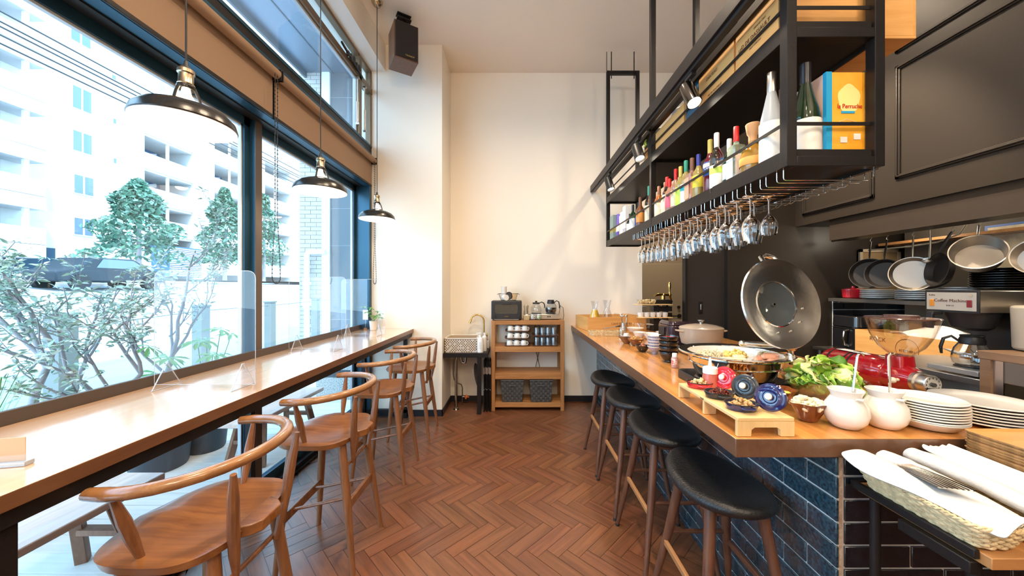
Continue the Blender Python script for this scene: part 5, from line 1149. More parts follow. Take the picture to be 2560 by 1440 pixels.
# wire basket with paper cups
t = T('wire_basket', 'open wire basket on top of the toaster oven', 'basket', (-.095, 4.345, RT + .2365))
g = G()
for z, k in ((.002, .75), (.085, 1.0)):
    P = rrect(-.120 * k, .120 * k, -.085 * k, .085 * k, .03); g.tube([(x, y, z) for x, y in P], .0022, 6, closed=True)
for i in range(0, 24, 2):
    P = rrect(-.120, .120, -.085, .085, .03); p = P[i]; g.tube([(p[0] * .75, p[1] * .75, .002), (p[0], p[1], .085)], .0012, 5)
for x in (-.03, 0, .03): g.tube([(x, -.064, .002), (x, .064, .002)], .0012, 5)
g.build('wire_frame', BLKP, t)
for s_ in (-1, 1): g = G(); g.tube([(s_ * .118, -.03, .085), (s_ * .138, 0, .075), (s_ * .118, .03, .085)], .003, 6); g.build('handle', BLKP, t)
bz = RT + .2365 + .006
for k in range(6): one('paper_cup', '%s white paper cup of the pile in the wire basket' % nth(k, 6), 'cup', G().lathe([(0, 0), (.026, 0), (.036, .085), (.0375, .087), (.035, .086), (.025, .004), (0, .004)], 28), PAPER, (-.150, 4.345, bz + k * .016), 'paper cups in the wire basket')
g = G(); g.X = rotm(0, 90, -60, (0, 0, 0)); g.lathe([(0, -.03), (.030, -.03), (.036, .045), (0, .045)], 28); one('loose_cup', 'white cup lying on its side at the front of the wire basket', 'cup', g, PAPER, (-.140, 4.285, bz + .032))
for k in range(4): g = G(); g.X = rotm(75, 0, 0); g.lathe([(0, 0), (.042, 0), (.044, .004), (.036, .009), (0, .007)], 30); one('black_cup_lid', 'round black cup lid standing in the wire basket, %s from the front' % ORD[k], 'lid', g, BLKP, (-.088, 4.300 + .016 * k, bz + .046 + .004 * k), 'black cup lids in the wire basket')
for k in range(4): g = G(); g.box(-.028, .028, -.004, .004, 0, .078); one('napkin_packet', 'pale brown paper packet in the wire basket, %s from the front' % ORD[k], 'packet', g, colr('kraft_paper', (.66, .45, .24), .7), (-.022, 4.31 + .018 * k, bz + .003), 'brown packets in the wire basket', smooth=False, bevel=.002)
# sugar bowls and jars
t = glass_jar('clear glass of stir sticks behind the small wicker bowl on the rack', .128, 4.40, .035, .11, None, 0, z=RT, name='stirrer_glass')
for k in range(8): a = k * .8; g = G(); g.bar((.128 + .012 * math.cos(a), 4.40 + .012 * math.sin(a), RT + .008), (.128 + .030 * math.cos(a), 4.40 + .030 * math.sin(a), RT + .165 + .008 * (k % 3)), .006, .002); one('stir_stick', 'stir stick in the glass on the rack', 'stir stick', g, (BLKP, STEEL, PAPER)[k % 3], group='stir sticks in the glass', smooth=False)
basket('small_wicker_bowl', 'little round wicker bowl of sugar packets at the front of the rack', 'basket', (.130, 4.275, RT + .001), .030, .030, .045, .010, rings=6, th=.0028)
crumbs('sugar_packets', 'white packets heaped in the little wicker bowl', 'packets', (.130, 4.275, RT + .030), .034, .034, .03, 26, .013, PAPER, 5, sh='flake')
glass_jar('short glass jar of white creamer pots, left of two on the rack', .205, 4.275, .036, .078, WHITEP, .05, z=RT); glass_jar('short glass jar of green-tinted packets, right of two on the rack', .282, 4.275, .036, .078, mat('pale_green_packet', (.62, .70, .35), .6), .05, z=RT)
# double coffee warmer and two pots
t = T('coffee_warmer', 'low brushed steel double warmer plate on the rack', 'hot plate', (.335, 4.40, RT)); G().box(-.165, .205, -.10, .10, .006, .068).build('housing', STEEL, t, smooth=False, bevel=.005)
for x in (-.08, .105): g = G(); g.cyl((x, 0, .068), (x, 0, .078), .062, n=36); g.build('warming_plate', BLKP, t)
for x in (.06, .085): g = G(); g.X = rotm(90, 0, 0, (x, -.1, .038)); g.lathe([(0, 0), (.009, 0), (.008, .010), (0, .011)], 16); g.build('switch', BLKP, t)
def coffee_pot(label, loc, fill, handle_dir=1, s_=1.0, lidm=None, frm=0):
    t = T('coffee_pot', label, 'coffee pot', loc); t.scale = (s_,) * 3
    pr = [(0, 0), (.050, 0), (.066, .012), (.073, .040), (.068, .072), (.050, .100), (.042, .118)]
    G().lathe(pr + [(r - .002, z_) for r, z_ in reversed(pr[1:])] + [(0, .003)], 36).build('glass_body', GLASSM, t)
    if fill: G().lathe([(0, .004), (.048, .005), (.0635, .014), (.0705, .040), (.067, .066), (0, .066)], 34).build('coffee', mat('black_coffee', (.010, .005, .003), .05, coat=.8), t)
    g = G(); g.lathe([(.0425, .112), (.046, .116), (.046, .135), (.040, .150), (.043, .156), (.040, .160), (0, .160)] if frm else [(.0425, .112), (.046, .116), (.046, .128), (.030, .132), (.012, .134), (.014, .150), (0, .152)], 32); g.build('lid', BLKP, t)
    d = handle_dir; g = G(); g.tube([(d * .044, 0, .125), (d * .070, 0, .150 if frm else .135), (d * .098, 0, .135 if frm else .120), (d * .108, 0, .09), (d * .105, 0, .055 if frm else .06)], [.008, .009, .010, .010, .007], 10, flat=.7); g.tube([(d * .044, 0, .120), (d * .062, 0, .09), (d * .070, 0, .05)], .005, 8, flat=.6) if frm else None; g.build('handle', BLKP, t); return t
coffee_pot('empty glass coffee pot with a black knobbed lid on the warmer', (.255, 4.40, RT + .079), False, 1)
coffee_pot('coffee pot full of black coffee on the right of the warmer', (.440, 4.40, RT + .079), True, 1, 1.02, frm=1)
one('power_cord', 'thin black cord hanging from the coffee warmer', 'cord', G().tube([(.535, 4.36, RT + .04), (.56, 4.40, RT + .17), (.60, 4.43, RT + .14), (.61, 4.44, RT + .04), (.60, 4.45, RT - .03)], .0035, 6), BLKP)
one('cables', 'two black cables hanging behind the rack', 'cable', G().tube([(.30, 4.562, 1.04), (.315, 4.562, .72), (.25, 4.562, .42)], .0035, 6), BLKP); one('cables', 'second black cable crossing the first behind the rack', 'cable', G().tube([(.25, 4.569, 1.04), (.25, 4.569, .72), (.32, 4.569, .41)], .0035, 6), BLKP)
# cups and tumblers on small trays (second shelf top at .78)
TRD = wood('dark_tray', (.28, .12, .05), (.18, .07, .03), 'X', 1.2, rough=.35, coat=.3)
def small_tray(label, x, y, z, w_=.16, d=.12):
    g = G(); P = rrect(-w_, w_, -d, d, .03); n = len(P); g.add([(a * .92, b * .9, 0) for a, b in P] + [(a, b, .013) for a, b in P] + [(a * .97, b * .96, .013) for a, b in P] + [(a * .9, b * .88, .004) for a, b in P], [(i, (i+1) % n, (i+1) % n + n, i + n) for i in range(n)] + [(i+n, (i+1) % n + n, (i+1) % n + 2*n, i + 2*n) for i in range(n)] + [(i+2*n, (i+1) % n + 2*n, (i+1) % n + 3*n, i + 3*n) for i in range(n)] + [tuple(range(3*n, 4*n)), tuple(reversed(range(n)))])
    return one('small_tray', label, 'tray', g, TRD, (x, y, z), 'small dark trays on the rack', bevel=0)
def mug():
    t = T('coffee_cup', '', 'cup', group='white coffee cups stacked on trays in the rack')
    G().lathe([(.039, 0), (.040, .002), (.036, .050), (.030, .062), (.024, .065), (.024, .068), (0, .068)], 28).build('body', WHITEC, t)
    G().tube([(.036, 0, .050), (.054, 0, .048), (.058, 0, .030), (.050, 0, .012), (.038, 0, .010)], .0045, 8).build('handle', WHITEC, t); return t
def tumbler():
    t = T('glass_tumbler', '', 'glass', group='upturned tumblers stacked on trays in the rack')
    G().lathe([(.031, 0), (.032, .001), (.0275, .098), (.026, .101), (0, .101), (0, .094), (.0245, .094), (.0295, .001)], 22).build('glass_body', pane('tumbler_glass', (.90, .93, .95), .12), t); return t
mu = mug(); tu = tumbler(); um = ut = 0
LV = ('bottom', 'middle', 'top')
for lv in range(3):
    z = .7815 + lv * .0885; x = .015 + .006 * lv
    small_tray('%s small tray of the white coffee cups' % LV[lv], x, 4.335, z)
    for r_ in range(3):
        for c in range(3):
            o = mu if not um else dup(mu); um = 1; o.location = (x - .092 + .086 * c, 4.265 + .074 * r_, z + .0045); o.rotation_euler = (0, 0, R(-25)); o['label'] = 'white coffee cup, %s of the %s row on the %s tray' % (('left', 'middle', 'right')[c], ('front', 'second', 'back')[r_], LV[lv])
for lv in range(2):
    z = .7815 + lv * .122; x = .360
    small_tray('%s small tray of the upturned tumblers' % ('lower', 'upper')[lv], x, 4.335, z)
    for r_ in range(3):
        for c in range(4):
            o = tu if not ut else dup(tu); ut = 1; o.location = (x - .105 + .070 * c, 4.262 + .072 * r_, z + .0045); o['label'] = 'clear tumbler, %s in the %s row on the %s tray' % (ORD[c], ('front', 'second', 'back')[r_], ('lower', 'upper')[lv])
# charcoal woven storage boxes (bottom shelf top at .10)
CHAR = mat('charcoal_strap', (.075, .072, .070), .7, bump=.2, bs=200); CHAR2 = mat('charcoal_strap_light', (.12, .115, .11), .7, bump=.2, bs=200)
def strap_box(label, x):
    t = T('woven_storage_box', label, 'storage box', (x, 4.335, .1015), group=None)
    g = G(); g.box(-.118, .118, -.09, .09, 0, .25); g.build('inner_box', CHAR, t, smooth=False)
    g = G(); rnd = random.Random(int(x * 100)); n, m_ = 9, 9
    for i in range(n):
        for j in range(m_):
            f0, f1 = j / m_, (j + 1) / m_; w0, w1 = .120 + .020 * f0, .120 + .020 * f1; z0, z1 = .27 * f0, .27 * f1
            d = .004 if (i + j) % 2 else .0; g.m = (i + j) % 2
            xa0, xb0 = -w0 + 2 * w0 * i / n + .0015, -w0 + 2 * w0 * (i + 1) / n - .0015; xa1, xb1 = -w1 + 2 * w1 * i / n + .0015, -w1 + 2 * w1 * (i + 1) / n - .0015
            yf = -.100; g.add([(xa0, yf - d, z0), (xb0, yf - d, z0), (xb1, yf - .01 - d, z1 - .002), (xa1, yf - .01 - d, z1 - .002), (xa0, yf + .012, z0), (xb0, yf + .012, z0), (xb1, yf + .012, z1 - .002), (xa1, yf + .012, z1 - .002)], [(0, 1, 2, 3), (4, 7, 6, 5), (0, 4, 5, 1), (1, 5, 6, 2), (2, 6, 7, 3), (3, 7, 4, 0)])
    for s_ in (-1, 1): g.m = 0; g.add([(s_ * .12, -.1, 0), (s_ * .12, .09, 0), (s_ * .14, .09, .27), (s_ * .14, -.108, .27)], [(0, 1, 2, 3)])
    g.build('woven_side', [CHAR, CHAR2], t, smooth=False, bevel=.0015, seg=1)
    g = G(); g.box(-.143, .143, -.115, .095, .262, .272); g.build('rim', CHAR2, t, smooth=False, bevel=.003)
    g = G(); g.tube([(-.05, -.112, .185), (-.03, -.122, .205), (.03, -.122, .205), (.05, -.112, .185)], .005, 8, flat=.5); g.build('handle', CHAR2, t); return t
strap_box('charcoal woven storage box, left of two on the bottom shelf', -.045); strap_box('charcoal woven storage box, right of two on the bottom shelf', .305)
# ================================================================ WASH BASIN CORNER
t = T('basin_stand', 'black basin counter with one square leg beside the white pier', 'washstand')
G().box(-.858, -.335, 4.09, 4.566, .672, .722).build('board', BLK, t, smooth=False, bevel=.002); G().box(-.460, -.412, 4.10, 4.148, 0, .672).build('leg', BLK, t, smooth=False, bevel=.002)
GOLDT = mat('gold_mosaic', (.30, .21, .12), .35, metal=.3); TILW = mat('white_mosaic', (.88, .86, .82), .25)
t = T('wash_basin', 'rectangular wash basin with white and bronze mosaic sides', 'basin', (-.655, 4.295, .7225))
g = G(); bx, by, bh_ = .195, .17, .165
g.prism(rrect(-bx, bx, -by, by, .03), 0, bh_ - .001); g.build('mosaic_body', GOLDT, t)
g = G(); rnd = random.Random(11); nx, nz = 27, 10
for i in range(nx):
    for j in range(nz):
        if (i + j) % 2 or rnd.random() < .12:
            x = -bx + .012 + (2 * bx - .024) * i / (nx - 1); z = .012 + (bh_ - .028) * j / (nz - 1); g.box(x - .0055, x + .0055, -by - .0022, -by + .002, z - .0055, z + .0055)
for i in range(22):
    for j in range(nz):
        if (i + j) % 2:
            y = -by + .03 + (2 * by - .06) * i / 21; z = .012 + (bh_ - .028) * j / (nz - 1)
            for s_ in (-1, 1): g.box(s_ * bx - .002, s_ * bx + .0022, y - .0055, y + .0055, z - .0055, z + .0055)
o = g.build('mosaic_tiles', TILW, t, smooth=False); o['kind'] = 'stuff'
g = G(); P = rrect(-bx - .003, bx + .003, -by - .003, by + .003, .033); Q = rrect(-bx + .014, bx - .014, -by + .014, by - .014, .03); n = len(P)
g.add([(x, y, bh_ - .001) for x, y in P] + [(x, y, bh_ + .008) for x, y in P] + [(x, y, bh_ + .008) for x, y in Q] + [(x * .8, y * .8, .04) for x, y in Q], [(i, (i+1) % n, (i+1) % n + n, i + n) for i in range(n)] + [(i+n, (i+1) % n + n, (i+1) % n + 2*n, i + 2*n) for i in range(n)] + [(i+2*n, (i+1) % n + 2*n, (i+1) % n + 3*n, i + 3*n) for i in range(n)] + [tuple(range(3*n, 4*n))])
g.build('white_bowl', WHITEC, t, angle=50)
one('faucet', 'tall curved brass faucet behind the wash basin', 'faucet', G().tube([(-.415, 4.50, .7225), (-.415, 4.50, 1.06)] + [(-.415 - .085 + .085 * math.cos(R(a)), 4.50, 1.06 + .085 * math.sin(R(a))) for a in range(15, 165, 15)] + [(-.585, 4.49, 1.065), (-.598, 4.485, 1.035)], [.011] + [.010] * 11 + [.012, .013], 14), BRASS)
t = T('tap_handle', 'small brass tap knob on its white base right of the basin', 'tap', (-.375, 4.46, .7225)); G().box(-.035, .035, -.04, .04, 0, .10).build('base', WHITEC, t, smooth=False, bevel=.006); g = G(); g.lathe([(0, .10), (.016, .10), (.009, .115), (.008, .135), (.013, .155), (.006, .185), (0, .19)], 20); g.build('knob', BRASS, t)
t = T('soap_bottle', 'white pump bottle of hand soap at the front of the basin counter', 'bottle', (-.428, 4.155, .7225)); G().lathe([(0, 0), (.036, 0), (.039, .004), (.039, .15), (.030, .172), (.013, .182), (0, .182)], 32).build('body', WHITEP, t)
g = G(); g.cyl((0, 0, .18), (0, 0, .20), .015); g.cyl((0, 0, .20), (0, 0, .228), .005); g.bar((.012, 0, .232), (-.045, -.01, .226), .016, .012); g.build('pump', WHITEP, t)
g = G(); 
for k in range(6): g.box(-.018, .018, -.0402, -.0392, .05 + .014 * k, .052 + .014 * k)
g.build('printed_lines', colr('grey_ink', (.35, .35, .35)), t, smooth=False)['kind'] = 'stuff'
one('soap_bottle', 'second white pump bottle behind the first, with a green print', 'bottle', G().lathe([(0, 0), (.028, 0), (.030, .004), (.030, .17), (.012, .19), (.012, .22), (0, .225)], 28), WHITEP, (-.385, 4.25, .7225))
PIPE = mat('steel_pipe', (.42, .37, .33), .25, metal=1)
one('drain_pipe', 'chromed trap and drain pipe under the basin', 'pipe', G().tube([(-.62, 4.28, .668), (-.62, 4.28, .60), (-.625, 4.28, .575), (-.645, 4.28, .565), (-.665, 4.28, .575), (-.672, 4.28, .60), (-.676, 4.28, .63), (-.70, 4.28, .65), (-.725, 4.28, .645), (-.737, 4.28, .61), (-.737, 4.28, .02)], .016, 14).lathe([(0, 0), (.035, 0), (.030, .012), (.017, .02), (0, .02)], 24, c=(-.737, 4.28, 0)), PIPE)
one('water_hose', 'thin flexible hose behind the drain pipe', 'hose', G().tube([(-.80, 4.44, .665), (-.80, 4.44, .40), (-.79, 4.44, .33), (-.76, 4.44, .28), (-.70, 4.44, .26), (-.685, 4.44, .22), (-.685, 4.44, .10), (-.685, 4.44, .0)], .008, 10), PIPE)
vt = T('water_valve', 'orange-knobbed water valve low beside the drain pipe', 'valve', (-.63, 4.44, .10)); g = G(); g.ball((0, 0, 0), .014, 10, 8); [g.ball((.022 * math.cos(R(a)), 0, .022 * math.sin(R(a))), .011, 8, 6) for a in (0, 120, 240)]; g.build('knob', colr('orange_plastic', (.75, .17, .03)), vt); G().cyl((-.0544, 0, .005), (-.015, 0, 0), .008).build('stem', PIPE, vt)
# folded black chairs
for k in range(5):
    t = T('folding_chair', 'folded black chair, %s from the basin leg, between basin and rack' % ORD[k], 'folding chair', (-.405 + .021 + .0185 * k, 4.20 + .03 * (k % 2), 0), group='folded black chairs by the rack')
    G().box(-.006, .006, -.02, .24, .02, .62 - .006 * k).build('folded_frame', BLK, t, smooth=False, bevel=.003)
    G().cyl((0, -.015, 0), (0, .02, .545), .007, n=10).build('leg', BLK, t); G().bar((0, -.028, .455), (0, -.012, .535), .014, .014).build('grip', colr('taupe_plastic', (.22, .17, .15)), t, smooth=False)
    g = G(); g.ball((0, -.03, .27), .006, 8, 6); g.build('bolt', STEEL, t)
g = G(); g.ball((0, 0, 0), 1, 28, 14, (.012, .10, .17)); o = one('round_seat', 'dark oval folded seat leaning left of the basin leg', 'seat pad', g, BLKP, (-.485, 4.38, .38)); o.rotation_euler = (0, R(-8), R(30))
# ================================================================ ON THE WINDOW COUNTER
CZ = 1.0185
ACR = pane('acrylic', (.985, .99, 1.0), .035); ACE = mat('acrylic_edge', (.90, .95, 1.0), .1, trans=.6)
def screen(label, Y, X0_, X1_, h=.56):
    t = T('acrylic_screen', label, 'partition', (0, Y, CZ), group='clear partitions across the window counter')
    P = [(X0_, .015), (X1_, .015)] + [(X1_ - .035 + .035 * math.cos(R(a)), h - .035 + .035 * math.sin(R(a))) for a in (0, 22, 45, 67, 90)] + [(X0_ + .035 - .035 * math.sin(R(a)), h - .035 + .035 * math.cos(R(a))) for a in (0, 22, 45, 67, 90)]
    n = len(P); g = G(); g.add([(x, -.0015, z) for x, z in P] + [(x, .0015, z) for x, z in P], [tuple(range(n)), tuple(reversed(range(n, 2 * n)))]); g.build('sheet', ACR, t, smooth=False)
    g = G(); g.tube([(x, 0, z) for x, z in P], .0018, 6, closed=True); g.build('polished_edge', ACE, t)
    for x in (X0_ + .06, X1_ - .06):
        g = G(); g.tube([(x, -.07, .002), (x, -.004, .115), (x, .004, .115), (x, .07, .002)], .0028, 6, closed=True); g.build('foot', ACE, t)
        g = G(); g.add([(x - .0012, -.07, .001), (x - .0012, 0, .115), (x - .0012, .07, .001), (x + .0012, -.07, .001), (x + .0012, 0, .115), (x + .0012, .07, .001)], [(0, 1, 2), (5, 4, 3)]); g.build('foot_plate', ACR, t, smooth=False)
screen('clear acrylic partition nearest the camera on the window counter', 1.67, -1.735, -1.250)
screen('clear acrylic partition in the middle of the window counter', 2.66, -1.735, -1.300)
screen('farthest clear acrylic partition, before the potted plant', 3.46, -1.735, -1.300)
t = T('potted_plant', 'small leafy plant in a white pot at the far end of the window counter', 'potted plant', (-1.60, 3.90, CZ)); G().lathe([(0, 0), (.030, 0), (.033, .003), (.043, .10), (.045, .105), (.041, .105), (.038, .09), (0, .09)], 32).build('pot', mat('pale_pot', (.78, .72, .64), .5), t)
g = G(); rnd = random.Random(3); g2 = G()
for k in range(9):
    a = k * 2.4; q = .03 + .05 * rnd.random(); top = Vector((q * 1.3 * math.cos(a), q * 1.3 * math.sin(a), .14 + .13 * rnd.random())); g2.tube([(0, 0, .08), (top.x * .4, top.y * .4, top.z * .6 + .02), top], [.0022, .0018, .001], 5)
    for j in range(6):
        b = a + j * 1.05; g.X = Matrix.Translation(top) @ rotm(rnd.uniform(-25, 25), rnd.uniform(-10, 30), math.degrees(b)); g.add([(0, 0, 0), (.014, .010, .003), (.038, .008, 0), (.052, 0, -.006), (.038, -.008, 0), (.014, -.010, .003)], [(0, 1, 2, 3, 4, 5)])
g2.build('stems', mat('stem_green', (.12, .22, .05), .5), t); g.build('leaves', mat('fresh_green', (.14, .34, .07), .45), t, smooth=False)
t = T('menu_card', 'little white sign card on a wooden foot beside the potted plant', 'sign card', (-1.70, 3.93, CZ)); G().box(-.014, .014, -.014, .014, 0, .022).build('foot', RK, t, smooth=False); G().cyl((0, 0, .02), (0, 0, .12), .0018, n=6).build('wire', STEEL, t); G().box(-.030, .030, -.001, .001, .115, .225).build('card', PAPER, t, smooth=False)
P = at(20, 1166, CZ); t = T('card_stand', 'small tan card in a clear holder at the left edge of the picture', 'card stand', (P.x - .01, P.y, CZ), rz=12); G().box(-.06, .055, -.012, .012, 0, .012).build('base', ACE, t, smooth=False, bevel=.002); g = G(); g.box(-.055, .045, -.001, .001, .010, .075); g.build('card', colr('tan_card', (.62, .42, .26), .6), t, smooth=False); G().box(-.06, .055, -.005, -.003, .0, .03).build('clear_front', ACR, t, smooth=False)
# ================================================================ KITCHEN BEHIND THE BAR
# tile splashback on the dark end wall
g = G(); g.box(3.36, 4.98, 3.690, 3.699, .88, 1.385); g.m = 1
for r_ in range(7):
    z0 = .884 + r_ * .0765; x = 3.36 - (r_ % 2) * .111
    while x < 4.97:
        a, b = max(x, 3.362), min(x + .2145, 4.97)
        if b - a > .02 and z0 < 1.38: g.box(a, b, 3.682, 3.692, z0, min(z0 + .069, 1.385))
        x += .222
struct(g.build('wall_tiled_strip', [GROUT, TILEB], smooth=False), 'navy tiled strip of kitchen wall')
t = T('kitchen_worktable', 'long stainless steel worktable in the kitchen', 'worktable'); G().box(3.13, 3.90, 2.05, 3.675, .85, .88).build('top', STEEL, t, smooth=False, bevel=.003); G().box(3.16, 3.88, 2.08, 3.66, .12, .16).build('under_shelf', STEEL, t, smooth=False)
for x in (3.17, 3.86):
    for y in (2.10, 3.63): G().cyl((x, y, 0), (x, y, .85), .018).build('leg', STEEL, t)
t = T('plate_shelf', 'long steel wall shelf carrying plates in the kitchen', 'shelf'); G().box(3.30, 3.66, 1.75, 3.68, 1.352, 1.385).build('board', mat('steel_shelf', (.42, .38, .33), .35, metal=.9), t, smooth=False, bevel=.002)
for y in (1.8, 2.7, 3.6): G().bar((3.34, y, 1.352), (3.64, y, 1.352), .02, .03).build('bracket', STEEL, t, smooth=False)
SHZ = 1.3865
plates(3.455, 3.33, SHZ, .120, 5, .017, 'stack beside the red pot on the kitchen shelf', 'white plates on the kitchen shelf, left stack', .009)
plates(3.465, 2.985, SHZ, .150, 5, .017, 'middle stack on the kitchen shelf', 'white plates on the kitchen shelf, middle stack', .009)
plates(3.47, 2.71, SHZ, .130, 7, .0155, 'right stack on the kitchen shelf', 'white plates on the kitchen shelf, right stack', .008)
t = T('red_cocotte', 'red enamelled pot at the far end of the kitchen shelf', 'pot', (3.46, 3.575, SHZ)); G().lathe([(0, 0), (.075, 0), (.088, .01), (.095, .085), (.09, .085), (.08, .01), (0, .008)], 36, sy=.8).build('pot', EN_R, t); g = G(); g.lathe([(.097, .085), (.097, .092), (.05, .105), (0, .108)], 36, sy=.8); g.cyl((0, 0, .106), (0, 0, .125), .012); g.build('lid', EN_R, t)
BP = mat('black_plate', (.012, .012, .012), .2, coat=.5)
for k in range(9): one('black_plate', '%s black plate of the pile above the coffee machine' % nth(k, 9), 'plate', plate_mesh(.165, .030), BP, (3.42, 2.43, SHZ + .080 + .0165 * k), 'piled black plates above the coffee machine')
one('black_bowl', 'wide black bowl under the pile of black plates', 'bowl', G().lathe([(0, 0), (.07, 0), (.10, .03), (.13, .085), (.125, .085), (.10, .035), (0, .012)], 40), BP, (3.42, 2.43, SHZ))
# hanging pans
t = T('hanging_rail', 'steel rail with hooks under the dark fascia', 'rail'); G().cyl((3.27, 1.7, 1.975), (3.27, 3.60, 1.975), .009).build('bar', STEEL, t)
for y in (1.75, 3.55): G().cyl((3.27, y, 1.975), (3.27, y, 2.14), .007).build('hanger', STEEL, t)
def hook(y, z1=1.925):
    return one('hanging_hook', 'steel S-hook on the pan rail', 'hook', G().tube([(3.262, y, 1.985), (3.27, y, 1.992), (3.282, y, 1.985), (3.280, y, 1.965), (3.265, y, 1.945), (3.255, y, z1 + .005), (3.262, y, z1 - .01), (3.276, y, z1 - .004)], .0028, 6), STEEL, group='S-hooks on the pan rail')
BLKPAN = mat('black_iron_pan', (.014, .011, .010), .55); ALUP = mat('worn_aluminium', (.40, .37, .33), .33, metal=1, bump=.1, bs=30)
def pan(label, y, zc, r, m, hm, rz=0, depth=.045, tilt=8, name='frying_pan', hl=.20, top=1.925, dx=0):
    t = T(name, label, 'pan', (3.265 + dx, y, top)); t.rotation_euler = (0, R(tilt), R(rz)); d = -(top - zc)
    g = G(); g.X = rotm(0, -90, 0, (0, 0, d))
    g.lathe([(0, 0), (r * .78, 0), (r * .84, .006), (r, depth), (r + .002, depth + .001), (r * .97, depth), (r * .82, .010), (0, .005)], 44); g.build('pan_body', m, t)
    g = G(); g.tube([(-depth * .9, 0, d + r * .98), (-depth * .9, 0, d + r + .03), (-depth * .5, 0, d + r + .10), (-.004, 0, -.012)], [.006, .010, .011, .008], 10, flat=.6); g.lathe([(.006, -.006), (.012, -.006), (.012, .0), (.006, 0)], 12) if 0 else None; g.build('handle', hm, t); return t
pan('large black frying pan hanging farthest left under the fascia', 3.20, 1.615, .135, BLKPAN, BLKP, rz=35); hook(3.20)
pan('second black frying pan overlapping the farthest one', 3.06, 1.610, .125, BLKPAN, BLKP, rz=28); hook(3.06)
pan('aluminium frying pan between the black pans and the ladle', 2.86, 1.600, .135, ALUP, STEEL, rz=38); hook(2.86)
pan('second aluminium pan right behind the first', 2.82, 1.60, .128, ALUP, STEEL, rz=30, dx=.10)
pan('black frying pan seen almost edge-on, right of the ladle', 2.60, 1.625, .125, BLKPAN, BLKP, rz=-22, depth=.05); hook(2.60)
one('hanging_ladle', 'long steel ladle hanging between the pans', 'ladle', G().tube([(3.25, 2.735, 1.985), (3.255, 2.735, 1.80), (3.25, 2.735, 1.72)], .005, 8, flat=.5).ball((3.235, 2.735, 1.705), .036, 20, 10, (1, 1, .5)), STEEL)
pan('large steel saucepan with twin handles tilting on its hook', 2.45, 1.672, .125, ALUP, STEEL, rz=34, depth=.11, tilt=24, name='saucepan'); hook(2.45, 1.93)
pan('steel saucepan cut by the right edge of the picture', 2.15, 1.665, .11, ALUP, STEEL, rz=28, depth=.10, tilt=10, name='saucepan'); hook(2.17)
# notice board, kitchen back things
t = T('notice_board', 'blue-edged board of handwritten order sheets at the back of the kitchen', 'notice board', (4.0, 2.55, 1.60)); G().box(0, .02, -.50, .42, 0, .42).build('board', colr('board_blue', (.05, .14, .45)), t, smooth=False)
for k in range(3): G().box(-.002, 0, -.49 + .31 * k, -.49 + .31 * k + .27, .02, .40).build('sheet', mat('warm_paper', (.82, .70, .48), .8, var=.25, vs=18), t, smooth=False)
g = G(); g.box(4.02, 4.06, 1.6, 3.6, 0, 2.1); struct(g.build('wall_kitchen_back', mat('dim_kitchen_wall', (.10, .08, .06), .6), smooth=False))
one('orange_shelf', 'thin lit wooden shelf at the back of the kitchen', 'shelf', G().box(3.80, 4.015, 2.6, 3.65, 1.93, 1.955), WT, smooth=False)
g = G(); 
t = T('kitchen_window_frame', 'pale framed hatch at the back of the kitchen, left of the pans', 'hatch', (3.62, 3.66, 1.40))
for a in ((0, .03, 0, .50), (.40, .43, 0, .50), (0, .43, .47, .50)): G().box(a[0], a[1], 0, .02, a[2], a[3]).build('frame_bar', mat('pale_frame', (.45, .36, .25), .5), t, smooth=False)
G().box(.03, .40, .01, .018, .0, .47).build('lit_panel', mat('amber_panel', (.30, .20, .10), .5), t, smooth=False)
# thermal pot, crate and paper bag on the worktable
WZ = .8815
t = T('thermal_pot', 'black glossy thermal pot with chromed handle on the kitchen worktable', 'thermal pot', (3.42, 3.46, WZ), rz=0); g = G(); g.prism(rrect(-.17, .17, -.15, .15, .06, 8), 0, .21); g.build('body', BLKG, t, bevel=.006); g = G(); g.prism(rrect(-.173, .173, -.153, .153, .06, 8), .215, .222); g.build('chrome_line', CHROME, t)
g = G(); g.prism(rrect(-.17, .17, -.15, .15, .06, 8), .225, .335, .96); g.build('upper_body', BLKG, t, bevel=.01); g = G(); g.tube([(-.175, -.06, .20), (-.215, -.06, .185), (-.225, -.06, .12), (-.21, -.06, .06), (-.175, -.06, .05)], .012, 12); g.build('handle', CHROME, t)
t = crate('pine crate printed with a round kitchen stamp on the worktable', 3.185, 3.46, 2.50, 3.27, WZ, .225, lid=False)
font('ROCK', .05, INK, t, (-.139, .18, .16), (90, 0, -90)); font('KITCHEN', .028, INK, t, (-.139, -.05, .095), (90, 0, -90)); g = G(); g.tube([(-.139, -.05 + .085 * math.cos(R(a)), .11 + .085 * math.sin(R(a))) for a in range(0, 360, 15)], .0018, 4, closed=True); g.build('round_stamp', INK, t)
rows = []
for i in range(9):
    f = i / 8; rows.append([(3.19 + .24 * (j / 7) + .012 * math.sin(5 * f + j), 2.98 - .52 * f + .02 * math.sin(j * 1.7), WZ + .232 + .10 * math.sin(PI * f) * (.6 + .4 * math.sin(j * 1.3 + 2)) * math.sin(PI * (j + .4) / 7.8) + .012 * math.sin(11 * f + 2.1 * j) - (.09 if j == 0 and f > .3 else 0)) for j in range(8)])
drape('paper_bag', 'crumpled white paper bag lying over the printed pine crate', rows, mat('crisp_paper', (.86, .83, .78), .55), 'paper bag')
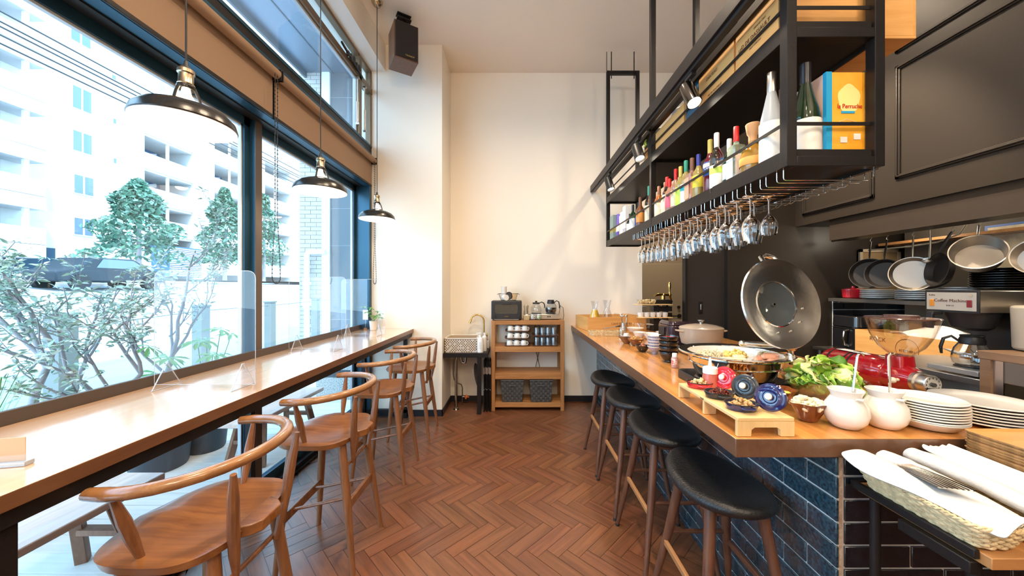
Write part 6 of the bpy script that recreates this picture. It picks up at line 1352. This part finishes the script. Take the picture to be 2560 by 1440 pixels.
# low steel table with coffee machine
t = T('steel_counter', 'low stainless counter carrying the coffee machine', 'steel counter'); G().box(2.35, 2.95, 1.742, 2.42, .995, 1.03).build('top', STEEL, t, smooth=False, bevel=.003)
g = G(); g.box(2.37, 2.93, 2.38, 2.40, .05, .995); g.box(2.90, 2.93, 1.76, 2.38, .05, .995); g.build('back_panel', STEEL, t, smooth=False)
for x, y in ((2.36, 1.75), (2.36, 2.38), (2.90, 1.75)): G().box(x, x + .03, y, y + .03, 0, .995).build('leg', STEEL, t, smooth=False)
G().box(2.37, 2.93, 1.76, 2.40, .78, .80).build('under_shelf', STEEL, t, smooth=False)
for k in range(3): one('clay_pot_lid', 'brown pot standing on the lower shelf of the steel counter', 'pot', G().lathe([(0, 0), (.05, 0), (.06, .06), (.05, .08), (0, .09)], 28), colr('terracotta', (.36, .12, .05), .5), (2.45, 1.83 + .16 * k, .8015), 'brown pots under the coffee machine')
t = T('coffee_machine', 'filter coffee machine with steel housing and white switch panel', 'coffee machine', (2.38, 1.90, 1.0315))
G().box(.0, .37, -.112, .112, .335, .45).build('housing', STEEL, t, smooth=False, bevel=.004); G().box(.24, .37, -.108, .108, 0, .335).build('column', BLKP, t, smooth=False, bevel=.003); 
G().box(-.008, .0, -.118, .118, .330, .452).build('front_frame', BLKP, t, smooth=False, bevel=.002)
pn = G().box(-.010, -.008, -.108, .108, .343, .440).build('switch_panel', mat('brushed_pale_panel', (.62, .58, .50), .35, metal=.3), t, smooth=False)
font('Coffee Machine', .024, INK, t, (-.0108, .0, .395), (90, 0, -90), sx=.95); font('KW-12', .011, INK, t, (-.0108, 0, .368), (90, 0, -90)); font('Kalita', .013, INK, t, (-.0108, .082, .425), (90, 0, -90))
for y, m_ in ((.082, colr('amber_switch', (.75, .30, .03), .3)), (-.082, colr('dark_red_switch', (.25, .02, .03), .3))): g = G(); g.box(-.015, -.0085, y - .010, y + .010, .362, .400); g.build('rocker_switch', m_, t, smooth=False, bevel=.002)
g = G(); g.cyl((-.016, -.09, .425), (-.009, -.09, .425), .006, n=12); g.build('jewel_light', CHROME, t)
g = G(); g.lathe([(0, .235), (.055, .235), (.075, .25), (.098, .325), (.10, .334), (0, .334)], 36, c=(.11, 0, 0)); g.build('filter_basket', BLKP, t); g = G(); g.bar((.0, .055, .325), (-.05, .06, .325), .035, .02); g.bar((-.045, .06, .33), (-.05, .06, .24), .03, .018); g.build('basket_handle', BLKP, t, smooth=False, bevel=.003)
G().box(-.005, .24, -.112, .112, .005, .032).build('base', mat('pale_metal', (.62, .62, .60), .3, metal=.6), t, smooth=False, bevel=.003); g = G(); g.cyl((.11, 0, .032), (.11, 0, .038), .065, n=36); g.build('warming_plate', BLKP, t)
coffee_pot('empty glass coffee pot standing in the coffee machine', (2.49, 1.90, 1.071), False, -1, 1.05, frm=1).rotation_euler = (0, 0, R(-35))
t = T('plastic_tub', 'milky plastic tub beside the coffee machine, behind the display case', 'tub', (2.53, 1.70 - .02, 1.0315)); g = G(); g.prism(rrect(-.15, .15, -.10, .10, .07, 8), .0, .215, 1.04); g.build('body', mat('milky_plastic', (.62, .54, .42), .4, trans=.1), t, bevel=.012)
t.location = (2.56, 1.853 - .0, 1.0315); t.location = (2.58, 1.64, 1.195)
# display case at the right edge
t = T('display_case', 'glass display case with wooden top at the right edge of the picture', 'display case'); WC = wood('grey_brown_veneer', (.36, .22, .13), (.24, .14, .08), 'Y', .9, rough=.45)
G().box(2.28, 2.85, 1.15, 1.72, 1.150, 1.19).build('wooden_top', WC, t, smooth=False, bevel=.003); G().box(2.285, 2.325, 1.675, 1.715, 0, 1.15).build('post', WC, t, smooth=False); G().box(2.285, 2.325, 1.155, 1.195, 0, 1.15).build('post', WC, t, smooth=False); G().box(2.80, 2.84, 1.675, 1.715, 0, 1.15).build('post', WC, t, smooth=False)
G().box(2.296, 2.304, 1.64, 1.675, .0, 1.15).build('steel_strip', STEEL, t, smooth=False); G().box(2.297, 2.302, 1.195, 1.64, .1, 1.15).build('glass_side', pane('case_glass', (.8, .82, .82), .08), t, smooth=False); G().box(2.33, 2.80, 1.68, 1.70, .05, 1.15).build('back_panel', mat('grey_panel', (.25, .22, .18), .5), t, smooth=False); G().box(2.29, 2.84, 1.16, 1.71, 0, .10).build('plinth', WC, t, smooth=False)
t = T('clear_hanger_strip', 'pale curved plastic strip hanging under the fascia', 'strip'); g = G(); g.tube([(3.30, 2.55, 1.96), (3.32, 2.60, 1.90), (3.33, 2.75, 1.855), (3.34, 2.95, 1.845), (3.34, 3.3, 1.85)], .006, 8); g.build('tube', colr('pale_tube', (.55, .45, .30)), t)
# ================================================================ OUTSIDE THE WINDOW
DECKM = wood('silver_deck', (.84, .80, .75), (.70, .66, .61), 'X', .7, rough=.7)
g = G(); y = -2.5; cols = []; rnd = random.Random(9)
while y < 7.9:
    g.box(-4.3, -1.935, y, y + .138, -.06, -.02); y += .145
struct(g.build('ground_deck', DECKM, smooth=False), 'pale timber deck outside the window')
ROAD = mat('pale_asphalt', (.42, .44, .46), .9, bump=.1, bs=20); LINE = mat('road_paint', (.85, .85, .85), .8); KERB = mat('kerb_concrete', (.55, .55, .54), .9)
def rz(x): return -.16 + max(0, (-x - 5.2)) * .108
g = G(); g.quad((-4.3, -12, -.12), (-4.3, 80, -.12), (-5.2, 80, -.12), (-5.2, -12, -.12)); g.m = 1; g.box(-5.32, -5.2, -12, 80, -.3, -.10)
g.m = 2
for a, b in ((-5.32, -13), (-13, -21)): g.quad((a, -12, rz(a)), (a, 80, rz(a)), (b, 80, rz(b)), (b, -12, rz(b)))
g.m = 3
for x in (-6.0, -12.6, -20.0): g.quad((x, -12, rz(x) + .01), (x, 80, rz(x) + .01), (x - .16, 80, rz(x - .16) + .01), (x - .16, -12, rz(x - .16) + .01))
g.m = 1; g.box(-21.15, -21, -12, 80, rz(-21) - .1, rz(-21) + .15); g.m = 0; g.quad((-21.15, -12, rz(-21) + .15), (-21.15, 80, rz(-21) + .15), (-60, 80, 2.3), (-60, -12, 2.3))
struct(g.build('street', [KERB, KERB, ROAD, LINE], smooth=False), 'sloping street with white lane lines outside')
# apartment building across the street
BW = mat('pale_facade_tile', (.50, .50, .49), .8); BS = mat('facade_recess_shade', (.05, .13, .26), .8); BG = mat('window_blue_glass', (.11, .16, .22), .25, metal=.3); BF = mat('balcony_glass', (.16, .26, .34), .25); BPX = mat('facade_frame', (.75, .76, .76), .6)  # recess colour has the blue shade of the openings put into it
XF = -28.5
t = T('apartment_building', 'tall pale apartment block with balconies across the street', 'building')
def fy(px): return F * -XF / (1290 - px)
g = G(); g.box(XF - 12, XF, 7, 26.7, 2.2, 26)
bays = [(26.7, 30.7), (32.9, 37.2), (39.5, 44)]
zs = [4.1, 6.9, 9.3, 11.9, 14.6, 17.2]
yy = 26.7
for a, b in bays:
    g.box(XF - 12, XF, yy, a, 2.2, 22); g.box(XF - 12, XF - 3, a, b, 2.2, 22); zz = 2.2
    for k, z_ in enumerate(zs): g.box(XF - 3, XF, a, b, z_ - 1.25, z_); g.box(XF - 3, XF - .1, a, b, z_ - 1.4, z_ - 1.2)
    yy = b
g.box(XF - 12, XF, 44, 56, 2.2, 20)
g.build('wall', BW, t, smooth=False)
for a, b in bays:
    for z_ in zs[1:]:
        g = G(); g.box(XF - 3.02, XF - 2.95, a, b, z_ - 1.25 + 1.25, z_ + 1.35); g.build('recess_wall', BS, t, smooth=False)
        g = G(); g.box(XF - .3, XF - .2, a + 1.9, a + 2.1, z_, z_ + 1.4); g.build('bay_post', BPX, t, smooth=False)
        g = G(); g.add([(XF - 2.9, a + .4, z_), (XF - 2.9, b - .3, z_ + 1.25), (XF - 2.9, b - .3, z_ + .9), (XF - 2.9, a + 1.2, z_)], [(0, 1, 2, 3)]); g.build('stair_flight', BPX, t, smooth=False)
for (xa, xb, ya, yb) in ((177, 228, 220, 278), (178, 229, 330, 383), (181, 233, 439, 488), (181, 232, 545, 590), (173, 226, 60, 112), (279, 290, 295, 311), (280, 291, 394, 410), (276, 289, 186, 200), (520, 533, 500, 520)):
    Y0, Y1 = fy(xa), fy(xb); z1 = 1.5 + (718 - ya) * (Y0 + Y1) / 2 / F; z0 = 1.5 + (718 - yb) * (Y0 + Y1) / 2 / F
    g = G(); g.box(XF - .02, XF + .06, Y0, Y1, z0, z1); wf = g.build('window', BPX, t, smooth=False)
    n = 2 if Y1 - Y0 > .8 else 1; dy = (Y1 - Y0) / n
    for k in range(n): g = G(); g.box(XF + .05, XF + .08, Y0 + dy * k + .06, Y0 + dy * (k + 1) - .06, z0 + .06, z1 - .06); g.build('pane', BG, wf, smooth=False)
for z_ in (3.9, 6.65, 9.33, 12.04, 14.77, 17.5):
    g = G(); g.box(XF, XF + 1.5, 13.4, 20.0, z_ - .75, z_ + .02); g.box(XF + .3, XF + 1.5, 19.0, 20.0, z_, z_ + .95); g.box(XF + 1.38, XF + 1.5, 18.2, 19.0, z_, z_ + .95); b = g.build('balcony', BW, t, smooth=False)
    g = G(); g.box(XF + 1.40, XF + 1.44, 13.4, 18.2, z_ + .05, z_ + .95); g.build('glass_rail', BF, b, smooth=False)
    g = G(); g.box(XF, XF + .03, 13.6, 19.2, z_, z_ + 1.9); g.build('opening_shade', BS, b, smooth=False)  # flat sheet behind the balcony, shade put into its colour
    g = G(); g.box(XF + 1.2, XF + 1.38, 19.2, 19.4, z_, z_ + 2.0); g.build('post', BPX, b, smooth=False)
g = G(); g.box(XF - .1, XF + .05, 27.2, 31.5, 2.4, 4.9); g.m = 1
for k in range(16): g.box(XF + .05, XF + .08, 28.6, 31.5, 2.45 + k * .15, 2.53 + k * .15)
g.build('garage_shutter', [BS, BPX], t, smooth=False)
G().box(XF - .1, XF + .04, 15.2, 21.5, 2.25, 3.9).build('garage_opening', mat('garage_shade', (.02, .05, .08), .8), t, smooth=False)  # flat dark sheet, the garage's inner shade put into its colour
t = T('distant_building', 'farther pale office block beyond the apartment house', 'building'); G().box(-42, -23.2, 57, 90, 2.0, 30).build('wall', BW, t, smooth=False)
for k in range(7):
    for j in range(3): G().box(-23.2, -23.1, 59 + 5 * j, 62 + 5 * j, 5 + 3 * k, 6.8 + 3 * k).build('window', BG, t, smooth=False)
# brick column, white pipe and dark tile wall next door
t = T('brick_column', 'white brick column outside, seen through the far window', 'column', (0, 0, 0)); g = G(); g.box(-4.97, -4.45, 8.0, 8.6, -.1, 9); g.m = 1; r_ = 0; z_ = -.1
while z_ < 9:
    x = -4.97 + (r_ % 2) * -.13
    while x < -4.45:
        a, b = max(x, -4.972), min(x + .252, -4.448)
        if b - a > .03: g.box(a, b, 7.985, 8.01, z_, z_ + .088)
        x += .262
    z_ += .0965; r_ += 1
g.build('bricks', [mat('brick_joint', (.12, .10, .08), .9), mat('white_brick', (.42, .41, .39), .75)], t, smooth=False)
struct(G().box(-4.44, -4.27, 7.95, 8.6, -.1, 9).build('wall_next_door_edge', BPX, smooth=False))
DT = mat('slate_tile', (.10, .115, .13), .4, bump=.05, bs=4)
g = G(); g.box(-4.27, -1.95, 8.0, 8.3, -.1, 9); g.m = 1
for k in range(12): g.box(-4.27, -1.95, 7.996, 8.0, -.1 + k * .85, -.09 + k * .85)
g.box(-3.55, -3.54, 7.996, 8.0, 0, 9)
struct(g.build('wall_next_door', [DT, mat('slate_joint', (.25, .27, .3), .8)], smooth=False), 'dark slate-tiled wall of the next building')
PW = mat('white_pipe', (.82, .82, .80), .4)
t = T('drain_downpipe', 'white pipework on the brick column outside', 'pipe'); g = G(); g.tube([(-4.72, 7.85, -.1), (-4.72, 7.85, 2.2), (-4.70, 7.85, 2.28), (-4.60, 7.85, 2.3), (-4.30, 7.85, 2.3)], .055, 14); g.build('pipe_run', PW, t); g = G(); g.cyl((-4.72, 7.78, 1.15), (-4.72, 7.92, 1.15), .09); g.box(-4.78, -4.66, 7.78, 7.92, 1.55, 1.62); g.build('coupling', PW, t)
g = G(); g.box(-4.85, -1.92, -3, 8.0, 6.42, 6.55); g.m = 1; g.box(-4.85, -4.80, -3, 8.0, 6.3, 6.42); struct(g.build('ceiling_overhang', [mat('soffit_metal', (.20, .23, .27), .35, metal=.4), DT], smooth=False), 'metal soffit projecting over the deck')
for x in (-2.4, -3.0, -3.6, -4.2): struct(G().box(x, x + .012, -3, 8.0, 6.405, 6.42).build('soffit_seam', DT, smooth=False))
# fence posts and cable
FP = mat('grey_green_post', (.16, .20, .20), .6)
for i, (Y_, w_) in enumerate(((3.06, .14), (4.42, .125), (5.66, .115), (6.95, .11))):
    g = G(); g.box(-w_ / 2, w_ / 2, -w_ / 2, w_ / 2, 0, 1.40); g.m = 1; g.box(-w_ / 2 - .01, w_ / 2 + .01, -w_ / 2 - .01, w_ / 2 + .01, 1.40, 1.425)
    one('fence_post', 'square grey fence post outside, %s from the camera' % ORD[i], 'post', g, [FP, FP], (-4.0, Y_, -.15), 'grey posts along the deck edge', smooth=False, bevel=.004)
one('fence_cable', 'thin steel cable running along the grey posts', 'cable', G().tube([(-4.0, 1.0, 1.16), (-4.0, 3.05, 1.13), (-4.0, 4.42, 1.20), (-4.0, 5.66, 1.20), (-4.0, 7.9, 1.24)], .006, 6), FP)
for i, (z_, x_, dz) in enumerate(((9.25, -15, -.2), (9.5, -15.2, -.2), (8.95, -14.8, -.25), (8.85, -15.1, -.25), (9.75, -15.1, -.2))):
    g = G(); g.tube([(x_, y_, z_ + dz * (1 - ((y_ - 20) / 26) ** 2)) for y_ in (-6, 2, 8, 14, 20, 26, 34, 46)], .028, 5); one('overhead_cable', 'black overhead utility cable above the street, %s from the top' % ORD[(1, 2, 3, 4, 0)[i]], 'cable', g, BLKP, group='utility cables above the street')
# planters, benches
PLT = mat('dark_planter', (.045, .06, .075), .6, bump=.25, bs=18)
def olive(label, X, Y, pot_r, pot_h, seeds, trunks, leaf_n, group=None, spread=1.0):
    t = T('potted_olive_tree', label, 'olive tree', (X, Y, -.02))
    G().lathe([(0, 0), (pot_r * .78, 0), (pot_r * .82, .02), (pot_r, pot_h), (pot_r * .92, pot_h), (pot_r * .90, pot_h - .05), (0, pot_h - .05)], 36).build('pot', PLT, t)
    rnd = random.Random(seeds); br = G(); lf = G(); tips = []
    def grow(p, d, L_, r, lev):
        n = 5; pts = [p]; q = p.copy(); dd = d.copy()
        for i in range(n):
            dd = (dd + Vector((rnd.uniform(-.22, .22), rnd.uniform(-.22, .22), rnd.uniform(-.08, .16)))).normalized(); q = q + dd * (L_ / n); pts.append(q.copy())
            if lev >= 1 and i >= 1:
                for _ in range(leaf_n + (lev > 1)): tips.append((q.copy() + Vector((rnd.uniform(-.02, .02),) * 3), dd.copy()))
        br.tube(pts, [r * (1 - .45 * i / n) for i in range(n + 1)], 7 if lev < 2 else 4)
        if lev < 3:
            for _ in range((4, 3, 2)[lev]):
                a = rnd.uniform(0, 2 * PI); k = rnd.uniform(.45, .95) * spread; nd = (dd + Vector((math.cos(a) * k, math.sin(a) * k, rnd.uniform(-.15, .45)))).normalized()
                grow(pts[rnd.choice((2, 3, 4, 5))], nd, L_ * rnd.uniform(.55, .82), r * .52, lev + 1)
    for (dx, dy, dz, L_, r) in trunks: grow(Vector((dx * .2, dy * .2, pot_h - .08)), Vector((dx, dy, dz)).normalized(), L_, r, 0)
    br.build('branches', mat('olive_bark', (.30, .28, .29), .8, bump=.4, bs=40), t, angle=60)
    for p, d in tips:
        for s_ in (-1, 1):
            a = rnd.uniform(0, 360); l = rnd.uniform(.035, .062); w_ = l * .17; lf.m = 0 if rnd.random() < .6 else 1
            lf.X = Matrix.Translation(p) @ rotm(rnd.uniform(-60, 60), rnd.uniform(-50, 30), a)
            lf.add([(0, 0, 0), (l * .35, w_, .003), (l * .75, w_ * .7, 0), (l, 0, -.006), (l * .75, -w_ * .7, 0), (l * .35, -w_, .003)], [(0, 1, 2, 3, 4, 5)])
    lf.build('leaves', [mat('olive_leaf', (.30, .42, .32), .5), mat('olive_leaf_pale', (.58, .66, .60), .6)], t, smooth=False); return t
olive('bushy potted olive tree at the left, outside the window', -3.02, 2.10, .21, .50, 5, [(-.35, .25, 1, .75, .030), (.30, .55, 1, .62, .024)], 2, spread=1.15)
olive('slim potted olive tree beside the first grey post', -3.02, 2.95, .225, .52, 14, [(-.05, .18, 1, .80, .024), (-.45, -.55, .9, .62, .024)], 1, spread=.95)
t = T('leafy_shrub', 'potted shrub with bright green fingered leaves outside the window', 'shrub', (-2.92, 3.28, -.02)); G().lathe([(0, 0), (.135, 0), (.145, .02), (.185, .46), (.17, .46), (.165, .42), (0, .42)], 36).build('pot', PLT, t)
rnd = random.Random(8); g = G(); g2 = G()
for k in range(17):
    a = k * 2.4; q = .08 + .26 * rnd.random(); top = Vector((q * math.cos(a), q * math.sin(a) * 1.3, .72 + .42 * rnd.random())); g2.tube([(0, 0, .4), (top.x * .4, top.y * .4, .65), top], [.008, .006, .003], 5)
    for j in range(8):
        b = j * 45 + k * 13; g.X = Matrix.Translation(top) @ rotm(0, 18, 0) @ rotm(rnd.uniform(-8, 8), rnd.uniform(0, 30), b); l = rnd.uniform(.10, .15)
        g.add([(0, 0, 0), (l * .3, .010, .006), (l * .7, .019, .004), (l, 0, -.012), (l * .7, -.019, .004), (l * .3, -.010, .006)], [(0, 1, 2, 3, 4, 5)])
g2.build('stems', mat('stem_green'), t); g.build('leaves', mat('bright_leaf', (.18, .38, .12), .5), t, smooth=False)
def grassy(label, X, Y, z_, n, h, seed, m):
    rnd = random.Random(seed); g = G()
    for _ in range(n):
        a = rnd.uniform(0, 2 * PI); q = rnd.uniform(.05, .35); hh = h * rnd.uniform(.6, 1); ox, oy = rnd.uniform(-.08, .08), rnd.uniform(-.14, .14)
        pts = [(ox + q * f * math.cos(a), oy + q * f * math.sin(a), hh * math.sin(PI * .62 * f)) for f in (0, .33, .66, 1)]; g.tube(pts, [.004, .004, .003, .001], 4, flat=.3)
    o = g.build('grass_clump', m); o.location = (X, Y, z_); return tag(o, label, 'grass', kind='stuff')
grassy('long green grass blades at the lower left outside the window', -2.85, 1.75, .32, 70, .75, 3, mat('bright_leaf')); grassy('short grass between deck and street by the second bench', -3.7, 4.9, -.12, 140, .35, 4, mat('bright_leaf')); grassy('low green tuft outside behind the bench', -3.2, 3.95, -.02, 90, .3, 6, mat('bright_leaf'))
BN = wood('worn_bench_top', (.74, .60, .52), (.58, .42, .35), 'Y', .8, rough=.6); BNL = wood('bench_leg', (.30, .15, .09), (.20, .09, .05), 'Z', 1, rough=.6)
def bench(label, X0_, X1_, Y0, Y1, h=.42):
    t = T('wooden_bench', label, 'bench', ((X0_ + X1_) / 2, (Y0 + Y1) / 2, -.02), group='weathered benches on the deck'); a, b = (X1_ - X0_) / 2, (Y1 - Y0) / 2
    G().box(-a, a, -b, b, h - .04, h).build('seat_board', BN, t, smooth=False, bevel=.006)
    for s_ in (-1, 1):
        for u in (-1, 1): G().bar((u * (a - .07), s_ * (b - .22), h - .04), (u * (a - .02), s_ * (b - .14), 0), .05, .05).build('leg', BNL, t, smooth=False, bevel=.004)
        G().bar((-a + .06, s_ * (b - .18), .20), (a - .06, s_ * (b - .18), .20), .03, .05, up=(0, 1, 0)).build('cross_bar', BNL, t, smooth=False)
bench('weathered wooden bench outside, nearest the camera', -2.42, -2.085, .55, 2.07); bench('weathered wooden bench outside the second window', -2.46, -2.12, 2.80, 3.84)
t = T('gabion_box', 'pale speckled stone planter with a dark band outside the far window', 'planter', (-2.35, 4.9, -.02)); G().box(-.35, .12, -.2, .2, 0, .30).build('lower_block', mat('speckled_stone', (.62, .62, .60), .9, var=.6, vs=70), t, smooth=False); G().box(-.352, .122, -.202, .202, .30, .40).build('dark_band', PLT, t, smooth=False); G().box(-.35, .12, -.2, .2, .40, .62).build('upper_block', mat('speckled_stone'), t, smooth=False)
# street trees and parked car across the road
def street_tree(label, X, Y, zb, h, r, n, seed, cone=True):
    t = T('street_tree', label, 'tree', (X, Y, zb), group=None); rnd = random.Random(seed); G().tube([(0, 0, 0), (.05, 0, h * .4), (0, 0, h * .85)], [.14, .10, .03], 8).build('trunk', mat('olive_bark'), t)
    g = G()
    for _ in range(n):
        f = rnd.random() ** .8; rr = r * ((1 - f) ** .7 + .08) * rnd.uniform(.55, 1.0) * (1 + .25 * math.sin(f * 17 + seed)); a = rnd.uniform(0, 2 * PI); s_ = rnd.uniform(.12, .24)
        g.m = rnd.randrange(2); g.X = rotm(rnd.uniform(-60, 60), rnd.uniform(-60, 60), rnd.uniform(0, 360), (rr * math.cos(a), rr * math.sin(a), h * (.16 + .84 * f))); g.add([(-s_, 0, 0), (0, -s_ * .5, .02), (s_, 0, 0), (0, s_ * .5, .02)], [(0, 1, 2, 3)])
    g.build('crown', [mat('street_leaf', (.07, .17, .11), .5), mat('street_leaf_pale', (.15, .27, .20), .5)], t, smooth=False); return t
street_tree('bushy green street tree across the road behind the olive trees', -21.6, 19.9, 2.0, 5.6, 2.1, 2600, 1)
street_tree('tall narrow street tree across the road, left of the window mullion', -21.6, 25.8, 2.0, 6.8, 1.7, 2400, 2); street_tree('street tree partly hidden by the window mullion', -21.6, 29.8, 2.0, 7.4, 1.7, 1800, 3)
t = T('parked_car', 'dark car parked across the street behind the olive leaves', 'car', (-19.6, 16.4, rz(-19.6))); CARM = mat('dark_car_paint', (.010, .018, .026), .5)
P = [(-2.2, .35), (-2.25, .75), (-1.5, .95), (-.9, 1.42), (.7, 1.45), (1.5, .98), (2.2, .85), (2.25, .35)]
g = G(); n = len(P); g.add([(-.85, y_, z_) for y_, z_ in P] + [(.85, y_, z_) for y_, z_ in P], [tuple(range(n)), tuple(reversed(range(n, 2 * n)))] + [(i, (i + 1) % n, (i + 1) % n + n, i + n)[::-1] for i in range(n)]); g.build('body', CARM, t, smooth=False, bevel=.06, seg=3)
G().add([(.86, -.85, .98), (.86, 1.3, .98), (.86, .65, 1.38), (.86, -.6, 1.38)], [(0, 1, 2, 3)]).build('side_window', BG, t, smooth=False)
for y_ in (-1.4, 1.4):
    for x_ in (-.8, .8): G().cyl((x_ - .12, y_, .33), (x_ + .12, y_, .33), .33, n=24).build('wheel', RUB, t)
